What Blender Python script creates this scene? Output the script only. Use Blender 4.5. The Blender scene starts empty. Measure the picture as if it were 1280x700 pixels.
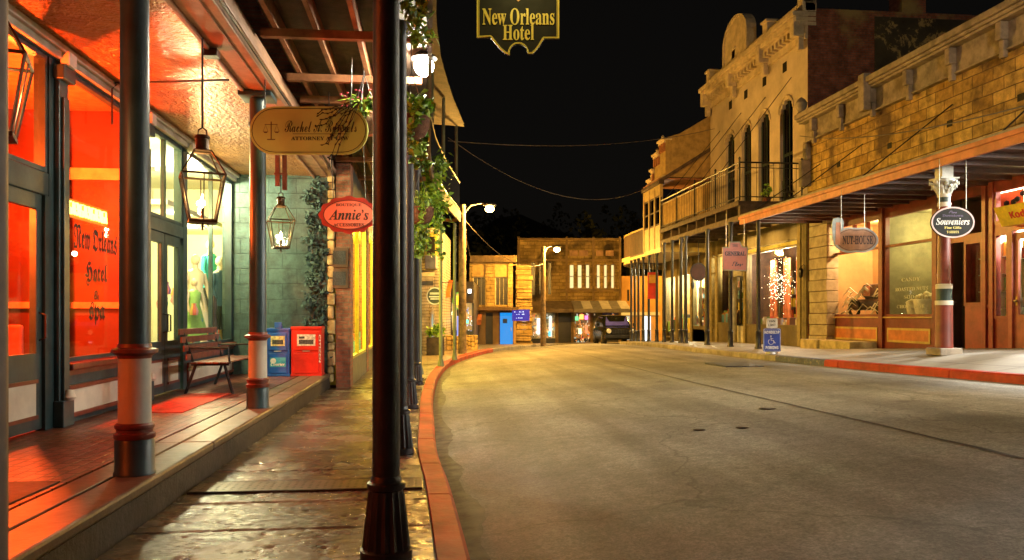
import bpy, bmesh, math, random
from mathutils import Vector, Matrix
R = math.radians
random.seed(11)
SC = bpy.context.scene
COL = SC.collection
# ---------------------------------------------------------------- camera geometry
F, H, HY = 995.0, 1.35, 395.0
TH = math.atan(0.105)
CS, SN = math.cos(TH), math.sin(TH)
CF = Matrix.Rotation(-TH, 4, 'Z')            # frame parallel to the picture plane: (across, depth, up)
def CX(px, D): return (px-640)/F*D
def CZ(py, D): return H-(py-HY)/F*D
def C2W(xc, d): return (xc*CS+d*SN, -xc*SN+d*CS)
def DX(px, xf):                                # depth at which the view column px meets the street plane x = xf
    k = (px-640)/F
    return xf/(k*CS+SN)
def YX(px, xf):
    k = (px-640)/F
    return DX(px, xf)*(-k*SN+CS)
def ZX(px, py, xf): return CZ(py, DX(px, xf))
def XY(px, y0):
    k = (px-640)/F
    D = y0/(-k*SN+CS)
    return D*(k*CS+SN)
def ZY(px, py, y0):
    k = (px-640)/F
    return CZ(py, y0/(-k*SN+CS))

# ---------------------------------------------------------------- materials
MATS = {}
def nmat(name):
    m = bpy.data.materials.new(name); m.use_nodes = True
    nt = m.node_tree; b = nt.nodes['Principled BSDF']
    return m, nt, b
def coords(nt, axis='xyz', scale=1.0):
    tc = nt.nodes.new('ShaderNodeTexCoord')
    if axis == 'xyz':
        mp = nt.nodes.new('ShaderNodeMapping'); mp.inputs['Scale'].default_value = (scale,)*3
        nt.links.new(tc.outputs['Object'], mp.inputs['Vector']); return mp.outputs['Vector']
    sp = nt.nodes.new('ShaderNodeSeparateXYZ'); cb = nt.nodes.new('ShaderNodeCombineXYZ')
    nt.links.new(tc.outputs['Object'], sp.inputs[0])
    nt.links.new(sp.outputs['XYZ'.index(axis[0].upper())], cb.inputs[0])
    nt.links.new(sp.outputs['XYZ'.index(axis[1].upper())], cb.inputs[1])
    mp = nt.nodes.new('ShaderNodeMapping'); mp.inputs['Scale'].default_value = (scale,)*3
    nt.links.new(cb.outputs[0], mp.inputs['Vector']); return mp.outputs['Vector']
def noise(nt, vec, scale, detail=6, rough=.6, dist=0):
    n = nt.nodes.new('ShaderNodeTexNoise'); n.inputs['Scale'].default_value = scale
    n.inputs['Detail'].default_value = detail; n.inputs['Roughness'].default_value = rough
    n.inputs['Distortion'].default_value = dist
    nt.links.new(vec, n.inputs['Vector']); return n.outputs['Fac']
def ramp(nt, fac, stops):
    r = nt.nodes.new('ShaderNodeValToRGB'); e = r.color_ramp.elements
    e[0].position, e[0].color = stops[0][0], tuple(stops[0][1])+(1,)
    e[1].position, e[1].color = stops[-1][0], tuple(stops[-1][1])+(1,)
    for p, c in stops[1:-1]:
        x = e.new(p); x.color = tuple(c)+(1,)
    nt.links.new(fac, r.inputs[0]); return r.outputs[0]
def mix(nt, a, b, fac, mode='MIX'):
    m = nt.nodes.new('ShaderNodeMix'); m.data_type = 'RGBA'; m.blend_type = mode
    for sock, v in ((m.inputs[6], a), (m.inputs[7], b), (m.inputs[0], fac)):
        if hasattr(v, 'links'): nt.links.new(v, sock)
        elif isinstance(v, (int, float)): sock.default_value = v
        else: sock.default_value = tuple(v)+(1,)
    return m.outputs[2]
def bump(nt, b, height, strength=.3, dist=.02):
    bp = nt.nodes.new('ShaderNodeBump'); bp.inputs['Strength'].default_value = strength
    bp.inputs['Distance'].default_value = dist
    nt.links.new(height, bp.inputs['Height']); nt.links.new(bp.outputs[0], b.inputs['Normal'])
def paint(name, col, rough=.5, metal=0, var=.25, scale=3, bmp=.1, wear=None, wamt=.62, spec=.5):
    """painted / plain surface with mottling, roughness variation, optional worn spots"""
    if name in MATS: return MATS[name]
    m, nt, b = nmat(name); v = coords(nt)
    n = noise(nt, v, scale, 8, .65)
    lo = [c*(1-var) for c in col]; hi = [min(1, c*(1+var)) for c in col]
    c = ramp(nt, n, [(.38, lo), (.62, hi)])
    if wear:
        w = noise(nt, v, scale*4, 10, .75, .4)
        wf = ramp(nt, w, [(wamt, (0, 0, 0)), (wamt+.05, (1, 1, 1))])
        c = mix(nt, c, wear, wf)
    nt.links.new(c, b.inputs['Base Color'])
    rr = nt.nodes.new('ShaderNodeMapRange'); rr.inputs[3].default_value = max(.03, rough-.1); rr.inputs[4].default_value = min(1, rough+.15)
    nt.links.new(noise(nt, v, scale*3, 5), rr.inputs[0]); nt.links.new(rr.outputs[0], b.inputs['Roughness'])
    b.inputs['Metallic'].default_value = metal
    b.inputs['Specular IOR Level'].default_value = spec
    if bmp: bump(nt, b, noise(nt, v, scale*8, 6), bmp, .01)
    MATS[name] = m; return m
def blocks(name, axis, bw, bh, c1, c2, mortar, msize=.012, rough=.85, bmp=.6, dist=.02, nscale=5, stain=None, offset=.5, squash=1, dirt=None, gloss=None):
    """brick / block masonry laid along two object axes"""
    if name in MATS: return MATS[name]
    m, nt, b = nmat(name); v = coords(nt, axis)
    wob = nt.nodes.new('ShaderNodeTexNoise'); wob.inputs['Scale'].default_value = 2.2
    nt.links.new(v, wob.inputs['Vector'])
    vm = nt.nodes.new('ShaderNodeVectorMath'); vm.operation = 'MULTIPLY_ADD'
    vm.inputs[1].default_value = (bh*.18, bh*.12, 0)
    nt.links.new(wob.outputs['Color'], vm.inputs[0]); nt.links.new(v, vm.inputs[2])
    br = nt.nodes.new('ShaderNodeTexBrick'); br.inputs['Scale'].default_value = 1
    br.inputs['Brick Width'].default_value = bw; br.inputs['Row Height'].default_value = bh
    br.inputs['Mortar Size'].default_value = msize; br.inputs['Mortar Smooth'].default_value = .4
    br.inputs['Color1'].default_value = tuple(c1)+(1,); br.inputs['Color2'].default_value = tuple(c2)+(1,)
    br.inputs['Mortar'].default_value = tuple(mortar)+(1,); br.offset = offset
    nt.links.new(vm.outputs[0], br.inputs['Vector'])
    v3 = coords(nt)
    n = noise(nt, v3, nscale, 10, .7)
    c = mix(nt, br.outputs['Color'], ramp(nt, n, [(.34, (.35, .35, .35)), (.66, (1.55, 1.55, 1.55))]), .8, 'MULTIPLY')
    if stain:
        sf = ramp(nt, noise(nt, v3, stain[1], 5, .55), [(stain[2], (0, 0, 0)), (stain[2]+.1, (1, 1, 1))])
        c = mix(nt, c, stain[0], sf)
    nt.links.new(c, b.inputs['Base Color'])
    hh = nt.nodes.new('ShaderNodeMath'); hh.operation = 'MULTIPLY_ADD'
    hh.inputs[1].default_value = -1.2; nt.links.new(br.outputs['Fac'], hh.inputs[0]); nt.links.new(noise(nt, v3, nscale*4, 8, .7), hh.inputs[2])
    bump(nt, b, hh.outputs[0], bmp, dist)
    if gloss:
        rr = nt.nodes.new('ShaderNodeMapRange'); rr.inputs[1].default_value = .35; rr.inputs[2].default_value = .65
        rr.inputs[3].default_value = gloss; rr.inputs[4].default_value = rough
        nt.links.new(noise(nt, v3, 2.3, 5), rr.inputs[0]); nt.links.new(rr.outputs[0], b.inputs['Roughness'])
    else: b.inputs['Roughness'].default_value = rough
    MATS[name] = m; return m
def emit(name, col, s):
    if name in MATS: return MATS[name]
    m, nt, b = nmat(name)
    b.inputs['Base Color'].default_value = (0, 0, 0, 1)
    b.inputs['Emission Color'].default_value = tuple(col)+(1,); b.inputs['Emission Strength'].default_value = s
    MATS[name] = m; return m
def glass(name='glass_pane', tint=(1, 1, 1), refl=.05, rough=.02):
    if name in MATS: return MATS[name]
    m = bpy.data.materials.new(name); m.use_nodes = True; nt = m.node_tree; nt.nodes.clear()
    o = nt.nodes.new('ShaderNodeOutputMaterial'); t = nt.nodes.new('ShaderNodeBsdfTransparent'); g = nt.nodes.new('ShaderNodeBsdfGlossy')
    t.inputs[0].default_value = tuple(tint)+(1,); g.inputs['Roughness'].default_value = rough
    lw = nt.nodes.new('ShaderNodeLayerWeight'); lw.inputs[0].default_value = .35
    mr = nt.nodes.new('ShaderNodeMapRange'); mr.inputs[3].default_value = refl; mr.inputs[4].default_value = .3
    nt.links.new(lw.outputs['Fresnel'], mr.inputs[0])
    ge = nt.nodes.new('ShaderNodeNewGeometry'); bf = nt.nodes.new('ShaderNodeMath'); bf.operation = 'SUBTRACT'; bf.inputs[0].default_value = 1; nt.links.new(ge.outputs['Backfacing'], bf.inputs[1])
    ml = nt.nodes.new('ShaderNodeMath'); ml.operation = 'MULTIPLY'; nt.links.new(mr.outputs[0], ml.inputs[0]); nt.links.new(bf.outputs[0], ml.inputs[1])
    mx = nt.nodes.new('ShaderNodeMixShader'); nt.links.new(ml.outputs[0], mx.inputs[0]); nt.links.new(t.outputs[0], mx.inputs[1]); nt.links.new(g.outputs[0], mx.inputs[2])
    nt.links.new(mx.outputs[0], o.inputs[0]); MATS[name] = m; return m
def island(name, palette, rough=.6, emitstr=0):
    """each loose piece of the mesh takes its own colour (mixed goods, leaves)"""
    if name in MATS: return MATS[name]
    m, nt, b = nmat(name); g = nt.nodes.new('ShaderNodeNewGeometry')
    r = nt.nodes.new('ShaderNodeValToRGB'); r.color_ramp.interpolation = 'CONSTANT'; e = r.color_ramp.elements
    n = len(palette)
    e[0].color = tuple(palette[0])+(1,); e[1].position = 1/n; e[1].color = tuple(palette[1])+(1,)
    for i in range(2, n):
        x = e.new(i/n); x.color = tuple(palette[i])+(1,)
    nt.links.new(g.outputs['Random Per Island'], r.inputs[0]); nt.links.new(r.outputs[0], b.inputs['Base Color'])
    b.inputs['Roughness'].default_value = rough
    if emitstr:
        nt.links.new(r.outputs[0], b.inputs['Emission Color']); b.inputs['Emission Strength'].default_value = emitstr
    MATS[name] = m; return m

# ---------------------------------------------------------------- mesh builder
def smooth_flag(me, ang=40):
    for p in me.polygons: p.use_smooth = True
    try: me.set_sharp_from_angle(angle=R(ang))
    except Exception: pass
SPLIT = {'pilaster','capital_block','shopfront_pier','transom_bar','corner_ornament','shopfront_post','chain','vent_hole','parapet_panel','ground_floor_pier','stone_pier','bracket','stall_riser','side_window','boot','tan_panel','cream_ring','dark_band','porch_panel','wheel','lower_panel','pier','curtain','upper_post','edge_bar','stone_quoin_','rafter','panel','marks_','finial','mirror','dark_transom','window_sill','board_','transom_mullion','conduit','ledge','pilaster_strip','step','shopfront','handrail','letters_','panel_moulding','interior_wall_','arch_head','dentil'}
class MB:
    def __init__(s, M=None): s.v = []; s.f = []; s.M = M; s.sm = False
    def add(s, vs, fs, M=None):
        o = len(s.v); T = s.M if M is None else (s.M @ M if s.M is not None else M)
        for p in vs:
            p = Vector(p); s.v.append(T @ p if T is not None else p)
        for f in fs: s.f.append([i+o for i in f])
        return s
    def box(s, x0, x1, y0, y1, z0, z1, bev=0, M=None):
        if x0 > x1: x0, x1 = x1, x0
        if y0 > y1: y0, y1 = y1, y0
        if z0 > z1: z0, z1 = z1, z0
        if bev <= 0:
            v = [(x0,y0,z0),(x1,y0,z0),(x1,y1,z0),(x0,y1,z0),(x0,y0,z1),(x1,y0,z1),(x1,y1,z1),(x0,y1,z1)]
            f = [(3,2,1,0),(4,5,6,7),(0,1,5,4),(1,2,6,5),(2,3,7,6),(3,0,4,7)]
            return s.add(v, f, M)
        bm = bmesh.new(); bmesh.ops.create_cube(bm, size=1)
        for q in bm.verts: q.co = Vector((x0+(q.co.x+.5)*(x1-x0), y0+(q.co.y+.5)*(y1-y0), z0+(q.co.z+.5)*(z1-z0)))
        bev = min(bev, .45*min(x1-x0, y1-y0, z1-z0))
        bmesh.ops.bevel(bm, geom=bm.edges[:], offset=bev, segments=2, affect='EDGES', profile=.5)
        return s.frombm(bm, M)
    def frombm(s, bm, M=None):
        bm.verts.ensure_lookup_table()
        for i, q in enumerate(bm.verts): q.index = i
        s.add([q.co.copy() for q in bm.verts], [[q.index for q in f.verts] for f in bm.faces], M); bm.free(); return s
    def lathe(s, prof, c=(0,0,0), n=20, M=None, cap=True, flute=0, fl=(0,0)):
        vs = []; fs = []; s.sm = True
        for (r, z) in prof:
            for i in range(n):
                a = 2*math.pi*i/n; rr = r
                if flute and fl[0] <= z <= fl[1] and i % 2: rr = r*(1-flute)
                vs.append((c[0]+rr*math.cos(a), c[1]+rr*math.sin(a), c[2]+z))
        for j in range(len(prof)-1):
            for i in range(n):
                k = (i+1) % n
                fs.append((j*n+i, j*n+k, (j+1)*n+k, (j+1)*n+i))
        if cap:
            fs.append(tuple(range(n))[::-1]); fs.append(tuple((len(prof)-1)*n+i for i in range(n)))
        return s.add(vs, fs, M)
    def tube(s, pts, r, n=6, M=None, cap=True):
        pts = [Vector(p) for p in pts]; vs = []; fs = []; s.sm = True
        rs = r if isinstance(r, (list, tuple)) else [r]*len(pts)
        for i, p in enumerate(pts):
            d = (pts[min(i+1, len(pts)-1)]-pts[max(i-1, 0)])
            if d.length < 1e-9: d = Vector((0,0,1))
            d.normalize(); up = Vector((0,0,1)) if abs(d.z) < .9 else Vector((1,0,0))
            a = d.cross(up).normalized(); b = d.cross(a)
            for k in range(n):
                t = 2*math.pi*k/n; vs.append(p+(a*math.cos(t)+b*math.sin(t))*rs[i])
        for i in range(len(pts)-1):
            for k in range(n):
                q = (k+1) % n; fs.append((i*n+k, i*n+q, (i+1)*n+q, (i+1)*n+k))
        if cap: fs.append(tuple(range(n))[::-1]); fs.append(tuple((len(pts)-1)*n+i for i in range(n)))
        return s.add(vs, fs, M)
    def sphere(s, c, r, n=12, sc=(1,1,1), M=None):
        s.sm = True
        prof = [(max(1e-4, r*math.sin(math.pi*j/(n//2))), -r*math.cos(math.pi*j/(n//2))) for j in range(n//2+1)]
        vs = []; fs = []
        for (rr, z) in prof:
            for i in range(n):
                a = 2*math.pi*i/n; vs.append((c[0]+rr*math.cos(a)*sc[0], c[1]+rr*math.sin(a)*sc[1], c[2]+z*sc[2]))
        for j in range(len(prof)-1):
            for i in range(n):
                k = (i+1) % n; fs.append((j*n+i, j*n+k, (j+1)*n+k, (j+1)*n+i))
        return s.add(vs, fs, M)
    def plate(s, poly, t, M=None):
        """polygon in local XY, thickness t along -Z .. 0"""
        n = len(poly); vs = [(x, y, 0) for x, y in poly]+[(x, y, -t) for x, y in poly]
        fs = [tuple(range(n)), tuple(range(2*n-1, n-1, -1))]
        for i in range(n):
            k = (i+1) % n; fs.append((i, n+i, n+k, k))
        return s.add(vs, fs, M)
    def ring(s, poly, w, t, M=None):
        """raised border strip following a closed polygon (scaled inwards by w), thickness t"""
        n = len(poly); cx = sum(p[0] for p in poly)/n; cy = sum(p[1] for p in poly)/n
        inn = []
        for i in range(n):
            a = Vector(poly[i-1]); b = Vector(poly[i]); c = Vector(poly[(i+1) % n])
            d1 = (b-a).normalized(); d2 = (c-b).normalized(); nn = Vector((-(d1+d2).y, (d1+d2).x))
            if nn.length < 1e-6: nn = Vector((-d1.y, d1.x))
            nn.normalize(); k = max(.5, nn.dot(Vector((-d1.y, d1.x)))); inn.append(b+nn*(w/k))
        vs = [(p[0], p[1], 0) for p in poly]+[(p[0], p[1], 0) for p in inn]+[(p[0], p[1], -t) for p in poly]+[(p[0], p[1], -t) for p in inn]
        fs = []
        for i in range(n):
            k = (i+1) % n
            fs += [(i, k, n+k, n+i), (2*n+i, i+0, k, 2*n+k)[::-1], (n+i, n+k, 3*n+k, 3*n+i), (2*n+i, 3*n+i, 3*n+k, 2*n+k)]
        return s.add(vs, fs, M)
    def build(s, name, mat, parent=None, **kw):
        if name in SPLIT and parent is not None:
            gs = s.groups(); o = None
            if len(gs) > 1:
                for v_, f_ in gs:
                    q = MB(); q.v = v_; q.f = f_; q.sm = s.sm; o = q.build1(name, mat, parent, **kw)
                return o
        return s.build1(name, mat, parent, **kw)
    def groups(s):
        n = len(s.v); par = list(range(n))
        def find(a):
            while par[a] != a: par[a] = par[par[a]]; a = par[a]
            return a
        for f in s.f:
            for i in f[1:]: par[find(i)] = find(f[0])
        isl = {}
        for i in range(n): isl.setdefault(find(i), []).append(i)
        B_ = []
        for k, ids in isl.items():
            P = [s.v[i] for i in ids]; B_.append([k, [min(p[j] for p in P)-.004 for j in range(3)], [max(p[j] for p in P)+.004 for j in range(3)]])
        up = {b[0]: b[0] for b in B_}
        def fu(a):
            while up[a] != a: a = up[a]
            return a
        for i in range(len(B_)):
            for j in range(i):
                if all(B_[i][1][q] <= B_[j][2][q] and B_[j][1][q] <= B_[i][2][q] for q in range(3)): up[fu(B_[i][0])] = fu(B_[j][0])
        out = {}
        for k, ids in isl.items(): out.setdefault(fu(k), []).extend(ids)
        res = []
        for ids in out.values():
            ids = sorted(ids); m = {v: i for i, v in enumerate(ids)}; st = set(ids)
            res.append(([s.v[i] for i in ids], [[m[i] for i in f] for f in s.f if f[0] in st]))
        return res
    def build1(s, name, mat, parent=None, **kw):
        L = Vector((0,0,0)); p = parent
        while p is not None: L += p.location; p = p.parent
        me = bpy.data.meshes.new(name)
        top = Vector(kw.get('origin', (0,0,0))) if parent is None else Vector((0,0,0))
        me.from_pydata([tuple(q-L-top) for q in s.v], [], s.f); me.update()
        bm = bmesh.new(); bm.from_mesh(me)
        if not kw.get('open'): bmesh.ops.recalc_face_normals(bm, faces=bm.faces[:])
        bm.to_mesh(me); bm.free()
        if s.sm: smooth_flag(me, kw.get('ang', 40))
        if mat: me.materials.append(mat)
        o = bpy.data.objects.new(name, me); COL.objects.link(o); o.location = top
        if parent: o.parent = parent
        return o
def tag(o, label=None, cat=None, group=None, kind=None):
    if label: o['label'] = label
    if cat: o['category'] = cat
    if group: o['group'] = group
    if kind: o['kind'] = kind
    return o
def thing(name, label, cat, loc, group=None):
    o = bpy.data.objects.new(name, None); COL.objects.link(o); o.location = loc
    o.empty_display_size = .2
    return tag(o, label, cat, group)
def copy_thing(root, loc, label):
    r = root.copy(); COL.objects.link(r); r.location = loc; r['label'] = label
    def rec(src, dst):
        for ch in [c for c in bpy.data.objects if c.parent == src and c is not dst]:
            c = ch.copy(); COL.objects.link(c); c.parent = dst; rec(ch, c)
    kids = [c for c in bpy.data.objects if c.parent == root]
    for ch in kids:
        c = ch.copy(); COL.objects.link(c); c.parent = r
        for g in [q for q in bpy.data.objects if q.parent == ch]:
            d = g.copy(); COL.objects.link(d); d.parent = c
    return r
# ---------------------------------------------------------------- lettering
def fancy(s, style):
    U, L = {'serif': (0x1D400, 0x1D41A), 'script': (0x1D4D0, 0x1D4EA), 'fraktur': (0x1D56C, 0x1D586), 'bi': (0x1D468, 0x1D482),
            'sans': (0x1D5D4, 0x1D5EE), 'plain': (65, 97), 'slant': (0x1D63C, 0x1D656)}[style]
    return ''.join(chr(U+ord(c)-65) if 'A' <= c <= 'Z' else chr(L+ord(c)-97) if 'a' <= c <= 'z' else c for c in s)
def text(mb, body, M, width=None, height=None, style='sans', ext=.004, offset=0, maxw=None):
    """flat lettering centred on M, fitted to a width and/or height"""
    cu = bpy.data.curves.new('t', 'FONT'); cu.body = fancy(body, style); cu.size = 1; cu.extrude = 0; cu.offset = offset
    cu.resolution_u = 3
    ob = bpy.data.objects.new('t', cu); COL.objects.link(ob)
    dg = bpy.context.evaluated_depsgraph_get(); me = bpy.data.meshes.new_from_object(ob.evaluated_get(dg))
    vs = [v.co.copy() for v in me.vertices]; fs = [list(p.vertices) for p in me.polygons]
    bpy.data.objects.remove(ob); bpy.data.curves.remove(cu); bpy.data.meshes.remove(me)
    x0 = min(v.x for v in vs); x1 = max(v.x for v in vs); y0 = min(v.y for v in vs); y1 = max(v.y for v in vs)
    sx = width/(x1-x0) if width else None; sy = height/(y1-y0) if height else None
    sx = sx or sy; sy = sy or sx
    out = [Vector(((v.x-(x0+x1)/2)*sx, (v.y-(y0+y1)/2)*sy, 0)) for v in vs]
    n = len(out)
    if ext:
        edges = {}
        for f in fs:
            for i in range(len(f)):
                a, b = f[i], f[(i+1) % len(f)]; edges[(a, b)] = 1
        side = [(a, b, b+n, a+n) for (a, b) in edges if (b, a) not in edges]
        top = [Vector((v.x, v.y, ext)) for v in out]
        mb.add(top+out, [f for f in fs]+[(s_[0], s_[3], s_[2], s_[1]) for s_ in side], M)
    else: mb.add(out, fs, M)
def frame(o, X, Y):
    X = Vector(X).normalized(); Y = Vector(Y).normalized(); Z = X.cross(Y)
    m = Matrix.Identity(4)
    for i in range(3): m[i][0], m[i][1], m[i][2], m[i][3] = X[i], Y[i], Z[i], o[i]
    return m
def front(x, y, z, yaw=0): return frame((x, y, z), (math.cos(R(yaw)), math.sin(R(yaw)), 0), (0, 0, 1))     # faces -y
def left_face(x, y, z): return frame((x, y, z), (0, 1, 0), (0, 0, 1))                                       # faces +x
def right_face(x, y, z): return frame((x, y, z), (0, -1, 0), (0, 0, 1))                                     # faces -x
def ellipse(a, b, n=40): return [(a*math.cos(2*math.pi*i/n), b*math.sin(2*math.pi*i/n)) for i in range(n)]
def lamp_point(name, loc, col, W_, r=.1):
    l = bpy.data.lights.new(name, 'POINT'); l.color = col; l.energy = W_; l.shadow_soft_size = r
    o = bpy.data.objects.new(name, l); COL.objects.link(o); o.location = loc; return o
def lamp_area(name, loc, d, col, W_, sx, sy):
    l = bpy.data.lights.new(name, 'AREA'); l.color = col; l.energy = W_; l.shape = 'RECTANGLE'; l.size = sx; l.size_y = sy
    o = bpy.data.objects.new(name, l); COL.objects.link(o); o.location = loc
    o.rotation_euler = Vector(d).to_track_quat('-Z', 'Y').to_euler(); return o
def lamp_spot(name, loc, d, col, W_, ang=120, blend=.6, r=.08):
    l = bpy.data.lights.new(name, 'SPOT'); l.color = col; l.energy = W_; l.spot_size = R(ang); l.spot_blend = blend; l.shadow_soft_size = r
    o = bpy.data.objects.new(name, l); COL.objects.link(o); o.location = loc
    o.rotation_euler = Vector(d).to_track_quat('-Z', 'Y').to_euler(); return o

# palette
TEAL = paint('dark_teal_paint', (.022, .05, .062), .38, var=.3, scale=2.5, bmp=.12)
BROWN = paint('brown_trim_paint', (.16, .035, .02), .35, var=.3, scale=3)
CREAM = paint('cream_paint', (.62, .58, .48), .5, var=.12, scale=2, wear=(.4, .33, .22), wamt=.68)
BLACK = paint('black_iron_paint', (.014, .014, .017), .38, var=.4, scale=6, bmp=.3, wear=(.05, .028, .018), wamt=.66)
DKWOOD = paint('dark_weathered_wood', (.07, .045, .03), .7, var=.4, scale=4, bmp=.4)
WOOD = paint('joist_wood', (.3, .13, .06), .65, var=.3, scale=4, bmp=.3)
STEEL = paint('galvanised_metal', (.35, .34, .32), .4, metal=.8, scale=5)
GLASS = glass()
# ================================================================ SETTING
def cw(px, py, z):                               # ground point under pixel at known level
    D = (H-z)*F/(py-HY); x, y = C2W(CX(px, D), D); return (x, y, z)
K0 = cw(584,700,-.15); K1 = cw(562,620,-.15)
def ext(t): return (K0[0]+(K0[0]-K1[0])*t*.8, K0[1]+(K0[1]-K1[1])*t, -.15)
LK = [ext(9), ext(4), ext(1.6), K0, K1, cw(548,580,-.15), cw(544,540,-.15), cw(542,500,-.15), cw(550,472,-.15), cw(567,456,-.15),
      cw(600,444,-.15), cw(628,438.2,-.19), cw(665,434.4,-.3), cw(702,432.6,-.43), cw(745,431.6,-.57), (22,60,-.66), (45,63,-.7)]
RK = [(8.9,-14,.75), (8.9,-5,.6), (8.9,1,.5), (8.9,5,.43), (8.9,8,.38), (8.9,10,.34), (8.9,12,.30), (8.9,16,.23), (8.9,21,.17), (8.95,26,.13),
      (9.25,32,.08), (9.6,37,-.02), (10.0,41,-.14), (11.1,45,-.27), (13.4,47.5,-.36), (22,50,-.5), (45,53,-.6)]
def cr(P, t):                                    # catmull-rom through control points
    i = min(int(t), len(P)-2); u = t-i
    p = [Vector(P[max(0, min(len(P)-1, i+k))]) for k in (-1, 0, 1, 2)]
    return .5*((2*p[1])+(-p[0]+p[2])*u+(2*p[0]-5*p[1]+4*p[2]-p[3])*u*u+(-p[0]+3*p[1]-3*p[2]+p[3])*u**3)
NS = (len(LK)-1)*8
LL = [cr(LK, i/8) for i in range(NS+1)]; RR = [cr(RK, i/8) for i in range(NS+1)]
def interp(tab, y):
    if y <= tab[0][0]: return tab[0][1]
    for a, b in zip(tab, tab[1:]):
        if y <= b[0]: return a[1]+(b[1]-a[1])*(y-a[0])/(b[0]-a[0])
    return tab[-1][1]
def loft(A, B, n=1, zf=None):
    vs = []; fs = []
    for a, b in zip(A, B):
        for j in range(n+1):
            t = j/n; p = a.lerp(b, t)
            if zf: p.z += zf(t)
            vs.append(p)
    for i in range(len(A)-1):
        for j in range(n):
            q = i*(n+1)+j; fs.append((q, q+1, q+n+2, q+n+1))
    return vs, fs
def nrm(P, i, side):                             # horizontal offset direction of a polyline
    d = P[min(i+1, len(P)-1)]-P[max(i-1, 0)]; d.z = 0; d.normalize()
    return Vector((-d.y, d.x, 0))*side
# ground sheet
m, nt, b = nmat('dark_earth'); v = coords(nt)
nt.links.new(ramp(nt, noise(nt, v, .5), [(.3, (.02, .022, .012)), (.7, (.05, .045, .03))]), b.inputs[0]); b.inputs['Roughness'].default_value = .95
g = MB(); g.add([(-400,-200,-1.2),(400,-200,-1.2),(400,500,-1.2),(-400,500,-1.2)], [(0,1,2,3)]); tag(g.build('ground', m, open=1), kind='structure')
# road: worn concrete / asphalt with seams, patches, oil
m, nt, b = nmat('worn_road_surface'); v = coords(nt)
n1 = noise(nt, v, .45, 8, .6, .3); n2 = noise(nt, v, 6, 10, .75); n3 = noise(nt, v, 55, 4, .7)
c = ramp(nt, n1, [(.36, (.17, .163, .145)), (.5, (.23, .222, .2)), (.64, (.29, .28, .255))])
c = mix(nt, c, ramp(nt, n2, [(.38, (.7, .7, .7)), (.62, (1.2, 1.2, 1.2))]), .7, 'MULTIPLY')
n4 = noise(nt, v, 22, 5, .8); c = mix(nt, c, ramp(nt, n4, [(.4, (.65, .65, .65)), (.6, (1.35, 1.35, 1.35))]), .6, 'MULTIPLY')
sm_ = nt.nodes.new('ShaderNodeMapping'); sm_.inputs['Scale'].default_value = (1.1, .07, 1); sm_.inputs['Rotation'].default_value = (0,0,R(14)); nt.links.new(v, sm_.inputs[0]); c = mix(nt, c, ramp(nt, noise(nt, sm_.outputs[0], 1.3, 4, .55), [(.38, (.62, .6, .58)), (.6, (1.15, 1.15, 1.12))]), .75, 'MULTIPLY')  # stretched dark bands paint the posts' shadow streaks into the road colour
c = mix(nt, c, ramp(nt, n3, [(.4, (.6, .6, .6)), (.6, (1.4, 1.4, 1.4))]), .6, 'MULTIPLY')
vo = nt.nodes.new('ShaderNodeTexVoronoi'); vo.feature = 'DISTANCE_TO_EDGE'; vo.inputs['Scale'].default_value = .3
wv = nt.nodes.new('ShaderNodeVectorMath'); wv.operation = 'MULTIPLY_ADD'; wv.inputs[1].default_value = (.9, .9, .9)
wn = nt.nodes.new('ShaderNodeTexNoise'); wn.inputs['Scale'].default_value = 1.4; wn.inputs['Detail'].default_value = 8; nt.links.new(v, wn.inputs['Vector'])
nt.links.new(wn.outputs['Color'], wv.inputs[0]); nt.links.new(v, wv.inputs[2]); nt.links.new(wv.outputs[0], vo.inputs['Vector'])
cf = ramp(nt, vo.outputs[0], [(0, (.55, .55, .55)), (.006, (0, 0, 0))])
c = mix(nt, c, (.04, .035, .03), cf)
st = ramp(nt, noise(nt, v, 1.3, 3, .5), [(.66, (0, 0, 0)), (.74, (.5, .5, .5))])
c = mix(nt, c, (.06, .05, .045), st)
nt.links.new(c, b.inputs[0])
mr = nt.nodes.new('ShaderNodeMapRange'); mr.inputs[3].default_value = .62; mr.inputs[4].default_value = .9
nt.links.new(n2, mr.inputs[0]); nt.links.new(mr.outputs[0], b.inputs['Roughness'])
bump(nt, b, mix(nt, n3, n4, .5), .7, .02)
ROADM = m
vs, fs = loft(LL, RR, 14, lambda t: .10*math.sin(math.pi*t))
g = MB(); g.add(vs, fs); g.sm = True; tag(g.build('road', ROADM, open=1), kind='structure')
def road_z(i, t): return LL[i].lerp(RR[i], t)+Vector((0, 0, .10*math.sin(math.pi*t)))
# long construction joint that runs along the road
seam = []
for i in range(20, NS-8):
    t = interp([(4,.5),(8,.52),(16,.53),(24,.53),(30,.42),(36,.3),(44,.22),(60,.2)], LL[i].y); p = road_z(i, t); seam.append(p+Vector((0,0,.004)))
g = MB(); vs = []
for i, p in enumerate(seam):
    w = .022+.012*random.random(); o = random.uniform(-.012, .012)
    vs += [p+Vector((-w+o,0,0)), p+Vector((w+o,0,0))]
g.add(vs, [(2*i, 2*i+1, 2*i+3, 2*i+2) for i in range(len(seam)-1)])
tag(g.build('road_joint', paint('joint_tar', (.03,.027,.024), .6), open=1), kind='structure')
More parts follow.
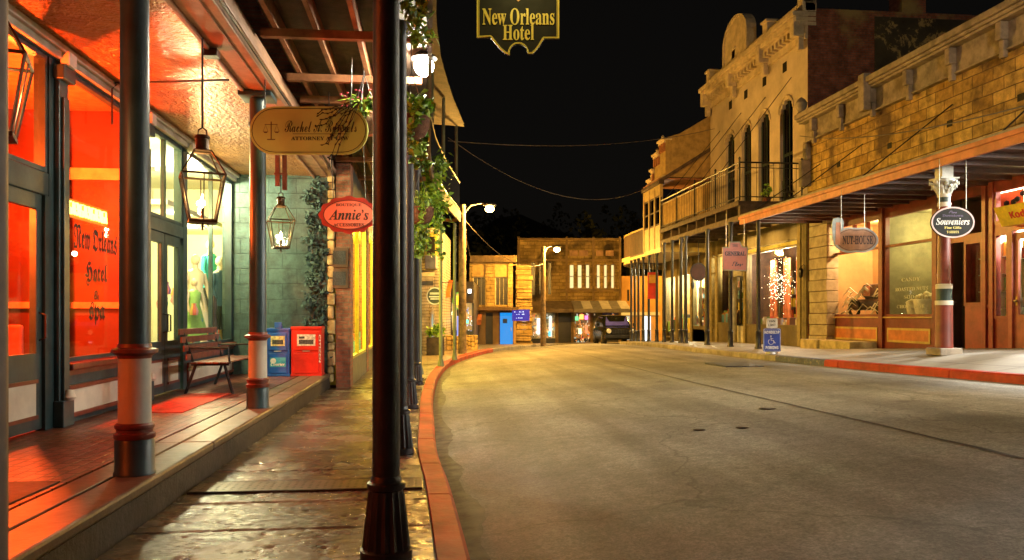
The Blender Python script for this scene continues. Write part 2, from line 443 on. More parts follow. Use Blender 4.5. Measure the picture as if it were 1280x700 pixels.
# kerbs
KW = .2
def kerb(P, side, i0, i1, name, mat, lift=.15, w=KW):
    vs = []; fs = []; m_ = 6; cnt = 0
    for i in range(i0, i1+1):
        n = nrm(P, i, side); p = P[i]
        prof = [(0, -.12), (.012, lift-.03), (.04, lift), (w, lift+.004), (w+.004, lift-.02), (w+.004, -.12)]
        if (i-i0) % 7 == 1:
            d_ = Vector((n.y, -n.x, 0))*(1 if side > 0 else -1)
            for off, dep in ((-.012,0),(-.004,.02),(.004,.02),(.012,0)):
                for (o, z) in prof: vs.append(p+d_*off+n*(o+(dep if o < .1 else -dep*0))+Vector((0,0,z-(dep if z > 0 else 0))))
                cnt += 1
        else:
            for (o, z) in prof: vs.append(p+n*o+Vector((0,0,z+random.uniform(-.002,.002))))
            cnt += 1
    i0 = 0; i1 = cnt-1
    for i in range(i1-i0):
        for j in range(m_-1):
            q = i*m_+j; fs.append((q, q+1, q+m_+1, q+m_))
    g = MB(); g.add(vs, fs+[tuple(range(m_)), tuple((i1-i0)*m_+k for k in range(m_))]); return tag(g.build(name, mat), kind='structure')
REDK = paint('worn_red_kerb_paint', (.36, .03, .012), .6, var=.35, scale=1.6, bmp=.5, wear=(.12, .06, .04), wamt=.68, spec=.3)
GREYK = paint('bare_kerb_concrete', (.24, .22, .18), .7, var=.35, scale=2, bmp=.4)
BLUEK = paint('worn_blue_kerb_paint', (.04, .06, .12), .6, var=.35, scale=2, bmp=.35, wear=(.2, .19, .17), wamt=.55)
# left kerb: red to about y = 30 then bare
iL = next(i for i in range(NS) if LL[i].y > 33)
kerb(LL, 1, 0, iL, 'red_kerb', REDK); kerb(LL, 1, iL, NS, 'kerb', GREYK)
i1 = next(i for i in range(NS) if RR[i].y > 17.0); i2 = next(i for i in range(NS) if RR[i].y > 19.4)
kerb(RR, -1, 0, i1, 'red_kerb', REDK); kerb(RR, -1, i1, i2, 'kerb', BLUEK); kerb(RR, -1, i2, NS, 'kerb', GREYK)
# left sidewalk near: pitted wet stone slabs
PE = -1.84                                        # porch edge plane
XF = -3.63                                        # left facade plane
YT = 15.35                                        # teal end wall
m, nt, b = nmat('wet_pitted_stone'); v = coords(nt)
st_ = nt.nodes.new('ShaderNodeMapping'); st_.inputs['Scale'].default_value = (1, 1.6, 1); nt.links.new(v, st_.inputs[0]); vs_ = st_.outputs[0]
n1 = noise(nt, vs_, 1.3, 8, .65, .5); n2 = noise(nt, vs_, 7, 9, .7, .6)
vo = nt.nodes.new('ShaderNodeTexVoronoi'); vo.inputs['Scale'].default_value = 11; vo.inputs['Randomness'].default_value = 1
wv = nt.nodes.new('ShaderNodeVectorMath'); wv.operation = 'MULTIPLY_ADD'; wv.inputs[1].default_value = (.12, .12, .12)
wn = nt.nodes.new('ShaderNodeTexNoise'); wn.inputs['Scale'].default_value = 9; nt.links.new(v, wn.inputs['Vector']); nt.links.new(wn.outputs['Color'], wv.inputs[0]); nt.links.new(vs_, wv.inputs[2]); nt.links.new(wv.outputs[0], vo.inputs['Vector'])
pits = ramp(nt, vo.outputs['Distance'], [(.16, (0, 0, 0)), (.36, (1, 1, 1))])
pmask = ramp(nt, n2, [(.47, (1, 1, 1)), (.53, (0, 0, 0))])
pf = mix(nt, pits, (1, 1, 1), pmask)
c = ramp(nt, n1, [(.36, (.06, .038, .026)), (.52, (.13, .09, .058)), (.66, (.21, .15, .095))])
c = mix(nt, c, ramp(nt, n2, [(.3, (.5, .5, .5)), (.7, (1.35, 1.35, 1.35))]), .7, 'MULTIPLY')
c = mix(nt, (.035, .02, .014), c, pf)
nt.links.new(c, b.inputs[0])
rr = nt.nodes.new('ShaderNodeMapRange'); rr.inputs[1].default_value = .35; rr.inputs[2].default_value = .65; rr.inputs[3].default_value = .15; rr.inputs[4].default_value = .34; b.inputs['Specular IOR Level'].default_value = .85
nt.links.new(n1, rr.inputs[0]); nt.links.new(rr.outputs[0], b.inputs['Roughness'])
hs = nt.nodes.new('ShaderNodeMath'); hs.operation = 'MULTIPLY_ADD'; hs.inputs[1].default_value = .8; nt.links.new(pf, hs.inputs[0])
nt.links.new(mix(nt, n2, n1, .5), hs.inputs[2]); bump(nt, b, hs.outputs[0], .6, .03)
STONE = m
def lwx(y): return interp([(-14,PE),(YT-.12,PE),(YT-.1,-1.5),(24,-1.5),(30,-3.2),(36,-3.6),(44,-3.0),(48,3),(55,12),(63,40)], y)
inner = [LL[i]+nrm(LL, i, 1)*(KW+.004)+Vector((0,0,.15)) for i in range(NS+1)]
from mathutils import noise as MN
def slab(y0, y1, x0, x1f, name_):                # individual stone slab with slight relief
    near = y1 < 8.6 and y0 > .8
    vs = []; fs = []; nx, ny = (96, max(10, int((y1-y0)/.018))) if near else (30, 12)
    for j in range(ny+1):
        y = y0+(y1-y0)*j/ny; x1 = x1f(y)
        for i in range(nx+1):
            x = x0+(x1-x0)*i/nx
            e = min(1, min(j, ny-j)/1.0)
            q_ = Vector((x, y, 0)); h_ = MN.fractal(q_*22, .8, 2.1, 3)*.0052+MN.noise(q_*2.1)*.004
            c_ = MN.voronoi(q_*9.5)[0][0]
            if c_ < .3 and MN.noise(q_*3.3+Vector((5,5,0))) > -.12: h_ -= .016*(1-c_/.3)
            vs.append((x, y, -.009*(1-e)+h_*e+(random.uniform(-.001,.001) if near else random.uniform(-.004,.004))*e-.002))
    for j in range(ny):
        for i in range(nx):
            q = j*(nx+1)+i; fs.append((q, q+1, q+nx+2, q+nx+1))
    return vs, fs
def kx(y):
    for a, b_ in zip(inner, inner[1:]):
        if a.y <= y <= b_.y: t = (y-a.y)/(b_.y-a.y); return a.x+(b_.x-a.x)*t
    return 0
g = MB(); y = -6.0; rows = []
while y < 17:
    d = random.uniform(.55, 1.25) if y < 8 else random.uniform(.7, 1.1)
    rows.append((y, y+d)); y += d
GY0, GY1 = 6.28, 6.62                              # steel drain grate across the walk
for (a, b_) in rows:
    if a < GY1 and b_ > GY0:
        segs = [(a, GY0-.01)] if a < GY0-.05 else []
        if b_ > GY1+.05: segs.append((GY1+.01, b_))
    else: segs = [(a, b_)]
    for (p, q) in segs:
        if p < YT-.2 and q > YT-.2: q = YT-.2
        x0 = PE if p < YT-.3 else -1.5
        vs, fs = slab(p+.006, q-.006, x0, lambda yy: kx(yy)-.012, 's'); g.add(vs, fs)
g.sm = True
tag(g.build('sidewalk', STONE, open=1), kind='structure')
# bedding under the slabs and the plain paving beyond
outer = [Vector((max(lwx(p.y), -60), p.y, p.z)) for p in inner]
vs, fs = loft(outer, inner, 1); g = MB()
g.add([Vector(q)-Vector((0,0,.028)) if q[1] < 17 else Vector(q) for q in vs], fs)
tag(g.build('pavement', blocks('far_paving', 'xy', .6, .45, (.22,.17,.11), (.28,.22,.14), (.08,.06,.04), .015, .55, .4, gloss=.35), open=1), kind='structure')
# drain grate
t = thing('drain_grate', 'perforated steel drain grate set across the wet stone sidewalk', 'grate', (-1.1, 6.45, 0))
g = MB(); g.box(PE+.02, kx(6.4)-.03, GY0, GY1, -.03, .013, .004)
m, nt, b = nmat('perforated_steel'); v = coords(nt, 'xyz')
ck = nt.nodes.new('ShaderNodeTexVoronoi'); ck.inputs['Scale'].default_value = 17; ck.inputs['Randomness'].default_value = 0; nt.links.new(v, ck.inputs[0])
hf = ramp(nt, ck.outputs['Distance'], [(.26, (0,0,0)), (.34, (1,1,1))])
nt.links.new(mix(nt, (.004,.004,.004), (.13,.10,.07), hf), b.inputs[0]); b.inputs['Roughness'].default_value = .35; b.inputs['Metallic'].default_value = .5
bump(nt, b, hf, .8, .01); g.build('grate_plate', m, t)
g = MB(); g.box(PE+.02, kx(6.4)-.03, GY0-.025, GY0-.002, -.03, .014); g.box(PE+.02, kx(6.4)-.03, GY1+.002, GY1+.025, -.03, .014)
g.build('edge_bar', paint('rusty_steel', (.04,.025,.015), .5, metal=.4, scale=8), t)
# raised porch walk
PZ = .26
m = blocks('porch_brick_paving', 'yx', .2, .1, (.12,.03,.016), (.19,.055,.03), (.02,.01,.008), .012, .42, .8, .008, 3, gloss=.28)
g = MB(); g.box(XF-.2, -2.36, -6, YT, -.3, PZ); tag(g.build('porch_paving', m), kind='structure')
m = paint('porch_edge_concrete', (.12,.08,.045), .42, var=.3, scale=2.2, bmp=.4, wear=(.1,.06,.04), wamt=.66)
g = MB()
for k, (a, b_) in enumerate([(-6,-1),(-.99,3.1),(3.11,7.1),(7.11,11.2),(11.21,YT)]):
    g.box(-2.33, -2.13, a, b_, -.2, PZ+.004, .008); g.box(-2.115, PE, a, b_, .19, PZ+.006, .02)
tag(g.build('porch_edging', m), kind='structure')
g = MB(); g.box(-2.1, PE-.012, -6, YT, -.3, .188); tag(g.build('porch_riser', paint('dark_riser_stone', (.022,.015,.01), .6, var=.5, scale=3, bmp=.9)), kind='structure')  # shade on the riser face is put into its darker colour
# right sidewalk
WZ = [(-14,1.2),(5,1.0),(15.2,.70),(24.4,.31),(31.9,.10),(37,.03),(43,-.1),(48,-.3),(60,-.5)]
def wz(y): return interp(WZ, y)
XR, XC = 12.93, 10.15                              # right facade plane, canopy edge plane
A = [RR[i]-nrm(RR, i, 1)*(KW+.004)+Vector((0,0,.154)) for i in range(NS+1)]
B = [Vector((max(XR+.3, p.x+1.5), p.y, max(p.z, wz(p.y)))) for p in A]
Cc = [Vector((a.x+(b_.x-a.x)*.35, a.y, a.z+(b_.z-a.z)*.6)) for a, b_ in zip(A, B)]
vs, fs = loft(A, Cc, 1); g = MB(); g.add(vs, fs); vs, fs = loft(Cc, B, 1); g.add(vs, fs)
m, nt, b = nmat('concrete_walk'); v = coords(nt)
c = ramp(nt, noise(nt, v, .9, 9, .65), [(.3, (.2,.18,.15)), (.7, (.36,.33,.28))])
sp = nt.nodes.new('ShaderNodeTexBrick'); sp.offset = 0; sp.inputs['Brick Width'].default_value = 1.6; sp.inputs['Row Height'].default_value = 1.5; sp.inputs['Mortar Size'].default_value = .012
sp.inputs['Color1'].default_value = (1,1,1,1); sp.inputs['Color2'].default_value = (.85,.85,.85,1); sp.inputs['Mortar'].default_value = (.15,.15,.15,1); nt.links.new(v, sp.inputs[0]); sp.inputs['Scale'].default_value = 1
c = mix(nt, c, sp.outputs[0], 1, 'MULTIPLY'); nt.links.new(c, b.inputs[0]); b.inputs['Roughness'].default_value = .55
bump(nt, b, noise(nt, v, 14, 8), .3, .01)
tag(g.build('sidewalk', m, open=1), kind='structure')
def at_ground(x, y):                               # walk height right side at x
    for i in range(NS):
        if A[i].y <= y <= A[i+1].y:
            a = A[i]; bx = B[i]; c = Cc[i]
            if x <= a.x: return a.z
            if x < c.x: return a.z+(c.z-a.z)*(x-a.x)/(c.x-a.x)
            return c.z+(bx.z-c.z)*min(1, (x-c.x)/(bx.x-c.x))
    return wz(y)
# kerb shadow painted as a dark strip along the left kerb
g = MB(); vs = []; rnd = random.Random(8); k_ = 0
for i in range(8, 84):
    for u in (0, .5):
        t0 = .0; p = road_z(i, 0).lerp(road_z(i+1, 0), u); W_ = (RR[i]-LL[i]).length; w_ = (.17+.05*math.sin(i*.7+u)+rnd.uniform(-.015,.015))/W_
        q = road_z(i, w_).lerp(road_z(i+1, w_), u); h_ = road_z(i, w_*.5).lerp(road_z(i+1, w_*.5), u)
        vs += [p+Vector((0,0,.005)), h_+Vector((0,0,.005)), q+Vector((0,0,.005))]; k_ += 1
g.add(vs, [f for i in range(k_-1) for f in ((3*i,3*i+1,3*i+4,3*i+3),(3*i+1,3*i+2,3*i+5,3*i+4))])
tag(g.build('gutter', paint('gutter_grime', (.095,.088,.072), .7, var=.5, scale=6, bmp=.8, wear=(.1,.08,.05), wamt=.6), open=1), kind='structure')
# little road things
def ground_patch(px, py, sx, sy, mat, name, label, cat, i_off=0):
    # find the road surface under the pixel by marching
    best = None
    for i in range(NS):
        for j in range(41):
            p = road_z(i, j/40); xc = p.x*CS-p.y*SN; d = p.x*SN+p.y*CS
            if d < 1: continue
            qx = 640+xc/d*F; qy = HY+(H-p.z)/d*F; e = abs(qx-px)+3*abs(qy-py)
            if best is None or e < best[0]: best = (e, p)
    p = best[1]
    return p
p = ground_patch(958,512,0,0,None,'','','')
t = tag(MB().lathe([(.001,.006),(.10,.006),(.115,.0)], (p.x,p.y,p.z+.002), 20, cap=False).build('valve_cover', paint('cast_iron_lid',(.05,.04,.035),.5,metal=.5,scale=9), open=1, origin=(p.x,p.y,p.z)), 'small round iron valve cover in the road, right of the pair of smaller lids', 'manhole cover')
for px, py, lb in ((888,537,'small dark lid in the middle of the road, left one of a close pair'), (930,536,'small dark lid in the middle of the road, right one of a close pair')):
    p = ground_patch(px,py,0,0,None,'','','')
    tag(MB().lathe([(.001,.006),(.06,.006),(.075,.0)], (p.x,p.y,p.z+.002), 16, cap=False).build('valve_cover', MATS['cast_iron_lid'], open=1, origin=(p.x,p.y,p.z)), lb, 'manhole cover', 'small lids in the road')
p = ground_patch(921,456,0,0,None,'','','')
tag(MB().box(p.x-.45,p.x+.45,p.y-.7,p.y+.7,p.z-.02,p.z+.03).build('manhole_cover', paint('blue_grey_plate',(.05,.055,.07),.5,scale=3), origin=(p.x,p.y,p.z)), 'large dark rectangular access plate in the road near the blue kerb', 'manhole cover')
# ================================================================ LEFT SIDE: hotel front
CE = 4.0                                            # porch ceiling height
D1a, D1b = YX(2,XF), YX(60,XF)                      # hotel door
W1a, W1b = YX(83,XF), 10.42                         # hotel window
D2a, D2b = 10.86, YX(228,XF)                        # double door
W2a, W2b = YX(234,XF), YT-.05                       # dress shop window
hotel = thing('hotel_building', 'teal and brown timber shopfront of the hotel on the left, glowing orange inside', 'building', (XF, 8, 0))
g = MB()
def hb(*a, **k): g.box(*a, **k)
X0, X1 = XF-.14, XF
for (a, b_) in [(-6, -5.7), (-2.3,-2.0), (1.7,2.0), (5.3, 5.6), (D1b+.02, W1a-.02), (10.44, 10.8), (D2b+.05, W2a-.03), (W2b, YT)]: hb(X0, X1, a, b_, PZ, CE-.15)
hb(X0-.02, X1+.01, -6, YT, CE-.149, CE+.5)          # fascia above the glass
for (a, b_) in [(-5.7,-2.3),(-2.0,1.7),(2.0,5.3),(W1a-.02, 10.44), (W2a-.03, W2b)]: hb(X0+.01, X1-.012, a, b_, PZ, .80)
hb(X0+.01, X1-.012, 5.6, D1a, PZ, .8)
g.build('wall', TEAL, hotel)
# upper floors of the same building behind and above the balcony
m = blocks('red_brick_yz', 'yz', .22, .075, (.2,.07,.04), (.3,.12,.07), (.16,.13,.1), .01)
g = MB(); g.box(XF-8, XF-.02, -6, YT, CE+.5, 10.5); g.box(XF-8, XF-7.8, -6, YT, 0, CE+.5); g.box(XF-8, XF-.15, -6.2, -6, 0, CE+.5)
g.build('upper_wall', m, hotel)
# pilaster strips (narrow moulded boards with capital blocks)
g = MB()
for y in (D1b+.22, 10.62):
    g.box(X1, X1+.05, y-.10, y+.10, PZ, CE-.2, .008); g.box(X1+.05, X1+.08, y-.06, y+.06, .5, CE-.5, .006)
    g.box(X1-.0, X1+.11, y-.13, y+.13, CE-.34, CE-.2, .01); g.box(X1, X1+.1, y-.12, y+.12, PZ, .52, .01)
g.build('pilaster', TEAL, hotel)
g = MB()
for y in (D1b+.22, 10.62, D2b+.15):
    g.box(X1+.05, X1+.14, y-.09, y+.09, CE-.2, CE-.06, .01)
    g.lathe([(.05,0),(.065,.03),(.05,.06),(.04,.1)], (X1+.1, y, .52), 12)
g.build('capital_block', CREAM, hotel)
g = MB(); g.box(X1, X1+.07, -6, YT-.02, CE-.14, CE-.03, .012); g.box(X1+.07, X1+.12, -6, YT-.02, CE-.075, CE-.01, .01)
g.build('cornice', paint('pale_trim', (.4,.37,.3), .5, scale=2), hotel)
def panel(y0, y1, parent, z0=.36, z1=.60, sill=.80):
    g = MB(); g.box(X1-.01, X1+.006, y0+.05, y1-.05, z0, z1); g.build('panel', CREAM, parent)
    g = MB(); g.box(X1-.01, X1+.028, y0+.01, y1-.01, z1, z1+.045, .006); g.box(X1-.01, X1+.028, y0+.01, y1-.01, z0-.045, z0, .006)
    g.box(X1-.01, X1+.02, y0+.01, y0+.05, z0, z1); g.box(X1-.01, X1+.02, y1-.05, y1-.01, z0, z1)
    g.build('panel_moulding', BROWN, parent)
    g = MB(); g.box(X1-.1, X1+.075, y0-.02, y1+.02, sill, sill+.07, .015); g.box(X1-.01, X1+.03, y0, y1, sill-.05, sill); g.build('window_sill', BROWN, parent)
def shop_window(y0, y1, z0, z1, parent, mull=(), bars=()):
    g = MB(); f = .045
    g.box(X1-.075, X1-.01, y0, y1, z0, z0+f); g.box(X1-.075, X1-.01, y0, y1, z1-f, z1)
    g.box(X1-.075, X1-.01, y0, y0+f, z0+f, z1-f); g.box(X1-.075, X1-.01, y1-f, y1, z0+f, z1-f)
    for q in mull: g.box(X1-.075, X1-.01, q-.02, q+.02, z0+f, z1-f)
    w = g.build('window', TEAL, parent)
    g = MB(); g.box(X1-.045, X1-.04, y0+f, y1-f, z0+f, z1-f); g.build('pane', GLASS, w)
    return w
for a, b_ in ((W1a, 10.42), (W2a, W2b)): panel(a, b_, hotel)
shop_window(W1a, 10.42, .88, CE-.15, hotel); shop_window(W2a, W2b, .88, CE-.15, hotel, mull=(W2a+(W2b-W2a)*.52,))
for a, b_ in ((-5.6,-2.4),(-1.9,1.6),(2.1,5.2)): shop_window(a, b_, .88, CE-.15, hotel); panel(a, b_, hotel)
def door(y0, y1, parent, hinge_far=True, lab=None):
    zt = 2.50
    g = MB(); s = .11
    g.box(X0+.05, X1-.03, y0, y0+s, PZ+.02, zt); g.box(X0+.05, X1-.03, y1-s, y1, PZ+.02, zt)
    g.box(X0+.05, X1-.03, y0+s, y1-s, zt-.14, zt); g.box(X0+.05, X1-.03, y0+s, y1-s, PZ+.02, 1.0)
    d = g.build('door', TEAL, parent)
    if lab: d['label'] = lab
    g = MB(); g.box(X0+.09, X0+.096, y0+s, y1-s, 1.0, zt-.14); g.build('pane', GLASS, d)
    g = MB(); g.box(X1-.03, X1-.02, y0+s+.02, y1-s-.02, .42, .72); g.build('panel', CREAM, d)
    g = MB(); g.box(X1-.03, X1-.012, y0+s-.01, y1-s+.01, .72, .755); g.box(X1-.03, X1-.012, y0+s-.01, y1-s+.01, .385, .42); g.build('panel_moulding', BROWN, d)
    yh = y1-.05 if hinge_far else y0+.05
    g = MB(); g.tube([(X1-.03,yh,1.12),(X1+.03,yh,1.14),(X1+.03,yh,1.36),(X1-.03,yh,1.38)], .011, 8); g.build('handle', BLACK, d)
    return d
door(D1a-.0, D1b-.06, hotel, True); g = MB(); g.box(X0+.04, X1, D1a, D1b+.02, 2.5, 2.72, .01)
ym = (D2a+D2b)/2
door(D2a, ym-.01, hotel, True); door(ym+.01, D2b, hotel, False)
g.box(X0+.04, X1, 10.8, D2b+.05, 2.5, 2.68, .01); g.box(X0+.04, X1, 10.8, D2a-.003, PZ, 2.5)
g.box(X0+.04, X1, D1b-.055, D1b+.02, PZ, 2.5); g.box(X0+.04,X1,5.6,D1a-.003,.8,CE-.15)
g.build('transom_bar', TEAL, hotel)
shop_window(D1a-.0, D1b+.01, 2.725, CE-.15, hotel); shop_window(10.81, D2b+.04, 2.685, CE-.15, hotel, mull=((10.8+D2b)/2,))
# rooms
def room(y0, y1, depth, z0, z1, mat, parent, name='interior_wall', fl=None, ceil=None):
    g = MB(); xb = XF-.16-depth; t_ = .06
    g.box(xb-t_, xb, y0, y1, z0, z1); g.box(xb, XF-.16, y0-t_+.065, y0+.06, z0, z1); g.box(xb, XF-.16, y1-.06, y1, z0, z1)
    g.build(name, mat, parent)
    g = MB(); g.box(xb, XF-.16, y0+.06, y1-.06, z1-.1, z1-.002); g.build('interior_ceiling', ceil or mat, parent)
    g = MB(); g.box(xb, XF-.16, y0+.06, y1-.06, z0, z0+.05); g.build('interior_floor', fl or DKWOOD, parent)
ORW = paint('lobby_orange_plaster', (.12,.022,.006), .6, var=.15, scale=.8, bmp=.05)
TINI = paint('lobby_tin_ceiling', (.4,.2,.09), .35, var=.3, scale=9, bmp=.8)
room(-5.8, 10.86, 4.2, .2, CE+.1, ORW, hotel, ceil=TINI)
WHW = paint('shop_white_plaster', (.72,.70,.52), .6, var=.08, scale=.8, bmp=.03)
room(10.87, 17.3, 1.9, .2, CE+.1, WHW, hotel)
g = MB(); g.box(-5.5, -3.95, 12.6, 17.2, 3.05, 3.13); g.build('window_bulkhead', WHW, hotel)
g = MB(); g.box(-5.6,-3.85,12.5,17.2,.25,.84,.01); g.build('display_platform', CREAM, hotel)
# lobby details: chair rail, dado, wall picture, table, flames sconce
g = MB(); g.box(XF-4.3, XF-4.28, 2, 10.7, 1.3, 1.38); g.box(XF-4.36,XF-4.30,2,10.7,3.4,3.55); g.box(XF-.3,XF-4.3,10.72,10.79,3.1,3.25); g.box(XF-.3,XF-4.3,10.74,10.79,1.45,1.53)
g.build('picture_rail', paint('lobby_trim',(.6,.36,.2),.5), hotel)
def thing_box(name, label, cat, parts, loc, group=None):
    t = thing(name, label, cat, loc, group)
    for nm, mb, mt in parts: mb.build(nm, mt, t)
    return t
fr = MB(); fr.plate([(-.42,-.5),(.42,-.5),(.42,.5),(-.42,.5)], .03, frame((-6.0,10.77,2.0),(1,0,0),(0,0,1)))
pc = MB(); pc.plate([(-.35,-.43),(.35,-.43),(.35,.43),(-.35,.43)], .01, frame((-6.0,10.735,2.0),(1,0,0),(0,0,1)))
thing_box('framed_picture', 'gilt framed picture hanging on the orange lobby wall', 'picture', [('frame',fr,paint('gilt',(.55,.3,.08),.35,metal=.6)),('canvas',pc,paint('canvas_paint',(.5,.32,.16),.7,var=.6,scale=4))], (-6.0,10.77,1.5))
# upholstered lobby chairs and a bar table
def lobby_chair(x, y, label):
    t = thing('lobby_chair', label, 'chair', (x,y,.25), 'chairs inside the orange lobby')
    g = MB(); g.box(x-.24,x+.24,y-.24,y+.24,.62,.72,.04); g.build('seat', paint('chair_fabric',(.3,.08,.04),.7), t)
    g = MB(); g.box(x-.24,x+.24,y+.2,y+.27,.72,1.25,.03); g.build('backrest', MATS['chair_fabric'], t)
    for sx in (-.2,.2):
        for sy in (-.2,.22):
            g = MB(); g.tube([(x+sx,y+sy,.25),(x+sx,y+sy,.63)], .022, 6); g.build('leg', DKWOOD, t)
lobby_chair(-4.9, 7.6, 'red upholstered chair just behind the hotel door glass'); lobby_chair(-4.8, 9.3, 'red upholstered chair behind the lettered hotel window'); lobby_chair(-5.9, 9.9, 'red upholstered chair deep in the lobby beside the end wall')
t = thing('lobby_table', 'round table with glasses and bottles behind the hotel door', 'table', (-4.5, 7.9, .25))
g = MB(); g.lathe([(.4,.98),(.42,1.0),(.42,1.03),(.4,1.04)], (-4.5,7.9,0), 24); g.build('table_top', DKWOOD, t)
g = MB(); g.lathe([(.2,.25),(.2,.28),(.04,.32),(.04,.98)], (-4.5,7.9,0), 12); g.build('pedestal', BLACK, t)
g = MB()
for k in range(9):
    a = k*.7; r = .12+.2*random.random(); h = random.uniform(.1,.3); g.lathe([(.035,0),(.035,h*.6),(.014,h*.75),(.014,h)], (-4.5+r*math.cos(a),7.9+r*math.sin(a),1.045), 10)
tag(g.build('bottle', island('bottle_glass', [(.5,.3,.05),(.1,.08,.4),(.6,.5,.3),(.05,.2,.05),(.5,.1,.02)], .15)), 'glasses and bottles crowded on the lobby table behind the door', 'bottles', kind='stuff')
def drape(x, y0, y1, z0, z1, mt, label, grp):
    g = MB(); n = 36; vs = []
    for i in range(n+1):
        u = i/n; yy = y0+(y1-y0)*u; o_ = .05*math.sin(u*n*.9)+.02*math.sin(u*31)
        vs += [(x+o_*1.3, yy, z0), (x+o_, yy, (z0+z1)/2), (x+o_*.7, yy, z1)]
    g.add(vs, [f for i in range(n) for f in ((3*i,3*i+3,3*i+4,3*i+1),(3*i+1,3*i+4,3*i+5,3*i+2))]); g.sm = True
    return tag(g.build('drape', mt, None, origin=(x,y0,z0), open=1), label, 'drape', grp)
DRP = paint('lobby_drape_cloth',(.3,.07,.02),.8,var=.2)
drape(-4.9, 8.3, 8.8, .4, 3.6, DRP, 'pleated orange drape behind the left side of the lettered hotel window', 'drapes in the orange lobby')
drape(-4.6, 10.0, 10.6, .4, 3.6, DRP, 'pleated orange drape behind the far side of the lettered hotel window', 'drapes in the orange lobby')
drape(-4.9, 6.9, 7.3, .4, 3.6, DRP, 'pleated orange drape behind the left part of the hotel door', 'drapes in the orange lobby')
g = MB()
for a in (7.0, 8.1, 9.2): g.box(-7.9,-7.96,a,a+.9,1.6,3.1,.01)
g.build('wall_panelling', paint('lobby_trim',(.6,.36,.2),.5), hotel)
# sconce bulbs in the lobby
def bulb(x, y, z, r, mat, name, label, cat='lamp', group=None):
    g = MB(); g.sphere((x,y,z), r, 12); o = g.build(name, mat, None, origin=(x,y,z)); return tag(o, label, cat, group)
HOT = emit('hot_bulb', (1,.75,.4), 40)
bulb(-4.5, 9.35, 2.80, .04, HOT, 'pendant_bulb', 'bright bulb above the neon sign inside the hotel window', group='bulbs in the lobby')
bulb(-4.35, 10.35, 2.12, .03, HOT, 'pendant_bulb', 'small bright bulb beside the hotel window lettering', group='bulbs in the lobby')
# neon strip: glowing tube letters in a narrow box
t = thing('neon_sign', 'glowing yellow neon sign hanging inside the hotel window', 'sign', (-3.9, 9.1, 2.4))
ya, yb = 8.62, 10.02; zc = 2.52
g = MB(); g.box(-3.86,-3.85,ya-.04,yb+.04,zc-.1,zc+.1); g.build('back_plate', emit('neon_plate', (1,.22,.01), 1.1), t)
g = MB(); n = 19
for i in range(n):
    y0 = ya+(yb-ya)*i/n; w = (yb-ya)/n*.7; k = i % 4
    sh = [[(0,0),(0,1),(1,0),(1,1)], [(1,1),(0,1),(0,0),(1,0),(1,.5),(.5,.5)], [(0,0),(.5,1),(1,0)], [(0,0),(0,1),(1,1),(1,.5),(0,.5),(1,0)]][k]
    g.tube([(-3.835, y0+u*w, zc-.065+v_*.13) for u, v_ in sh], .009, 6)
g.build('neon_tube', emit('neon_yellow', (1,.72,.08), 9), t)
# lettering on the glass
t = thing('window_lettering', 'dark blackletter hotel name painted on the orange window', 'lettering', (XF-.068, 9.3, 1.3))
g = MB(); LT = paint('lettering_olive', (.02,.012,.004), .6)
xl = XF-.066
for body, px0, px1, py, hh in (('New Orleans', 92, 146, 300, .27), ('Hotel', 106, 134, 343, .27), ('&', 117, 124, 369, .1), ('spa', 111, 131, 392, .26)):
    y0, y1 = YX(px0, xl), YX(px1, xl); text(g, body, left_face(xl, (y0+y1)/2, ZX((px0+px1)/2, py, xl)), width=y1-y0, height=hh, style='fraktur', ext=.002, offset=.012)
g.build('letters', LT, t)

# porch ceiling (pressed tin), beam, balcony
m, nt, b = nmat('pressed_tin'); v = coords(nt)
wv_ = nt.nodes.new('ShaderNodeTexVoronoi'); wv_.inputs['Scale'].default_value = 20; wv_.feature = 'SMOOTH_F1'
d_ = nt.nodes.new('ShaderNodeVectorMath'); d_.operation = 'MULTIPLY_ADD'; d_.inputs[1].default_value = (.12,.12,.12)
nn = nt.nodes.new('ShaderNodeTexNoise'); nn.inputs['Scale'].default_value = 12; nt.links.new(v, nn.inputs[0]); nt.links.new(nn.outputs['Color'], d_.inputs[0]); nt.links.new(v, d_.inputs[2]); nt.links.new(d_.outputs[0], wv_.inputs['Vector'])
br = nt.nodes.new('ShaderNodeTexBrick'); br.offset = 0; br.inputs['Scale'].default_value = 1; br.inputs['Brick Width'].default_value = .3; br.inputs['Row Height'].default_value = .3; br.inputs['Mortar Size'].default_value = .02; nt.links.new(v, br.inputs[0])
n2 = noise(nt, v, 45, 5, .6)
h_ = nt.nodes.new('ShaderNodeMath'); h_.operation = 'MULTIPLY_ADD'; h_.inputs[1].default_value = -.5; nt.links.new(br.outputs['Fac'], h_.inputs[0]); nt.links.new(mix(nt, wv_.outputs['Distance'], n2, .35), h_.inputs[2])
bump(nt, b, h_.outputs[0], 1.0, .06)
nt.links.new(ramp(nt, noise(nt, v, 3, 8), [(.38,(.40,.16,.045)),(.62,(.56,.27,.085))]), b.inputs[0]); b.inputs['Roughness'].default_value = .3; b.inputs['Metallic'].default_value = .45
t = thing('porch_roof', 'porch roof with pressed tin ceiling over the raised brick walk', 'roof', (-2.9, 6, CE))
g = MB(); g.box(XF, -2.13, -6, YT, CE, CE+.05); g.build('ceiling', m, t)
BEAMM = paint('beam_cream', (.36,.2,.12), .5, var=.25, scale=2.5, bmp=.15)
g = MB(); g.box(-2.13, -1.79, -6, YT, CE-.012, CE+.3, .01); g.box(-2.17, -2.13, -6, YT, CE-.045, CE, .008); g.box(-1.79, -1.74, -6, YT, CE+.05, CE+.12, .008)
g.box(-2.02,-1.9,-6,YT,CE-.025,CE-.012)
g.build('beam', BEAMM, t)
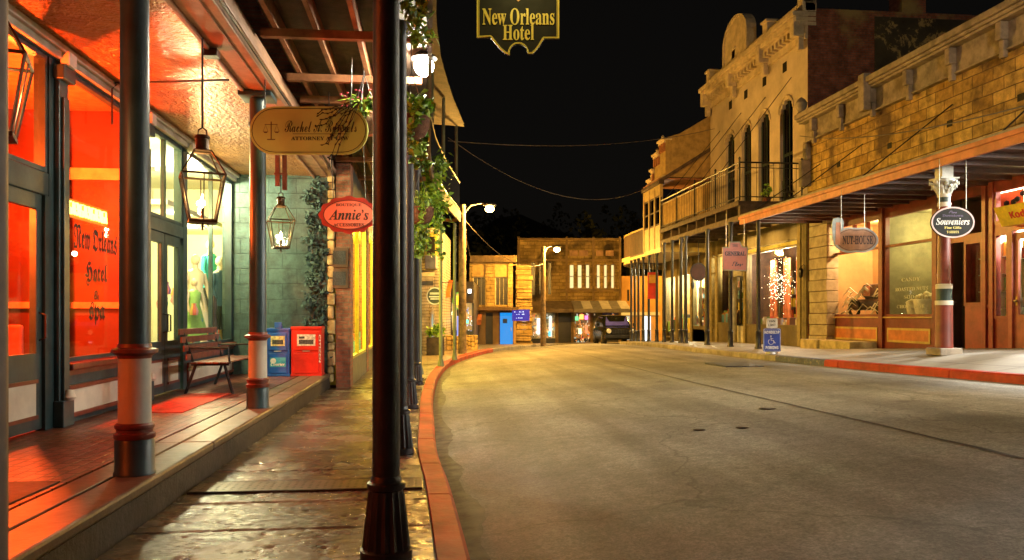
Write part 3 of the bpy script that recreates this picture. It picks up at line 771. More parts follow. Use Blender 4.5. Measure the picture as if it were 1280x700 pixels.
g = MB(); g.box(-2.2,-1.72, 5.45, 6.03, CE-.09, CE-.03); g.tube([(-1.75,-6,CE+.02),(-1.75,YT,CE+.02)], .014, 6); g.tube([(XF,9.4,CE-.03),(-2.2,9.1,CE-.035)], .012, 6); g.tube([(XF+.1,9.35,CE-.5),(XF+.1,9.35,CE-.1),(XF+.14,9.4,CE-.03)], .01, 6)
g.box(-2.2,-2.06,8.05,8.17,CE-.1,CE-.03)
g.build('conduit', BLACK, t)
# porch posts
def porch_post(y, label, src=None):
    t = thing('porch_post', label, 'post', (-2.01, y, PZ), 'turned posts along the edge of the porch')
    x = -2.01
    g = MB(); g.lathe([(.135,0),(.135,.02),(.128,.03),(.128,.235),(.12,.25)], (x,y,PZ), 28); g.build('base', TEAL, t)
    g = MB(); g.lathe([(.128,.25),(.134,.26),(.134,.285),(.118,.295),(.118,.315),(.128,.325),(.128,.345),(.112,.36)], (x,y,PZ), 28); g.build('lower_ring', BROWN, t)
    g = MB(); g.lathe([(.107,.36),(.105,.8)], (x,y,PZ), 28); g.build('cream_band', CREAM, t)
    g = MB(); g.lathe([(.107,.8),(.112,.82),(.15,.84),(.15,.862),(.112,.875),(.108,.9)], (x,y,PZ), 28); g.build('upper_ring', BROWN, t)
    g = MB(); g.lathe([(.1,.9),(.092,CE-PZ-.42),(.11,CE-PZ-.4),(.11,CE-PZ-.37),(.095,CE-PZ-.36),(.095,CE-PZ-.09)], (x,y,PZ), 28)
    g.box(x-.19,x+.19,y-.19,y+.19,CE-.085,CE-.028,.008); g.build('shaft', TEAL, t)
    return t
pp = porch_post(5.72, 'teal porch post with cream band, the nearer and larger one left of the lantern')
copy_thing(pp, (-2.01, 9.69, PZ), 'teal porch post with cream band lit red, beside the wooden bench')
copy_thing(pp, (-2.01, 13.68+1.5, PZ), 'teal porch post close against the newspaper boxes and stone corner') if False else None
copy_thing(pp, (-2.01, 1.75, PZ), 'teal porch post standing nearest the viewer at the left of the frame')

# balcony over the sidewalk
OUT = [(-6,-.1),(16,-.1),(18.5,.05),(21.4,.38),(24.6,.85)]
def ox(y): return interp(OUT, y)
BZ = 4.32
t = thing('balcony', 'long timber balcony on iron posts over the left sidewalk', 'balcony', (-.9, 9, BZ))
ys = [-6+i*.9 for i in range(35)]; ys[-1] = 24.6
g = MB(); L_ = [Vector((-1.73, y, BZ+.2)) for y in ys]; R_ = [Vector((ox(y)+.08, y, BZ+.2)) for y in ys]
vs, fs = loft(L_, R_, 1); n_ = len(vs); g.add(vs+[Vector(q)+Vector((0,0,.05)) for q in vs], fs+[tuple(i+n_ for i in f[::-1]) for f in fs]); g.build('deck', paint('deck_boards',(.05,.03,.02),.7,var=.4,scale=5,bmp=.5), t)
for x in (-1.58,-1.17,-.75,-.33):
    g = MB(); g.box(x-.025, x+.025, -6, 24.5, BZ+.02, BZ+.198); g.build('joist', WOOD, t)
for y in (1.6, 3.4, 5.1, 6.9, 8.5, 10.05, 11.05, 13.0, 15.2, 17.2, 19.2, 21.3, 24.5):
    g = MB(); g.box(-1.73, ox(y)+.02, y-.04, y+.04, BZ-.07, BZ+.015); g.build('cross_beam', WOOD, t)
g = MB()
for a, b_ in zip(ys, ys[1:]):
    xa, xb = ox(a)+.09, ox(b_)+.09
    g.add([(xa,a,BZ-.08),(xb,b_,BZ-.08),(xb+.05,b_,BZ-.08),(xa+.05,a,BZ-.08),(xa,a,BZ+.26),(xb,b_,BZ+.26),(xb+.05,b_,BZ+.26),(xa+.05,a,BZ+.26)], [(0,1,2,3),(4,7,6,5),(0,4,5,1),(1,5,6,2),(2,6,7,3),(3,7,4,0)])
g.build('fascia', DKWOOD, t)
rail = MB(); pk = MB(); y = 0.0
while y < 24.6:
    x = ox(y)+.1; pk.box(x-.009,x+.009,y-.009,y+.009,BZ+.26,BZ+1.12); y += .13
for a, b_ in zip(ys, ys[1:]):
    rail.tube([(ox(a)+.1,a,BZ+1.15),(ox(b_)+.1,b_,BZ+1.15)], .03, 6); rail.tube([(ox(a)+.1,a,BZ+.34),(ox(b_)+.1,b_,BZ+.34)], .018, 6)
pk.build('picket', BLACK, t); rail.build('handrail', BLACK, t)
GP = paint('pale_green_post_paint', (.16,.18,.10), .5, var=.25, scale=3)
for y in (4.42,7.94,11.8,15.9,18.6,21.4,24.5):
    g = MB(); g.tube([(ox(y)+.02,y,BZ+.25),(ox(y)+.02,y,7.2)], .045, 10); g.build('upper_post', GP if y > 12 else BLACK, t)
g = MB(); L_ = [Vector((-1.9, y, 7.35)) for y in ys]; R_ = [Vector((ox(y)+.25, y, 7.2)) for y in ys]
vs, fs = loft(L_, R_, 1); g.add(vs+[Vector(q)+Vector((0,0,.08)) for q in vs], fs+[tuple(i+n_ for i in f[::-1]) for f in fs]); g.build('balcony_roof', DKWOOD, t)
# cast iron posts on the sidewalk
def iron_post(x, y, label):
    t = thing('iron_post', label, 'post', (x,y,0), 'black iron posts at the edge of the left sidewalk')
    g = MB(); g.lathe([(.145,0),(.145,.05),(.135,.06),(.1,.36),(.093,.38)], (x,y,0), 32, flute=.12, fl=(.055,.37)); g.build('fluted_base', BLACK, t)
    g = MB(); g.lathe([(.093,.38),(.107,.39),(.107,.42),(.088,.43),(.08,.46)], (x,y,0), 32); g.build('collar', BLACK, t)
    g = MB(); g.lathe([(.077,.45),(.072,4.1),(.1,4.15),(.1,BZ-.075)], (x,y,0), 28); g.build('shaft', BLACK, t)
    return t
ip = iron_post(-.235, 4.5, 'black iron post with fluted base, the nearest and largest one')
for y, lb in ((7.94,'black iron post with fluted base, second from the viewer under the flower basket'), (11.8,'black iron post with fluted base, third from the viewer'), (15.9,'black iron post with fluted base, fourth and smallest of the row')):
    copy_thing(ip, ({7.94: -.285, 11.8: -.285}.get(y, -.245), y, 0), lb)
for x, y, r, lb in ((.33,21.4,.05,'thin pale green balcony post near the kerb, left of its twin'), (.80,24.5,.05,'thin pale green balcony post on the kerb bend nearest the utility pole'), (-.2,18.6,.05,'thin pale green balcony post just beyond the black iron row')):
    t = thing('balcony_post', lb, 'post', (x,y,0), 'thin pale posts under the far end of the balcony')
    g = MB(); g.lathe([(r,0.0),(r*.9,4.2)], (x,y,0), 14); g.build('shaft', GP, t)
    g = MB(); g.lathe([(r*1.8,0),(r*1.8,.05),(r*1.1,.2)], (x,y,0), 14); g.build('foot', GP, t)
# brown timber post, very near left edge
xw, yw = C2W(CX(-21, 2.2), 2.2)
t = thing('timber_post', 'brown timber post right beside the viewer at the left edge', 'post', (xw,yw,0))
g = MB(); g.lathe([(.06,0),(.058,BZ-.1)],(xw,yw,0),16); g.build('shaft', paint('brown_post',(.1,.05,.02),.6,scale=4), t); g = MB(); g.lathe([(.09,0),(.09,.04),(.065,.08)],(xw,yw,0),16); g.build('foot', MATS['brown_post'], t)

# lanterns
FLAME = emit('gas_flame', (1,.8,.5), 60)
LG = glass('lantern_glass', (1,.97,.9), .08, .08)
BRZ = paint('aged_bronze', (.07,.04,.02), .4, metal=.6, scale=8)
def lantern(x, y, zs, ztop, label, PW=16):
    """zs = height of the shoulder line"""
    t = thing('hanging_lantern', label, 'lantern', (x,y,zs), 'copper gas lanterns hanging under the porch')
    M = Matrix.Translation((x,y,zs)) @ Matrix.Rotation(R(20), 4, 'Z')
    a, c_, bt = .19, .075, .115; zt, zb = .23, -.42; T = .009
    g = MB(M)
    cor = lambda r, z: [(r,r,z),(-r,r,z),(-r,-r,z),(r,-r,z)]
    for P, Q in ((cor(a,0), cor(c_,zt)), (cor(a,0), cor(bt,zb))):
        for i in range(4): g.tube([P[i], Q[i]], T, 4)
    for r, z in ((a,0),(c_,zt),(bt,zb)):
        q = cor(r,z)
        for i in range(4): g.tube([q[i], q[(i+1)%4]], T*1.15, 4)
    for i in range(4):
        q = cor(a,0); q2 = cor(bt,zb); P = (Vector(q[i])+Vector(q[(i+1)%4]))/2; Q = (Vector(q2[i])+Vector(q2[(i+1)%4]))/2; g.tube([P,Q], T*.6, 4)
    g.box(-bt-.01,bt+.01,-bt-.01,bt+.01,zb-.025,zb)
    g.build('frame', BRZ, t)
    g = MB(M); g.lathe([(.082,zt),(.06,zt+.03),(.06,zt+.12),(.075,zt+.125),(.06,zt+.15),(.02,zt+.16)], (0,0,0), 16); g.tube([(.04,0,zt+.15),(.035,0,zt+.2),(0,0,zt+.225),(-.035,0,zt+.2),(-.04,0,zt+.15)], .007, 6); g.build('chimney_cap', BRZ, t)
    g = MB(M); g.tube([(0,0,zb-.02),(0,0,zb-.09)], .012, 6)
    for k in range(4):
        u, w = math.cos(k*math.pi/2), math.sin(k*math.pi/2); g.tube([(0,0,zb-.04),(.035*u,.035*w,zb-.075),(.055*u,.055*w,zb-.05),(.04*u,.04*w,zb-.03)], .005, 5)
    g.build('finial', BRZ, t)
    g = MB(M)
    q, q2, q3 = cor(a*.97,0), cor(bt*.97,zb), cor(c_*.97,zt)
    for i in range(4):
        j = (i+1)%4; g.add([q[i],q[j],q2[j],q2[i]], [(0,1,2,3)]); g.add([q[i],q[j],q3[j],q3[i]], [(0,1,2,3)])
    g.build('pane', LG, t, open=1)
    g = MB(M); g.lathe([(.012,0),(.012,.12)], (0,0,zb), 8); g.build('burner', BRZ, t)
    g = MB(M); g.lathe([(.006,0),(.026,.035),(.018,.075),(.002,.13)], (0,0,zb+.12), 10); g.build('flame', FLAME, t)
    g = MB(); g.tube([(x,y,zs+zt+.22),(x,y,ztop)], .009, 6); g.build('rod', BLACK, t)
    L = lamp_point('lantern_light', (x,y,zs-.17), (1,.66,.24), PW, .03)
    L.parent = t; L.location = (0,0,-.17)
    return t
x, y = C2W(CX(253,7.5),7.5); lantern(x, y, CZ(220,7.5), CE-.03, 'large bronze gas lantern hanging between the two porch posts')
x, y = C2W(CX(351,12.7),12.7); lantern(x, y, CZ(276,12.7), 3.62, 'smaller looking gas lantern with bright flame before the teal block wall')
g = MB()
for dx, z in ((-.05,3.42),(.06,3.36)): g.box(x+dx-.035,x+dx+.035,y-.02,y+.02,z,CE-.002)
g.box(x-.1,x+.1,y-.025,y+.025,3.6,3.63)
tag(g.build('lantern_bracket', BROWN, origin=(x,y,3.6)), 'pair of dark red hanging boards holding the lantern by the teal wall', 'bracket')
x, y = C2W(CX(-14,4.4),4.4); lantern(x, y, CZ(72,4.4), CE-.03, 'lantern cut off by the left edge of the picture', 16)
# bench
t = thing('slatted_bench', 'brown slatted wooden bench on the porch below the dress shop window', 'bench', (-3.0, 12.3, PZ))
RED = paint('bench_slat_stain', (.17,.05,.028), .38, var=.3, scale=6)
y0, y1 = 11.35, 13.3
for z, x in ((.78,-3.31),(.90,-3.345),(1.02,-3.38),(1.13,-3.41)):
    g = MB(); g.box(x-.012,x+.012,y0,y1,z-.042,z+.042,.006); g.build('back_slat', RED, t)
for x in (-3.22,-3.12,-3.02,-2.92,-2.82):
    g = MB(); g.box(x-.042,x+.042,y0,y1,.69,.712,.006); g.build('seat_slat', RED, t)
for y in (y0+.2,y1-.2):
    g = MB(); g.tube([(-3.26,y,.66),(-3.43,y,1.17)], .02, 6); g.tube([(-3.3,y,.67),(-2.79,y,.67)], .02, 6); g.tube([(-3.24,y,.67),(-3.38,y,PZ)], .022, 6); g.tube([(-2.85,y,.67),(-2.74,y,PZ)], .022, 6); g.tube([(-3.33,y,.9),(-2.8,y,.9),(-2.78,y,.68)], .016, 6)
    g.build('leg', BLACK, t)
# mats
tag(MB().box(-3.35,-2.75,9.3,11.5,PZ,PZ+.012,.004).build('door_mat', paint('red_mat',(.35,.05,.025),.8,var=.35,scale=9,bmp=.6), origin=(-3,10.4,PZ)), 'long red door mat on the brick porch between the posts', 'mat')
t = thing('door_mat', 'black rubber mat at the bottom left in front of the hotel door', 'mat', (-2.9,4.9,PZ))
MB().box(-3.5,-2.4,4.35,5.5,PZ,PZ+.012,.004).build('mat_body', paint('black_rubber',(.012,.012,.012),.6,bmp=.5), t)
# newspaper boxes
def newsbox(x0, x1, y, ztop, col, label, blue):
    t = thing('newspaper_box', label, 'newspaper box', ((x0+x1)/2, y+.2, PZ), 'newspaper boxes against the teal wall')
    m_ = paint(('blue' if blue else 'red')+'_box_paint', col, .3, var=.15, scale=3, spec=.6)
    g = MB(); g.box(x0,x1,y,y+.4,PZ+.02,ztop,.012); g.box(x0-.008,x1+.008,y-.015,y+.41,ztop-.04,ztop+.01,.008); g.box(x0-.01,x1+.01,y-.012,y+.41,PZ,PZ+.04,.006); g.build('body', m_, t)
    xm = (x0+x1)/2; w = (x1-x0)
    g = MB(); g.box(x0+.05,x1-.05,y-.022,y-.001,PZ+.47,ztop-.08,.006); g.build('upper_door', m_, t)
    g = MB(); g.box(x0+w*.2,x1-w*.2,y-.028,y-.0225,PZ+.55,ztop-.13); g.build('front_page', paint('newsprint_'+('a' if blue else 'b'), (.6,.5,.2) if blue else (.6,.56,.5), .6, var=.35, scale=25), t)
    g = MB(); g.box(x0+w*.26,x1-w*.26,y-.03,y-.0285,PZ+.58,PZ+.66)
    if not blue: g.box(x0+w*.26,x0+w*.45,y-.03,y-.0285,PZ+.68,PZ+.72)
    g.build('printed_photo', paint('print_dark',(.05,.05,.05),.6,var=.6,scale=40), t)
    g = MB(); g.box(x0+.05,x1-.05,y-.018,y-.001,PZ+.05,PZ+.42,.006); g.build('lower_panel', m_, t)
    g = MB(); g.tube([(xm-.06,y-.02,PZ+.455),(xm-.06,y-.045,PZ+.455),(xm+.06,y-.045,PZ+.455),(xm+.06,y-.02,PZ+.455)], .006, 6); g.build('handle', STEEL, t)
    if blue:
        g = MB(); g.box(xm-.06,xm+.07,y-.022,y+.0,ztop+.01,ztop+.12,.01); g.box(xm-.06,xm+.07,y,y+.1,ztop+.01,ztop+.06,.01); g.build('coin_box', m_, t)
        g = MB(); g.box(xm-.14,xm+.14,y-.022,y-.0185,PZ+.17,PZ+.34); g.build('logo_plate', paint('logo_cyan',(.05,.35,.5),.4), t)
        g = MB(); text(g, 'Courier', front(xm,y-.0225,PZ+.22), width=.25, style='bi', ext=.002); g.lathe([(.001,0),(.05,0),(.05,.003)],(0,0,0),16,M=front(xm-.08,y-.0225,PZ+.28),cap=False); g.build('logo', paint('white_ink',(.75,.75,.72),.5), t)
    else:
        g = MB()
        text(g, 'CITIZEN', frame((x1-.03,y-.0125,PZ+.5),(0,0,-1),(1,0,0)), width=.5, height=.035, ext=.002); g.build('side_lettering', paint('white_ink',(.75,.75,.72),.5), t)
    return t
yN = 14.75
newsbox(XY(333,yN), XY(362,yN), yN, ZY(348,411,yN), (.01,.09,.42), 'blue newspaper box with yellow front page against the teal wall', True)
newsbox(XY(364,yN), XY(402,yN), yN, ZY(348,409,yN), (.62,.02,.012), 'red newspaper box next to the blue one at the porch corner', False)
# teal block wall + stone edge + brick pier
t = thing('block_wall', 'teal painted block wall closing the end of the porch', 'wall', (-2.7, YT, PZ))
MB().box(XF-.2, PE-.06, YT, YT+.25, .0, CE).build('wall', blocks('teal_blocks','xz',.52,.285,(.042,.09,.085),(.055,.108,.10),(.028,.06,.056),.008,.55,.7,.015,4), t)
g = MB(); random.seed(4); z = .1
while z < CE:
    h = random.uniform(.12,.3); w = random.uniform(.0,.05); g.box(PE-.055, PE+.045+w, YT-.05-random.random()*.04, YT+.25, z, min(CE,z+h-.012), .03); z += h
g.build('stone_quoin', paint('yellow_stone',(.5,.38,.17),.8,var=.4,scale=5,bmp=.8), t)
# climbing plant painted with the wall
def leaf_verts(c, n, s, up=Vector((0,0,1))):
    """single pointed leaf: 6 verts, folded along the midrib"""
    n = n.normalized(); a = n.cross(Vector((random.gauss(0,1),random.gauss(0,1),random.gauss(0,1)))).normalized(); b_ = n.cross(a)
    return [c-a*s, c-a*s*.2+b_*s*.55+n*s*.15, c+a*s, c-a*s*.2-b_*s*.55+n*s*.15], [(0,1,2),(0,2,3)]
def leaves(pts, cnt, spread, size, name, mat, parent, flat=None, seed=1):
    rnd = random.Random(seed); random.seed(seed); g = MB()
    for _ in range(cnt):
        p = rnd.choice(pts); c = Vector(p[:3])+Vector((rnd.gauss(0,1),rnd.gauss(0,1),rnd.gauss(0,1)))*(spread*(p[3] if len(p) > 3 else 1))
        if flat is not None: c.y = min(c.y, flat-.01)
        n = Vector((rnd.gauss(0,.7),rnd.gauss(-.5,.6),rnd.gauss(.5,.5))); vs, fs = leaf_verts(c, n, size*rnd.uniform(.55,1.25)); g.add(vs, fs)
    return g.build(name, mat, parent, open=1)
t = thing('climbing_vine', 'grey green vine climbing the right edge of the teal wall', 'plant', (-2.1, YT-.05, PZ))
pts = []
for k in range(60):
    z = .5+k*.057; pts.append((-2.12+.1*math.sin(k*.9)+.05*math.sin(k*2.3), YT-.06, z, 1.0 if k % 7 else 1.8))
leaves(pts, 1500, .055, .055, 'foliage', island('vine_leaves',[(.042,.085,.08),(.052,.1,.092),(.065,.12,.11),(.033,.065,.06)],.85), t, flat=YT-.01, seed=3)
g = MB(); g.tube([(-2.1+.08*math.sin(k*.6),YT-.03,.3+k*.12) for k in range(30)], .02, 6); g.build('stem', DKWOOD, t)
# next building: brick pier facing us then a receding yellow shop window
t = thing('brick_building', 'brick and dark green shopfront beyond the teal wall with a lit yellow window', 'building', (-1.7,18,0))
XB = -1.47
MB().box(PE+.1, XB, YT-.02, YT+.5, -.1, BZ-.08).build('pier', blocks('red_brick_xz','xz',.2,.07,(.26,.09,.05),(.34,.14,.08),(.2,.15,.1),.008), t)
g = MB(); g.box(XB-6, XB-.01, YT+.5, 25.5, BZ-.08, 9); g.box(XB-.15,XB,19.4,20.0,0,BZ-.08); g.box(XB-.15,XB,24.2,25.5,0,BZ-.08); g.box(XB-6,XB-.15,25.3,25.5,0,BZ-.08); g.build('wall', MATS['red_brick_yz'], t)
g = MB(); g.box(XB-.15,XB-.01,YT+.5,19.4,0,.5); g.box(XB-.15,XB-.01,20,24.2,0,.5); g.box(XB-.15,XB-.01,YT+.5,24.2,3.4,BZ-.08); g.build('stall_riser', TEAL, t)
YEL = paint('yellow_window_frame',(.5,.45,.06),.5)
for a,b_ in ((YT+.5,17.4),(17.4,19.4),(20,22.1),(22.1,24.2)):
    g = MB(); g.box(XB-.1,XB-.02,a,a+.06,.5,3.4); g.box(XB-.1,XB-.02,b_-.06,b_,.5,3.4); g.box(XB-.1,XB-.02,a+.06,b_-.06,.5,.56); g.box(XB-.1,XB-.02,a+.06,b_-.06,3.34,3.4)
    w = g.build('window', YEL, t); MB().box(XB-.07,XB-.065,a+.06,b_-.06,.56,3.34).build('pane', GLASS, w)
g = MB(); g.box(XB-2.2,XB-2.1,YT+.5,25.3,0,4); g.box(XB-2.1,XB-.2,YT+.5,YT+.56,0,4); g.box(XB-2.1,XB-.2,YT+.56,25.3,3.6,3.7); g.box(XB-2.1,XB-.2,YT+.56,25.3,.3,.45)
g.build('interior_wall', paint('yellow_room',(.7,.6,.1),.6,var=.1), t)
g = MB(); random.seed(9)
for _ in range(60): y = random.uniform(YT+.7,25); x = random.uniform(XB-.9,XB-.25); h = random.uniform(.1,.5); z = .46; g.box(x-.06,x+.06,y-.08,y+.08,z,z+h)
GOODS = island('mixed_goods',[(.5,.1,.05),(.6,.5,.1),(.1,.25,.4),(.6,.55,.45),(.15,.3,.1),(.4,.2,.05),(.05,.05,.06),(.5,.25,.3)],.5)
tag(g.build('window_goods', GOODS), 'jumble of small goods standing in the yellow shop window', 'goods', kind='stuff')
lamp_point('yellow_room_light', (XB-1.1, 17.5, 3.1), (1,.8,.12), 900, .1); lamp_point('yellow_room_light', (XB-1.1, 22, 3.1), (1,.8,.12), 900, .1)
# poster frames on the brick pier
for py, lb in ((322,'upper of two small dark notice frames on the brick pier'),(348,'lower of two small dark notice frames on the brick pier')):
    xx = XY(424,YT-.05); zz = ZY(424,py,YT-.05); t = thing('notice_frame', lb, 'frame', (xx,YT-.03,zz), 'notice frames on the brick pier')
    MB().box(xx-.17,xx+.17,YT-.05,YT-.021,zz-.19,zz+.19,.01).build('frame', paint('notice_wood',(.12,.06,.03),.6), t); MB().box(xx-.12,xx+.12,YT-.058,YT-.051,zz-.13,zz+.13).build('notice', paint('print_dark',(.05,.05,.05),.6,var=.6,scale=40), t)
# ================================================================ SIGNS ON THE LEFT
GILT = paint('sign_gold', (.75,.62,.12), .35, var=.15, spec=.6); INK = paint('sign_ink', (.02,.02,.018), .5); WHITE = paint('white_ink',(.75,.75,.72),.5)
BLK = paint('sign_black', (.01,.01,.009), .6, spec=.25)
def W2(px, D): return C2W(CX(px,D), D)
YAW = -6                                            # signs hang square to the viewer rather than exactly across the walk
# New Orleans Hotel
D = 8.0; x, y = W2(648, D); s = D/F; z0 = CZ(40, D)
t = thing('hanging_sign', 'black shield shaped hotel sign with gold lettering and gold edge high over the kerb', 'sign', (x,y,z0), None)
def sp(px, py): return ((px-648)*s, (40-py)*s)
arc = [sp(648+11.5*math.cos(a), 67-12.5*math.sin(a)) for a in [math.pi*k/10 for k in range(10,-1,-1)]]
poly = [sp(596,-38), sp(596,47), sp(613,46)]+[sp(613+24*u, 46+24*math.sin(u*1.4)/math.sin(1.4)*.95) for u in (.25,.5,.75,1)]+arc+[sp(661+19*u, 69-19*(1-math.cos(u*1.5))/(1-math.cos(1.5))-2*u) for u in (.25,.5,.75,1)][:4]+[sp(699,48), sp(699,-38)]
poly += [sp(680,-52), sp(648,-60), sp(616,-52)]
M = front(x, y, z0, YAW)
poly = poly[::-1] if sum(a[0]*b_[1]-b_[0]*a[1] for a,b_ in zip(poly, poly[1:]+poly[:1])) < 0 else poly
MB(M).plate(poly, .04, Matrix.Translation((0,0,-.0))).build('board', BLK, t)
MB(M).ring(poly, .014, .012, Matrix.Translation((0,0,.006))).build('gold_border', GILT, t)
p2 = [(a*.955, b_*.965+.0) for a,b_ in poly]; MB(M).ring(p2, .006, .008, Matrix.Translation((0,0,.006))).build('inner_border', GILT, t)
g = MB(M); text(g, 'New Orleans', Matrix.Translation((0,sp(0,21)[1],.001)), width=90*s, height=21*s, style='serif', ext=.008, offset=.004)
text(g, 'Hotel', Matrix.Translation((0,sp(0,41)[1],.001)), width=39*s, height=19*s, style='serif', ext=.008, offset=.004); g.build('lettering', GILT, t)
g = MB(M)                                           # small ornament above the words
for dx, dz, r in ((0,0,.045),(-.07,.02,.035),(.07,.02,.035),(-.12,.03,.02),(.12,.03,.02)):
    g.plate([(dx+r*math.cos(a)*(.6 if abs(dx)<.01 else 1), sp(0,-5)[1]+dz+r*math.sin(a)*1.3) for a in [k*math.pi/4 for k in range(8)]], .006, Matrix.Translation((0,0,.007)))
g.build('ornament', paint('ornament_copper',(.5,.2,.05),.4), t)
g = MB(); zt = z0+62*s+.2; g.tube([(x-.95,y,zt),(x+.5,y-.0,zt)], .022, 8); g.tube([(x-.95,y,zt+.5),(x+.35,y,zt)], .012, 6)
for dx in (-.3,.3): g.tube([(x+dx,y+.02,z0+50*s),(x+dx,y,zt)], .008, 6)
g.build('bracket', BLACK, t)
t2 = thing('sign_lamp', 'small black gooseneck lamp aimed at the hotel shield sign', 'lamp', (x,y-.75,zt+.12))  # lamp added above the view to brighten the sign lettering
g = MB(); g.tube([(x,y,zt),(x,y-.3,zt+.3),(x,y-.62,zt+.3),(x,y-.75,zt+.2)], .012, 6); g.lathe([(.02,.1),(.09,.03),(.1,.0)], (x,y-.75,zt+.1), 14, cap=False); g.build('shade', BLACK, t2)
L = lamp_spot('sign_light', (x,y-.75,zt+.1), (0,.75,-1.3), (1,.8,.25), 38, 110); L.parent = t2; L.location = (0,0,-.02)
# attorney sign
D = 8.9; s = D/F; xc = 386; yc = 163; x, y = W2(xc, D); z0 = CZ(yc, D); M = front(x, y, z0, YAW)
t = thing('hanging_sign', 'pale yellow pill shaped attorney sign with scales and script hanging from the balcony joists', 'sign', (x,y,z0))
w, h = 74*s, 30*s
pill = [(w-h+h*math.cos(a), h*math.sin(a)) for a in [math.pi*(k/14-.5) for k in range(15)]]+[(-w+h-h*math.cos(a), h*math.sin(a)) for a in [math.pi*(.5-k/14) for k in range(15)]]
MB(M).plate(pill, .035).build('board', paint('sign_yellow', (.6,.68,.2), .45, var=.06, scale=1.5, bmp=.02), t)
p2 = [(a*.965, b_*.92) for a,b_ in pill]; MB(M).ring(p2, .007, .003, Matrix.Translation((0,0,.003))).build('line_border', INK, t)
g = MB(M); ux = Matrix.Translation
text(g, 'Rachel A. Runnels', ux((15*s,5*s,.0005)), width=90*s, height=15*s, style='script', ext=.003, offset=-.004)
text(g, 'ATTORNEY AT LAW', ux((14*s,-10*s,.0005)), width=72*s, height=4.6*s, style='serif', ext=.003)
g.box(-20*s,48*s,-4.6*s,-4.1*s,.0,.003)
g.build('lettering', INK, t)
g = MB(M); cx = -47*s                               # scales of justice
g.box(cx-.006,cx+.006,-11*s,11*s,0,.003); g.box(cx-5*s,cx+5*s,-12*s,-10.8*s,0,.003); g.box(cx-8*s,cx+8*s,7*s,7.7*s,0,.003)
for q in (-1,1):
    g.plate([(cx+q*7*s-3*s,-1.5*s),(cx+q*7*s+3*s,-1.5*s),(cx+q*7*s+1.5*s,-3.2*s),(cx+q*7*s-1.5*s,-3.2*s)][::1], .003, ux((0,0,.003)))
    g.tube([(cx+q*7*s-3*s,-1.5*s,.002),(cx+q*7*s,7*s,.002),(cx+q*7*s+3*s,-1.5*s,.002)], .002, 4)
g.build('scales_emblem', paint('emblem_bronze',(.12,.09,.04),.5), t)
g = MB()
for dx in (-.48,.46): g.tube([(x+dx,y+.02,z0+h*.95),(x+dx+.02*dx,y+.05,BZ-.05)], .007, 5)
g.build('chain', BLACK, t)
# boutique oval
D = 10.4; s = D/F; xc = 436; yc = 268.5; x, y = W2(xc, D); z0 = CZ(yc, D); M = front(x, y, z0, YAW)
t = thing('hanging_sign', 'small red oval boutique sign with scalloped edge and black script partly behind the iron post', 'sign', (x,y,z0))
w, h = 37*s, 23*s
sc_ = [(w*(1+.035*math.cos(12*a))*math.cos(a), h*(1+.05*math.cos(12*a))*math.sin(a)) for a in [2*math.pi*k/72 for k in range(72)]]
MB(M).plate(sc_, .03).build('board', paint('sign_dark_red',(.28,.02,.015),.4), t)
MB(M).plate(ellipse(w*.86,h*.8), .02, ux((0,0,.006))).build('face', paint('sign_salmon',(.72,.22,.13),.45,var=.08), t)
MB(M).ring(ellipse(w*.86,h*.8), .008, .003, ux((0,0,.01))).build('line_border', INK, t)
g = MB(M); text(g, 'Annie’s', ux((0,0,.0065)), width=50*s, height=13*s, style='bi', ext=.004, offset=.006); text(g, 'BOUTIQUE', ux((0,12*s,.0065)), width=32*s, height=4.2*s, style='serif', ext=.003); text(g, 'ACCESSORIES', ux((0,-12.5*s,.0065)), width=38*s, height=4.2*s, style='serif', ext=.003)
g.build('lettering', INK, t)
g = MB()
for dx in (-.2,.22): g.tube([(x+dx,y,z0+h*.85),(x+dx-.06,y,BZ-.05)], .006, 5)
g.build('chain', BLACK, t)
# small ovals far along the left walk
for (px, py, D, w_, h_, col, lb, kids) in ((543.5,370,27,10.5,11,(.015,.02,.035),'small black oval pub sign above the planted tub far along the left walk',True),(574,376,30,8.5,11,(.25,.3,.22),'small pale round sign behind the utility pole with a green edge',False)):
    s = D/F; x, y = W2(px, D); z0 = CZ(py, D); M = front(x,y,z0,YAW); t = thing('hanging_sign', lb, 'sign', (x,y,z0))
    MB(M).plate(ellipse(w_*s,h_*s), .05).build('board', paint('oval_'+('a' if kids else 'b'), col, .4), t)
    MB(M).ring(ellipse(w_*s,h_*s), .04, .02, ux((0,0,.012))).build('border', WHITE if kids else paint('sign_green',(.05,.25,.1),.4), t)
    g = MB(M)
    if kids: g.box(-.2,.2,-.05,.0,.001,.006); g.box(-.15,.15,-.12,-.08,.001,.006); g.box(-.17,.17,.05,.12,.001,.006)
    else: g.box(-.12,.1,-.16,.18,.001,.006)
    g.build('mark', WHITE if kids else GILT, t)
    g = MB(); g.tube([(x,y,z0+h_*s),(x,y,z0+h_*s+.35),(x-.8,y,z0+h_*s+.35)], .015, 5); g.build('bracket', BLACK, t)

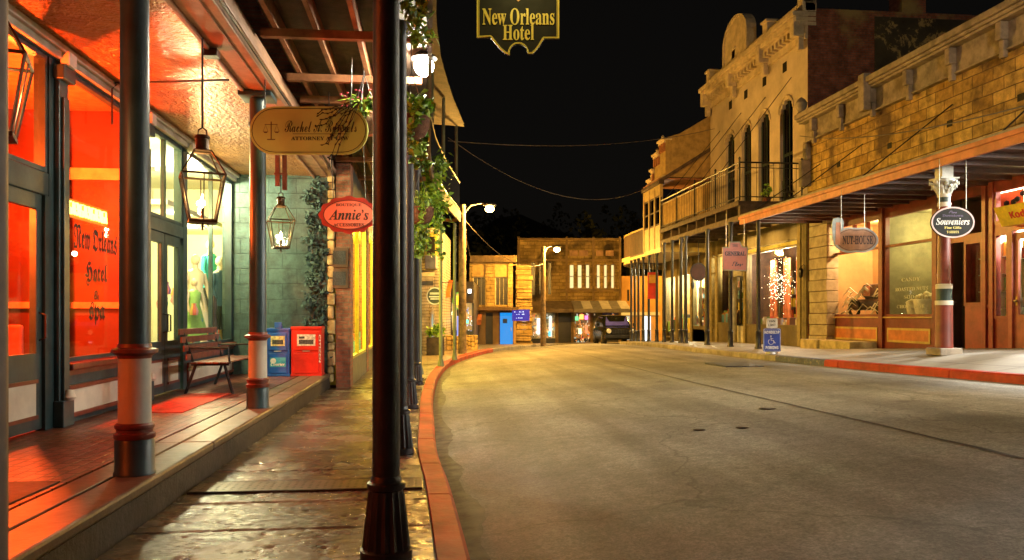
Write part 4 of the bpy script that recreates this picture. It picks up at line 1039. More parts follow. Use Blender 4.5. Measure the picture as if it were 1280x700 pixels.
# ================================================================ LAMPS
def cobra(px, py, D, polepx, basepy, zb, label, P, rad=.16):
    """sodium street lamp on a timber utility pole"""
    bx, by = W2(polepx, D); lx, ly = W2(px, D); lz = CZ(py, D)
    t = thing('street_lamp', label, 'street lamp', (bx,by,zb), 'orange sodium street lamps on poles')
    g = MB(); g.lathe([(.15,0),(.12,lz-zb+.15)], (bx,by,zb), 14); g.build('pole', paint('pole_timber',(.22,.15,.08),.8,var=.4,scale=6,bmp=.7), t)
    g = MB(); g.tube([(bx,by,lz-.25),(bx+(lx-bx)*.3,by+(ly-by)*.3,lz+.12),(bx+(lx-bx)*.7,by+(ly-by)*.7,lz+.2),(lx,ly,lz+.16)], .03, 8); g.build('arm', STEEL, t)
    g = MB(); g.sphere((lx,ly,lz+.14), .2, 14, (1.2,1,.45)); g.build('head', STEEL, t)
    g = MB(); g.sphere((lx,ly,lz), rad, 14, (1,1,.8)); g.build('bulb', emit('sodium_bulb', (1,.62,.2), 60), t)
    L = lamp_point('street_light', (lx,ly,lz-.02), (1,.51,.085), P, rad+.04); L.parent = t; L.location = (lx-bx, ly-by, lz-.02-zb); return t
cobra(612, 261, 28.5, 578, 442, -.0, 'nearer orange street lamp, on the pole by the kerb bend', 10000)
cobra(696, 312, 42.3, 679, 431, -.28, 'farther orange street lamp, on the pole before the long stone building', 9500, .17)
bx, by = 19.0, 53.5
t = thing('street_lamp', 'street lamp round the bend hidden behind the ochre porch building', 'street lamp', (bx,by,-.6), 'orange sodium street lamps on poles')
MB().lathe([(.12,0),(.09,6)],(bx,by,-.6),12).build('pole', STEEL, t); g = MB(); g.sphere((bx-.6,by,5.4),.16,12); g.build('bulb', emit('sodium_bulb', (1,.62,.2), 60), t); g = MB(); g.tube([(bx,by,5.3),(bx-.3,by,5.7),(bx-.6,by,5.62)],.03,6); g.sphere((bx-.6,by,5.58),.2,12,(1.2,1,.4)); g.build('arm', STEEL, t)
L = lamp_point('street_light', (bx-.6,by,5.38), (1,.51,.085), 8500, .2); L.parent = t; L.location = (-.6,0,5.98)
# white balcony lamp on a scroll bracket
D = 9.6; lx, ly = W2(530, D); lz = CZ(83, D)
t = thing('bracket_lamp', 'brilliant white lamp under the scroll bracket at the balcony edge', 'lamp', (lx,ly,lz))
g = MB(); g.sphere((lx,ly,lz), .12, 16); g.build('bulb', emit('white_bulb', (1,.93,.8), 90), t)
g = MB(); g.lathe([(.03,.22),(.06,.18),(.15,.11),(.16,.09),(.14,.1),(.05,.17),(.025,.21)], (lx,ly,lz), 18, cap=False)
g.tube([(lx-.45,ly,lz+.5),(lx-.2,ly,lz+.52),(lx,ly,lz+.42),(lx,ly,lz+.2)], .014, 6)
sc = [(lx-.02+(.05+.085*u)*math.cos(2.2+u*7.5), ly+.03, lz+.6+(.05+.085*u)*math.sin(2.2+u*7.5)) for u in [k/16 for k in range(17)]]
g.tube(sc, .01, 6); g.build('scroll_bracket', STEEL, t)
L = lamp_point('white_light', (lx,ly,lz), (1,.86,.6), 1700, .14); L.parent = t; L.location = (0,0,0)
# street lamp added out of frame to light the near road and facades
def added_lamp(x, y, z0, zt, P, col, label, ax):
    t = thing('street_lamp', label, 'street lamp', (x,y,z0), 'orange sodium street lamps on poles')  # added lamp, out of frame
    g = MB(); g.lathe([(.1,0),(.07,zt-z0)], (x,y,z0), 12); g.build('pole', STEEL, t)
    g = MB(); g.tube([(x,y,zt-.1),(x+ax*.5,y,zt+.25),(x+ax,y,zt+.22)], .03, 8); g.build('arm', STEEL, t)
    g = MB(); g.sphere((x+ax,y,zt+.2), .2, 14, (1.2,1,.45)); g.build('head', STEEL, t)
    g = MB(); g.sphere((x+ax,y,zt+.07), .1, 12); g.build('bulb', emit('sodium_bulb', (1,.62,.2), 60), t)
    L = lamp_spot('street_light', (x+ax,y,zt-.04), (.35,1,-.4), col, P, 120, .6, .12); L.parent = t; L.location = (ax,0,zt-.04-z0)
added_lamp(9.3, 4.6, .45, 7.2, 3300, (1,.76,.46), 'street lamp beside the near red kerb on the right, behind the viewer', -1.2)
#added_lamp(.2, -9, 0, 7.5, 300, (1,.75,.5), 'added street lamp, unseen on the left kerb far behind the viewer', 1.4)

# ================================================================ FLOWER BASKETS AND GREENERY
LEAFY = island('leaf_green',[(.1,.22,.015),(.18,.34,.02),(.26,.44,.03),(.05,.12,.012),(.32,.46,.05)],.45)
TERRA = paint('coir_basket',(.17,.07,.035),.9,var=.4,scale=14,bmp=1)
def basket(px, py, D, r, label, seed, flowers=None, trail=6, up=1.0):
    x, y = W2(px, D); z = CZ(py, D)
    t = thing('hanging_basket', label, 'flower basket', (x,y,z), 'hanging flower baskets along the balcony')
    g = MB(); g.lathe([(r*.35,-r*1.05),(r*.75,-r*.85),(r*.97,-r*.4),(r,0),(r*1.05,.01),(r*1.02,.03),(r*.9,.02)], (x,y,z), 18); g.build('pot', TERRA, t)
    g = MB()
    for k in range(3): a = k*2.09+.4; g.tube([(x+r*math.cos(a),y+r*math.sin(a),z),(x,y,z+r*2.6)], .005, 4)
    g.tube([(x,y,z+r*2.6),(x,y,BZ+.1 if z+r*2.6 < BZ+.1 else z+r*2.8)], .006, 4); g.build('chain', BLACK, t)
    rnd = random.Random(seed); pts = []
    for _ in range(26):
        a = rnd.uniform(0,6.28); q = r*rnd.uniform(.1,1.15); pts.append((x+q*math.cos(a),y+q*math.sin(a),z+r*rnd.uniform(.05,.9)*up,1))
    for k in range(trail):
        a = rnd.uniform(0,6.28); q = r*1.1; L = rnd.uniform(.3,1.0)
        for u in range(8): pts.append((x+(q+.1*u/8)*math.cos(a)+.04*math.sin(u),y+(q+.1*u/8)*math.sin(a),z+.08-L*u/8,.45))
    leaves(pts, 1000, r*.25, .048, 'foliage', LEAFY, t, seed=seed)
    g = MB()
    for k in range(9):
        a = rnd.uniform(0,6.28); e = rnd.uniform(.6,1.5); g.tube([(x,y,z),(x+r*.6*e*math.cos(a),y+r*.6*e*math.sin(a),z+r*1.1*up),(x+r*1.3*e*math.cos(a),y+r*1.3*e*math.sin(a),z+r*(1.3 if k%2 else .7)*up)], .004, 4)
    g.build('stem', LEAFY, t)
    if flowers:
        g = MB()
        for _ in range(46):
            a = rnd.uniform(0,6.28); q = r*rnd.uniform(.4,1.5); c = (x+q*math.cos(a),y+q*math.sin(a),z+r*rnd.uniform(.5,1.6)); g.sphere(c, .016, 6, (1,1,.7))
        g.build('blossom', flowers, t)
    return t
PINK = paint('pink_petal',(.65,.06,.14),.5)
basket(455, 146, 9.7, .2, 'hanging basket with pink flowers and bare trailing twigs beside the attorney sign', 5, PINK, 0, .9)
basket(514, 150, 9.0, .21, 'large brown hanging basket of feathery plants right below the white lamp', 8, None, 5, 1.25)
basket(525, 262, 13.6, .24, 'hanging basket with bright leaves and long trailing ivy lower along the balcony', 12, None, 12, 1.3)
# bare trailing vine over the attorney sign
x, y = W2(452,9.1); z = CZ(140,9.1)
t = thing('trailing_vine', 'dark bare twigs trailing across the right end of the attorney sign', 'plant', (x,y,z)); g = MB(); rnd = random.Random(2)
for k in range(9):
    p = Vector((x,y-.25,z+.05)); q = [p.copy()]
    for u in range(9):
        p = p+Vector((-.035-rnd.random()*.03*(1 if k<5 else .2),rnd.gauss(0,.01),-.045+.05*rnd.gauss(0,1)*(.6 if k<6 else 1.0)+(.03 if k<4 else -.015))); q.append(p.copy())
        if u > 1: leaf = leaf_verts(p, Vector((0,-1,.3)), .02); g.add(*leaf)
    g.tube(q, .005, 4)
g.build('twig', paint('dry_twig',(.03,.03,.012),.7), t)
# leafy vine climbing the second post top and scroll bracket
x, y = W2(519, 7.5); t = thing('leafy_vine', 'bright green vine hanging from the balcony rail above the white lamp', 'plant', (x,y,CZ(30,7.5)))
pts = []; rnd = random.Random(6)
for k in range(34): px = 508+rnd.random()*28; py = -24+rnd.random()*78; D = 7.5+rnd.uniform(-.2,.25); a, b_ = W2(px+(4 if py>30 else 0), D); pts.append((a,b_,CZ(py,D),1))
leaves(pts, 560, .035, .042, 'foliage', LEAFY, t, seed=6)
x, y = W2(503, 12); t = thing('leafy_vine', 'small bright sprig of leaves beside the second iron post', 'plant', (x,y,CZ(208,12)))
pts = [(x+.05*math.sin(k),y,CZ(200+k*2,12),1) for k in range(9)]; leaves(pts, 45, .05, .055, 'foliage', LEAFY, t, seed=9)
x, y = W2(541, 17.5); t = thing('leafy_vine', 'mass of green creeper hanging from the balcony edge beyond the baskets', 'plant', (x,y,CZ(240,17.5)))
pts = []
for k in range(60): px = 526+rnd.random()*26; py = 205+rnd.random()*70-(px-526)*.2; D = 17.5+rnd.uniform(-.6,.6); a, b_ = W2(px, D); pts.append((a,b_,CZ(py,D),1))
for k in range(22): a, b_ = W2(522+rnd.random()*8, 14.5); pts.append((a,b_,CZ(270+k*2.2,14.5),.4))
leaves(pts, 1500, .12, .07, 'foliage', LEAFY, t, seed=16)

# ================================================================ DRESS WINDOW
def mannequin(x, y, zf, h, cloth, label, kind, skinm, rot=0, arms=True):
    t = thing('mannequin', label, 'mannequin', (x,y,zf), 'dressed mannequins in the shop window')
    M = Matrix.Translation((x,y,zf)) @ Matrix.Rotation(R(rot),4,'Z')
    k = h/1.7
    g = MB(M)
    def ov(pr, name, mt, n=20):
        q = MB(M); q.sm = True; vs = []; fs = []
        for (a, b_, z) in pr:
            for i in range(n):
                th_ = 2*math.pi*i/n; fl = 1+.04*math.sin(7*th_)*(1 if z < .9 else 0); vs.append((a*k*math.cos(th_)*fl, b_*k*math.sin(th_)*fl, z*k))
        for j in range(len(pr)-1):
            for i in range(n): q2 = (i+1)%n; fs.append((j*n+i,j*n+q2,(j+1)*n+q2,(j+1)*n+i))
        fs.append(tuple(range(n))[::-1]); fs.append(tuple((len(pr)-1)*n+i for i in range(n)))
        q.add(vs, fs); return q.build(name, mt, t)
    body = [(.05,.05,1.5),(.055,.055,1.44),(.18,.09,1.38),(.19,.1,1.3),(.17,.12,1.2),(.13,.1,1.05),(.17,.12,.9),(.18,.13,.82)][::-1]
    ov(body, 'torso', skinm)
    g.sphere((0,0,1.6*k), .09*k, 12, (.85,1,1.2)); g.tube([(0,0,1.42*k),(0,0,1.54*k)], .045*k, 8)
    g.build('head', skinm, t) if kind != 'headless' else None
    if kind == 'dress': ov([(.34,.26,.25),(.3,.22,.5),(.2,.15,.85),(.14,.11,1.06),(.18,.13,1.2),(.2,.11,1.34),(.1,.08,1.41)], 'dress', cloth)
    else:
        ov([(.25,.17,.72),(.21,.15,.9),(.16,.125,1.06),(.2,.14,1.2),(.22,.12,1.34),(.1,.08,1.42)], 'top', cloth)
        for sx in (-.09,.09):
            q = MB(M); q.tube([(sx*k,0,.05*k),(sx*k,0,.45*k),(sx*k*.95,0,.8*k)], [.05*k,.065*k,.09*k], 10); q.build('trouser_leg', paint('dark_trousers',(.02,.022,.02),.7), t)
    for sx in (-1,1):
        q = MB(M); q.tube([(sx*.2*k,0,1.34*k),(sx*.27*k,-.02,1.1*k),(sx*.26*k,-.1*k,.86*k)], [.05*k,.04*k,.03*k], 8); q.build('arm', skinm if kind=='dress' else cloth, t)
    q = MB(M); q.lathe([(.14,0),(.14,.02),(.015,.03),(.015,.3*k)], (0,0,0), 14); q.build('stand', STEEL, t)
    return t
SK = paint('mannequin_cream',(.6,.5,.36),.5)
def wpos(px, xw): return YX(px, xw)
mannequin(-4.2, 14.95, .84, 1.62, paint('cream_cloth',(.68,.62,.42),.8,var=.12), 'mannequin in a cream dress, left one in the shop window', 'dress', SK, 60)
mannequin(-4.3, 16.3, 1.2, 1.66, paint('turquoise_cloth',(.02,.28,.32),.8), 'mannequin in a turquoise top standing behind the others', 'top', SK, 70)
mannequin(-4.0, 15.85, .84, 1.66, paint('navy_cloth',(.02,.06,.10),.8), 'mannequin in a dark blue top and black trousers at the right end of the window', 'top', SK, 70)
mannequin(-3.98, 14.1, .84, 1.15, paint('green_cloth',(.22,.42,.12),.8,var=.25), 'small mannequin in a light green dress low in the front of the window', 'dress', SK, 60)
g = MB(); rnd = random.Random(21)
for k in range(26):
    yy = rnd.uniform(13.0,14.2) if k < 18 else rnd.uniform(14.2,16); xx = rnd.uniform(-4.2,-3.85); z = .86 if k > 15 else rnd.uniform(.9,1.7); r = rnd.uniform(.03,.08); g.lathe([(r,0),(r*1.2,r),(r*.6,r*2.4),(r*.7,r*3)], (xx,yy,z), 8)
tag(g.build('accessories', island('accessory_colours',[(.5,.12,.08),(.3,.15,.35),(.6,.45,.1),(.5,.4,.3),(.1,.3,.25),(.6,.3,.3)],.6)), 'small colourful bags scarves and trinkets clustered low in the dress shop window', 'accessories', kind='stuff')
t = thing('red_boots', 'pair of small red boots on the sill beside the dark trousers', 'boots', (-3.95,14.95,.84))
for dy in (0,.16):
    g = MB(); g.tube([(-3.95,14.9+dy,.86),(-3.95,14.9+dy,1.1)], [.045,.055], 10); g.tube([(-3.95,14.9+dy,.88),(-3.84,14.9+dy,.875)], [.045,.03], 8); g.build('boot', paint('red_leather',(.5,.05,.03),.4), t)
t = thing('figurine', 'slim dark carved figurine at the right end of the dress shop window', 'figurine', (-3.9,15.0,.84))
g = MB(); g.lathe([(.1,0),(.1,.03),(.06,.06),(.08,.3),(.05,.55),(.07,.68),(.06,.8),(.02,.88)], (-3.9,15.0,.84), 14); g.build('body', paint('dark_carving',(.03,.018,.012),.5), t)
lamp_point('shop_light', (-4.1, 14.4, 3.72), (1,.93,.55), 420, .1)
lamp_point('shop_light', (-4.5, 11.9, 3.6), (1,.82,.3), 300, .12)
lamp_point('shop_light', (-3.98, 13.6, 2.98), (1,.9,.4), 150, .04); lamp_point('shop_light', (-4.6, 15.6, 2.98), (1,.92,.45), 220, .05)
for y in (11.9, 13.6):
    g = MB(); g.lathe([(.16,0),(.17,.03),(.06,.06),(.03,.25)], (-4.6,y,3.75), 16); tag(g.build('ceiling_lamp', STEEL, origin=(-4.6,y,3.75)), 'round metal ceiling lamp over the mannequins' if y > 12 else 'round metal ceiling lamp above the double door', 'lamp')
# lobby light: saturated red-orange
lamp_point('lobby_light', (-4.5, 9.35, 2.80), (1,.085,.008), 2000, .05)
lamp_point('lobby_light', (-4.5, 6.0, 2.6), (1,.085,.008), 1700, .05)
lamp_point('lobby_light', (-4.5, 2.6, 2.6), (1,.12,.012), 250, .05)
# ================================================================ RIGHT SIDE
YA0, YA1, YB1, YC1 = 3.0, YX(1010,XR), YX(888,XR), 42.5
def gz(y): return wz(y)-.25
# ---- building A: yellow stone with red storefront
STN = blocks('yellow_stone_yz','yz',.7,.3,(.36,.22,.05),(.60,.41,.12),(.17,.11,.045),.014,.85,1.0,.05,3,stain=((.13,.08,.035),.7,.54))
RP = paint('red_storefront_paint',(.17,.03,.018),.38,var=.28,scale=2.5,bmp=.12,wear=(.4,.2,.14),wamt=.7)
RPB = paint('bright_red_frame',(.24,.035,.022),.35,var=.25,scale=3)
GREYC = paint('weathered_cornice',(.26,.22,.17),.7,var=.35,scale=2.5,bmp=.4)
t = A_ = thing('stone_building', 'yellow stone building on the right with grey bracketed cornice and red shopfront', 'building', (XR,15,.5))
CAN = 4.42
def wall_x(g, x0, x1, y0, y1, z0, z1, holes):
    ys = sorted({y0,y1}|{h[0] for h in holes}|{h[1] for h in holes})
    for a,b_ in zip(ys, ys[1:]):
        hs = sorted([(h[2],h[3]) for h in holes if h[0] <= a+1e-6 and h[1] >= b_-1e-6]); z = z0
        for p,q in hs:
            if p > z: g.box(x0,x1,a,b_,z,p)
            z = q
        if z < z1: g.box(x0,x1,a,b_,z,z1)
ZC0, ZC1 = 7.35, 8.2
g = MB(); g.box(XR, XR+.35, YA0, YA1, CAN+.25, ZC0); g.box(XR+.35,XR+9,YA0,YA0+.3,0,ZC1-.3); g.box(XR+8.7,XR+9,YA0,YA1,0,ZC1-.3); g.box(XR+.05, XR+.35, YA0, YA1, ZC0, ZC1+.1); g.build('wall', STN, t)
MB().box(XR+.35,XR+8.7,YA0+.3,YA1,ZC1-.7,ZC1-.6).build('roof', DKWOOD, t)
g = MB(); g.box(XR-.5,XR+.3,YA0,YA1,ZC1-.16,ZC1,.02); g.box(XR-.42,XR+.1,YA0,YA1,ZC1-.24,ZC1-.162,.01); g.box(XR-.34,XR+.1,YA0,YA1,ZC1-.3,ZC1-.242); g.box(XR-.12,XR-.002,YA0,YA1,ZC0-.05,ZC1-.302,.01); g.box(XR-.18,XR-.001,YA0,YA1,ZC0-.1,ZC0-.052,.01)
g.build('cornice', GREYC, t)
y = YA1-.8
k = 0
while y > YA0:
    g = MB(); big = .5 if k % 4 == 2 else 0
    g.box(XR-.32,XR-.12,y-.09,y+.09,ZC0+.15,ZC1-.3,.02); g.box(XR-.24,XR-.12,y-.075,y+.075,ZC0-.25,ZC0+.15,.02)
    if big: g.box(XR-.55,XR-.32,y-.16,y+.16,ZC0-.1,ZC1+.12,.03)
    g.build('bracket', GREYC, t); y -= 1.75; k += 1
for y in (24.0, 21.2, 18.6, 16.2): MB().box(XR-.012,XR-.0,y-.1,y+.1,6.15-.08,6.15+.08).build('vent_hole', BLK, t)
# corner finial / corbel at the far end
g = MB(); g.lathe([(.12,0),(.2,.08),(.1,.2),(.18,.35),(.2,.5),(.12,.62),(.02,.7)], (XR-.3,YA1-.12,ZC1-.1), 12); g.box(XR-.35,XR,YA1-.25,YA1+.02,ZC0-1.6,ZC0-.7,.05); g.box(XR-.2,XR,YA1-.25,YA1+.02,ZC0-.7,ZC0-.1,.05); g.build('corner_ornament', GREYC, t)
# canopy
t2 = A_
SOF = paint('red_brown_soffit',(.055,.016,.01),.5,var=.3,scale=4)
g = MB(); g.box(XC, XR-.01, YA0, 25.0, CAN+.02, CAN+.09); g.build('canopy_roof', SOF, t)
g = MB(); g.box(XC-.06, XC, YA0, 25.05, CAN-.10, CAN+.13, .01); g.box(XC-.1,XC-.06,YA0,25.05,CAN+.06,CAN+.15,.01); g.build('canopy_fascia', paint('orange_red_fascia',(.42,.13,.05),.5,var=.25,scale=3), t)
MB().box(XC-.08,XR-.01,YA0,25.02,CAN+.152,CAN+.2).build('canopy_covering', GREYC, t)
y = YA0+.5
g = MB()
while y < 25: g.box(XC,XR-.2,y-.03,y+.03,CAN-.08,CAN+.018); y += .75
g.build('rafter', SOF, t)
for y0_, z1_ in ((13.5,6.9),(18.3,6.6),(22.4,6.5),(25.0,6.4)):
    g = MB(); g.tube([(XC+.1,y0_,CAN+.15),(XR,y0_+.2,z1_)], .016, 6); g.build('tie_rod', BLACK, t)
g = MB(); g.tube([(XR-.03,YA0,5.3),(XR-.04,15,5.22),(XR-.04,25.9,5.05)], .016, 5); g.build('wall_cable', BLACK, t)
# storefront, built bay by bay on the facade plane
def bay_window(y0, y1, z0, z1, fm, parent, x=XR, muly=(), mulz=(), f=.07, gl=None):
    g = MB(); g.box(x-.03,x+.09,y0,y1,z0,z0+f); g.box(x-.03,x+.09,y0,y1,z1-f,z1); g.box(x-.03,x+.09,y0,y0+f,z0+f,z1-f); g.box(x-.03,x+.09,y1-f,y1,z0+f,z1-f)
    for q in muly: g.box(x-.025,x+.085,q-.03,q+.03,z0+f,z1-f)
    for q in mulz: g.box(x-.02,x+.08,y0+f,y1-f,q-.035,q+.035)
    w = g.build('window', fm, parent); MB().box(x+.03,x+.036,y0+f,y1-f,z0+f,z1-f).build('pane', gl or GLASS, w); return w
yA = [YX(p,XR) for p in (1037,1104,1172,1184,1232,1241,1262)]     # decreasing y
y37,y04,y72,y84,y32,y41,y62 = yA
ZB = 1.33
g = MB(); g.box(XR-.02,XR+.1,y04,y37,-.2,ZB); g.box(XR-.021,XR+.1,y72,y04-.001,-.2,ZB)
for y in (y37,y04,y72): g.box(XR-.1,XR+.12,y-.1,y+.1,-.2,CAN+.02,.01)
g.box(XR-.02,XR+.1,y41,y37,4.2,CAN+.3)
g.build('storefront_frame', RP, t)
GP2 = paint('gold_panel_paint',(.5,.36,.1),.5,var=.2); OP2 = paint('orange_panel_paint',(.5,.16,.05),.5,var=.2)
for a,b_ in ((y04,y37),(y72,y04)):
    za = 1.35-30*DX(1100,XR)/F; g = MB(); g.box(XR-.035,XR-.02,a+.3,b_-.3,za-.0,za+.32); g.build('panel', OP2, t)
    g = MB(); g.ring([(-(b_-a)/2+.25,-.2),((b_-a)/2-.25,-.2),((b_-a)/2-.25,.2),(-(b_-a)/2+.25,.2)], .06, .02, right_face(XR-.04,(a+b_)/2,za+.16)); g.build('panel_moulding', GP2, t)
    MB().box(XR-.08,XR+.1,a+.1,b_-.1,ZB-.04,ZB,.01).build('window_sill', GP2, t)
bay_window(y04+.1, y37-.1, ZB, 4.2, RP, t, muly=(), mulz=(3.32,)); bay_window(y72+.1, y04-.1, ZB, 4.2, RP, t, mulz=(3.32,))
g = MB()
for q in (.28,.52,.76): yy = y04+(y37-y04)*q; g.box(XR-.025,XR+.085,yy-.04,yy+.04,3.36,4.13)
g.build('transom_mullion', RP, t)
# door recess of the middle shop and the souvenir shop beyond the frame edge
g = MB()
for y in (y84,y32,y41): g.box(XR-.06,XR+.12,y-.07,y+.07,-.2,CAN+.02,.01)
g.box(XR-.02,XR+.1,y84+.07,y72-.1,-.2,CAN+.02); g.box(XR-.02,XR+.1,y32,y84,3.15,3.32); g.box(XR-.02,XR+.1,YA0,y41,3.25,3.45); g.box(XR-.02,XR+.1,YA0,y41,4.85-.6,4.75)
g.build('shopfront_post', RPB, t)
def rdoor(y0, y1, z0, z1, fm, parent, x, kick=.9, lab=None, gl=None):
    g = MB(); s = .12; g.box(x,x+.05,y0,y0+s,z0,z1); g.box(x,x+.05,y1-s,y1,z0,z1); g.box(x,x+.05,y0+s,y1-s,z1-.15,z1); g.box(x,x+.05,y0+s,y1-s,z0,z0+kick)
    d = g.build('door', fm, parent)
    if lab: d['label'] = lab
    MB().box(x+.02,x+.026,y0+s,y1-s,z0+kick,z1-.15).build('pane', gl or GLASS, d)
    g = MB(); g.sphere((x-.03,y1-.06,z0+1.05), .035, 10); g.box(x-.006,x,y1-.09,y1-.03,z0+.95,z0+1.15); g.build('handle', paint('brass',(.5,.35,.1),.3,metal=.8), d)
    g = MB(); g.box(x-.012,x,y0+s+.08,y1-s-.08,z0+.15,z0+kick-.18,.004); g.build('lower_panel', fm, d); return d
dg_ = wz(19)-.0
rdoor(y32+.75, y84-.08, dg_+.0, 3.15, RP, t, XR+.55, .85, 'plain dark red glazed door')
bay_window(y32+.07, y32+.72, 1.6, 3.15, RPB, t, x=XR+.0)
g = MB(); g.box(XR,XR+.08,y32+.07,y32+.72,-.2,1.6); g.box(XR+.1,XR+.6,y32+.71,y32+.77,-.2,3.15); g.build('stall_riser', RPB, t)
bay_window(y41+.07, y32-.07, 1.55, 4.2, RPB, t, mulz=(3.3,)); g = MB(); g.box(XR,XR+.08,y41+.05,y32-.05,-.2,1.55); g.build('stall_riser', RPB, t)
# souvenir shop: side light, door (at frame edge), transom window
z9 = wz(16.8)
bay_window(y62, y41-.07, z9+.65, 3.25, RPB, t); MB().box(XR,XR+.08,y62,y41-.07,-.2,z9+.65).build('stall_riser', RPB, t)
rdoor(y62-1.15, y62-.12, z9+.0, 3.2, paint('salmon_door_paint',(.34,.085,.055),.4), t, XR+.02, .75, 'salmon red glazed shop door with posters')
g = MB(); g.box(XR-.04,XR+.1,y62-.12,y62,-.2,3.25); g.box(XR-.04,XR+.1,y62-1.3,y62-1.15,-.2,3.25); g.box(XR,XR+.08,YA0,y62-1.3,-.2,1.4); g.box(XR,XR+.08,YA0,YA0+.2,1.4,CAN); g.build('shopfront_post', MATS['salmon_door_paint'], t)
bay_window(y62-1.15, y41-.07, 3.45, 4.25, RPB, t); bay_window(11.5, y62-1.3, 1.4, 4.25, RPB, t, mulz=(3.3,)); bay_window(7.3, 11.45, 1.4, 4.25, RPB, t, mulz=(3.3,)); bay_window(3.2, 7.25, 1.4, 4.25, RPB, t, mulz=(3.3,))
# interiors
def rroom(y0, y1, depth, z0, z1, mat, parent, x=XR+.12, fl=None):
    g = MB(); g.box(x+depth,x+depth+.06,y0,y1,z0,z1); g.box(x,x+depth,y0,y0+.05,z0,z1); g.box(x,x+depth,y1-.05,y1,z0,z1); g.box(x,x+depth,y0+.05,y1-.05,z1-.05,z1); g.build('interior_wall', mat, parent)
    MB().box(x,x+depth,y0+.05,y1-.05,z0,z0+.05).build('interior_floor', fl or DKWOOD, parent)
TAN = paint('tan_interior',(.5,.33,.16),.7,var=.15,scale=1); OLV = paint('olive_interior',(.3,.27,.14),.7,var=.25,scale=1.2)
rroom(y04-.02, y37+.3, 1.5, .5, 4.35, TAN, t); rroom(y72+.02, y04-.04, 1.6, .5, 4.35, OLV, t); rroom(y32+.8, y72-.02, 2.6, .5, 4.35, OLV, t, x=XR+.62)
rroom(YA0+.1, y32-.03, 3.5, .55, 4.6, paint('bright_shop_wall',(.55,.58,.42),.7,var=.2,scale=2), t)
lamp_point('nut_shop_light', (XR+.9,(y04+y37)/2,3.9), (1,.6,.25), 430, .08); lamp_point('nut_shop_light', (XR+1.0,(y72+y04)/2,3.9), (1,.85,.4), 120, .08); lamp_point('nut_shop_light', (XR+1.6,y84-.6,3.6), (1,.7,.4), 60, .06)
lamp_point('souvenir_light', (XR+1.6,16.2,4.1), (1,.98,.88), 2000, .12); lamp_point('souvenir_light', (XR+1.6,12.3,4.1), (1,.97,.88), 1700, .12); lamp_point('souvenir_light', (XR+1.6,7.5,4.1), (1,.97,.88), 1700, .12)
# what stands in the windows
def heap(name, label, cat, boxes, mat, seed=0):
    rnd = random.Random(seed); g = MB()
    for (x0,x1,y0,y1,z0,n,s) in boxes:
        for _ in range(n):
            x = rnd.uniform(x0,x1); y = rnd.uniform(y0,y1); h = rnd.uniform(.5,1.4)*s; w = rnd.uniform(.4,.9)*s*.5
            if rnd.random() < .5: g.box(x-w,x+w,y-w,y+w,z0,z0+h)
            else: g.lathe([(w,0),(w,h*.7),(w*.5,h*.85),(w*.5,h)], (x,y,z0), 8)
    return tag(g.build(name, mat), label, cat, kind='stuff')
def shelf_unit(y0, y1, x, z0, levels, dz, label, seed, group, dense=16, pal=None):
    t_ = thing('display_shelf', label, 'shelf', (x,(y0+y1)/2,z0), group)
    g = MB(); rnd = random.Random(seed); q = MB()
    for k in range(levels):
        z = z0+.1+k*dz; g.box(x-.16,x+.2,y0,y1,z,z+.02); n = int((y1-y0)*dense/1.5)
        for i in range(n):
            y = y0+.04+(y1-y0-.08)*i/n+rnd.uniform(-.01,.01); h = rnd.uniform(.35,.85)*dz; w = rnd.uniform(.02,.05); q.box(x-.12+rnd.random()*.05,x-.02,y-w,y+w,z+.021,z+.02+h)
    g.box(x-.16,x+.2,y0-.02,y0,z0,z0+levels*dz+.1); g.box(x-.16,x+.2,y1,y1+.02,z0,z0+levels*dz+.1); g.build('shelf_board', STEEL, t_)
    q.build('goods', pal or GOODS, t_)['kind'] = 'stuff'
BRIGHT = island('bright_goods',[(.7,.5,.05),(.6,.08,.04),(.1,.4,.12),(.65,.6,.5),(.75,.6,.08),(.05,.2,.45),(.02,.02,.02),(.55,.2,.05),(.7,.65,.2)],.45)
shelf_unit(15.0,16.6,XR+.75,.62,6,.42,'wall of bright packets and tins seen through the salmon shop door',31,'racks inside the bright souvenir shop',20,BRIGHT)
shelf_unit(16.7,18.0,XR+1.0,.62,6,.42,'tall rack of yellow and black goods beside the salmon shop door',32,'racks inside the bright souvenir shop',20,BRIGHT)
shelf_unit(17.05,18.1,XR+.5,.62,6,.4,'narrow bright rack right behind the shop side light',35,'racks inside the bright souvenir shop',26,BRIGHT)
shelf_unit(10.5,14.5,XR+1.0,.62,6,.42,'long rack of bright souvenirs just beyond the right edge',33,'racks inside the bright souvenir shop',18,BRIGHT)
# heart of the nut shop window: jars and drum shaped machine
for k,(dy,r,h) in enumerate(((.35,.15,.42),(1.0,.33,.5),(1.85,.24,.4))):
    y = y04-.35-dy; lb = ('slim white jar at the left end of the window sill','large white tub heaped with popcorn on the sill','smaller white tub on the sill next to the red post')[k]
    t_ = thing('snack_tub', lb, 'tub', (XR+.35,y,ZB+.02), 'white tubs in the nut shop window')
    g = MB(); g.lathe([(r*.75,0),(r,h*.85),(r*1.05,h*.86),(r*1.05,h*.92)], (XR+.42,y,ZB+.02), 18); g.build('tub_body', paint('white_tub',(.7,.68,.6),.4), t_)
    g = MB(); rnd = random.Random(k)
    for _ in range(30): a = rnd.uniform(0,6.28); q = r*rnd.random(); g.sphere((XR+.42+q*math.cos(a),y+q*math.sin(a),ZB+h*.95+(r-q)*.5), r*.2, 6)
    g.build('popcorn', paint('popcorn',(.7,.62,.4),.8), t_)
MB().box(XR+.05,XR+1.2,y72+.1,y37-.1,ZB-.1,ZB+.01).build('display_floor', DKWOOD, A_)
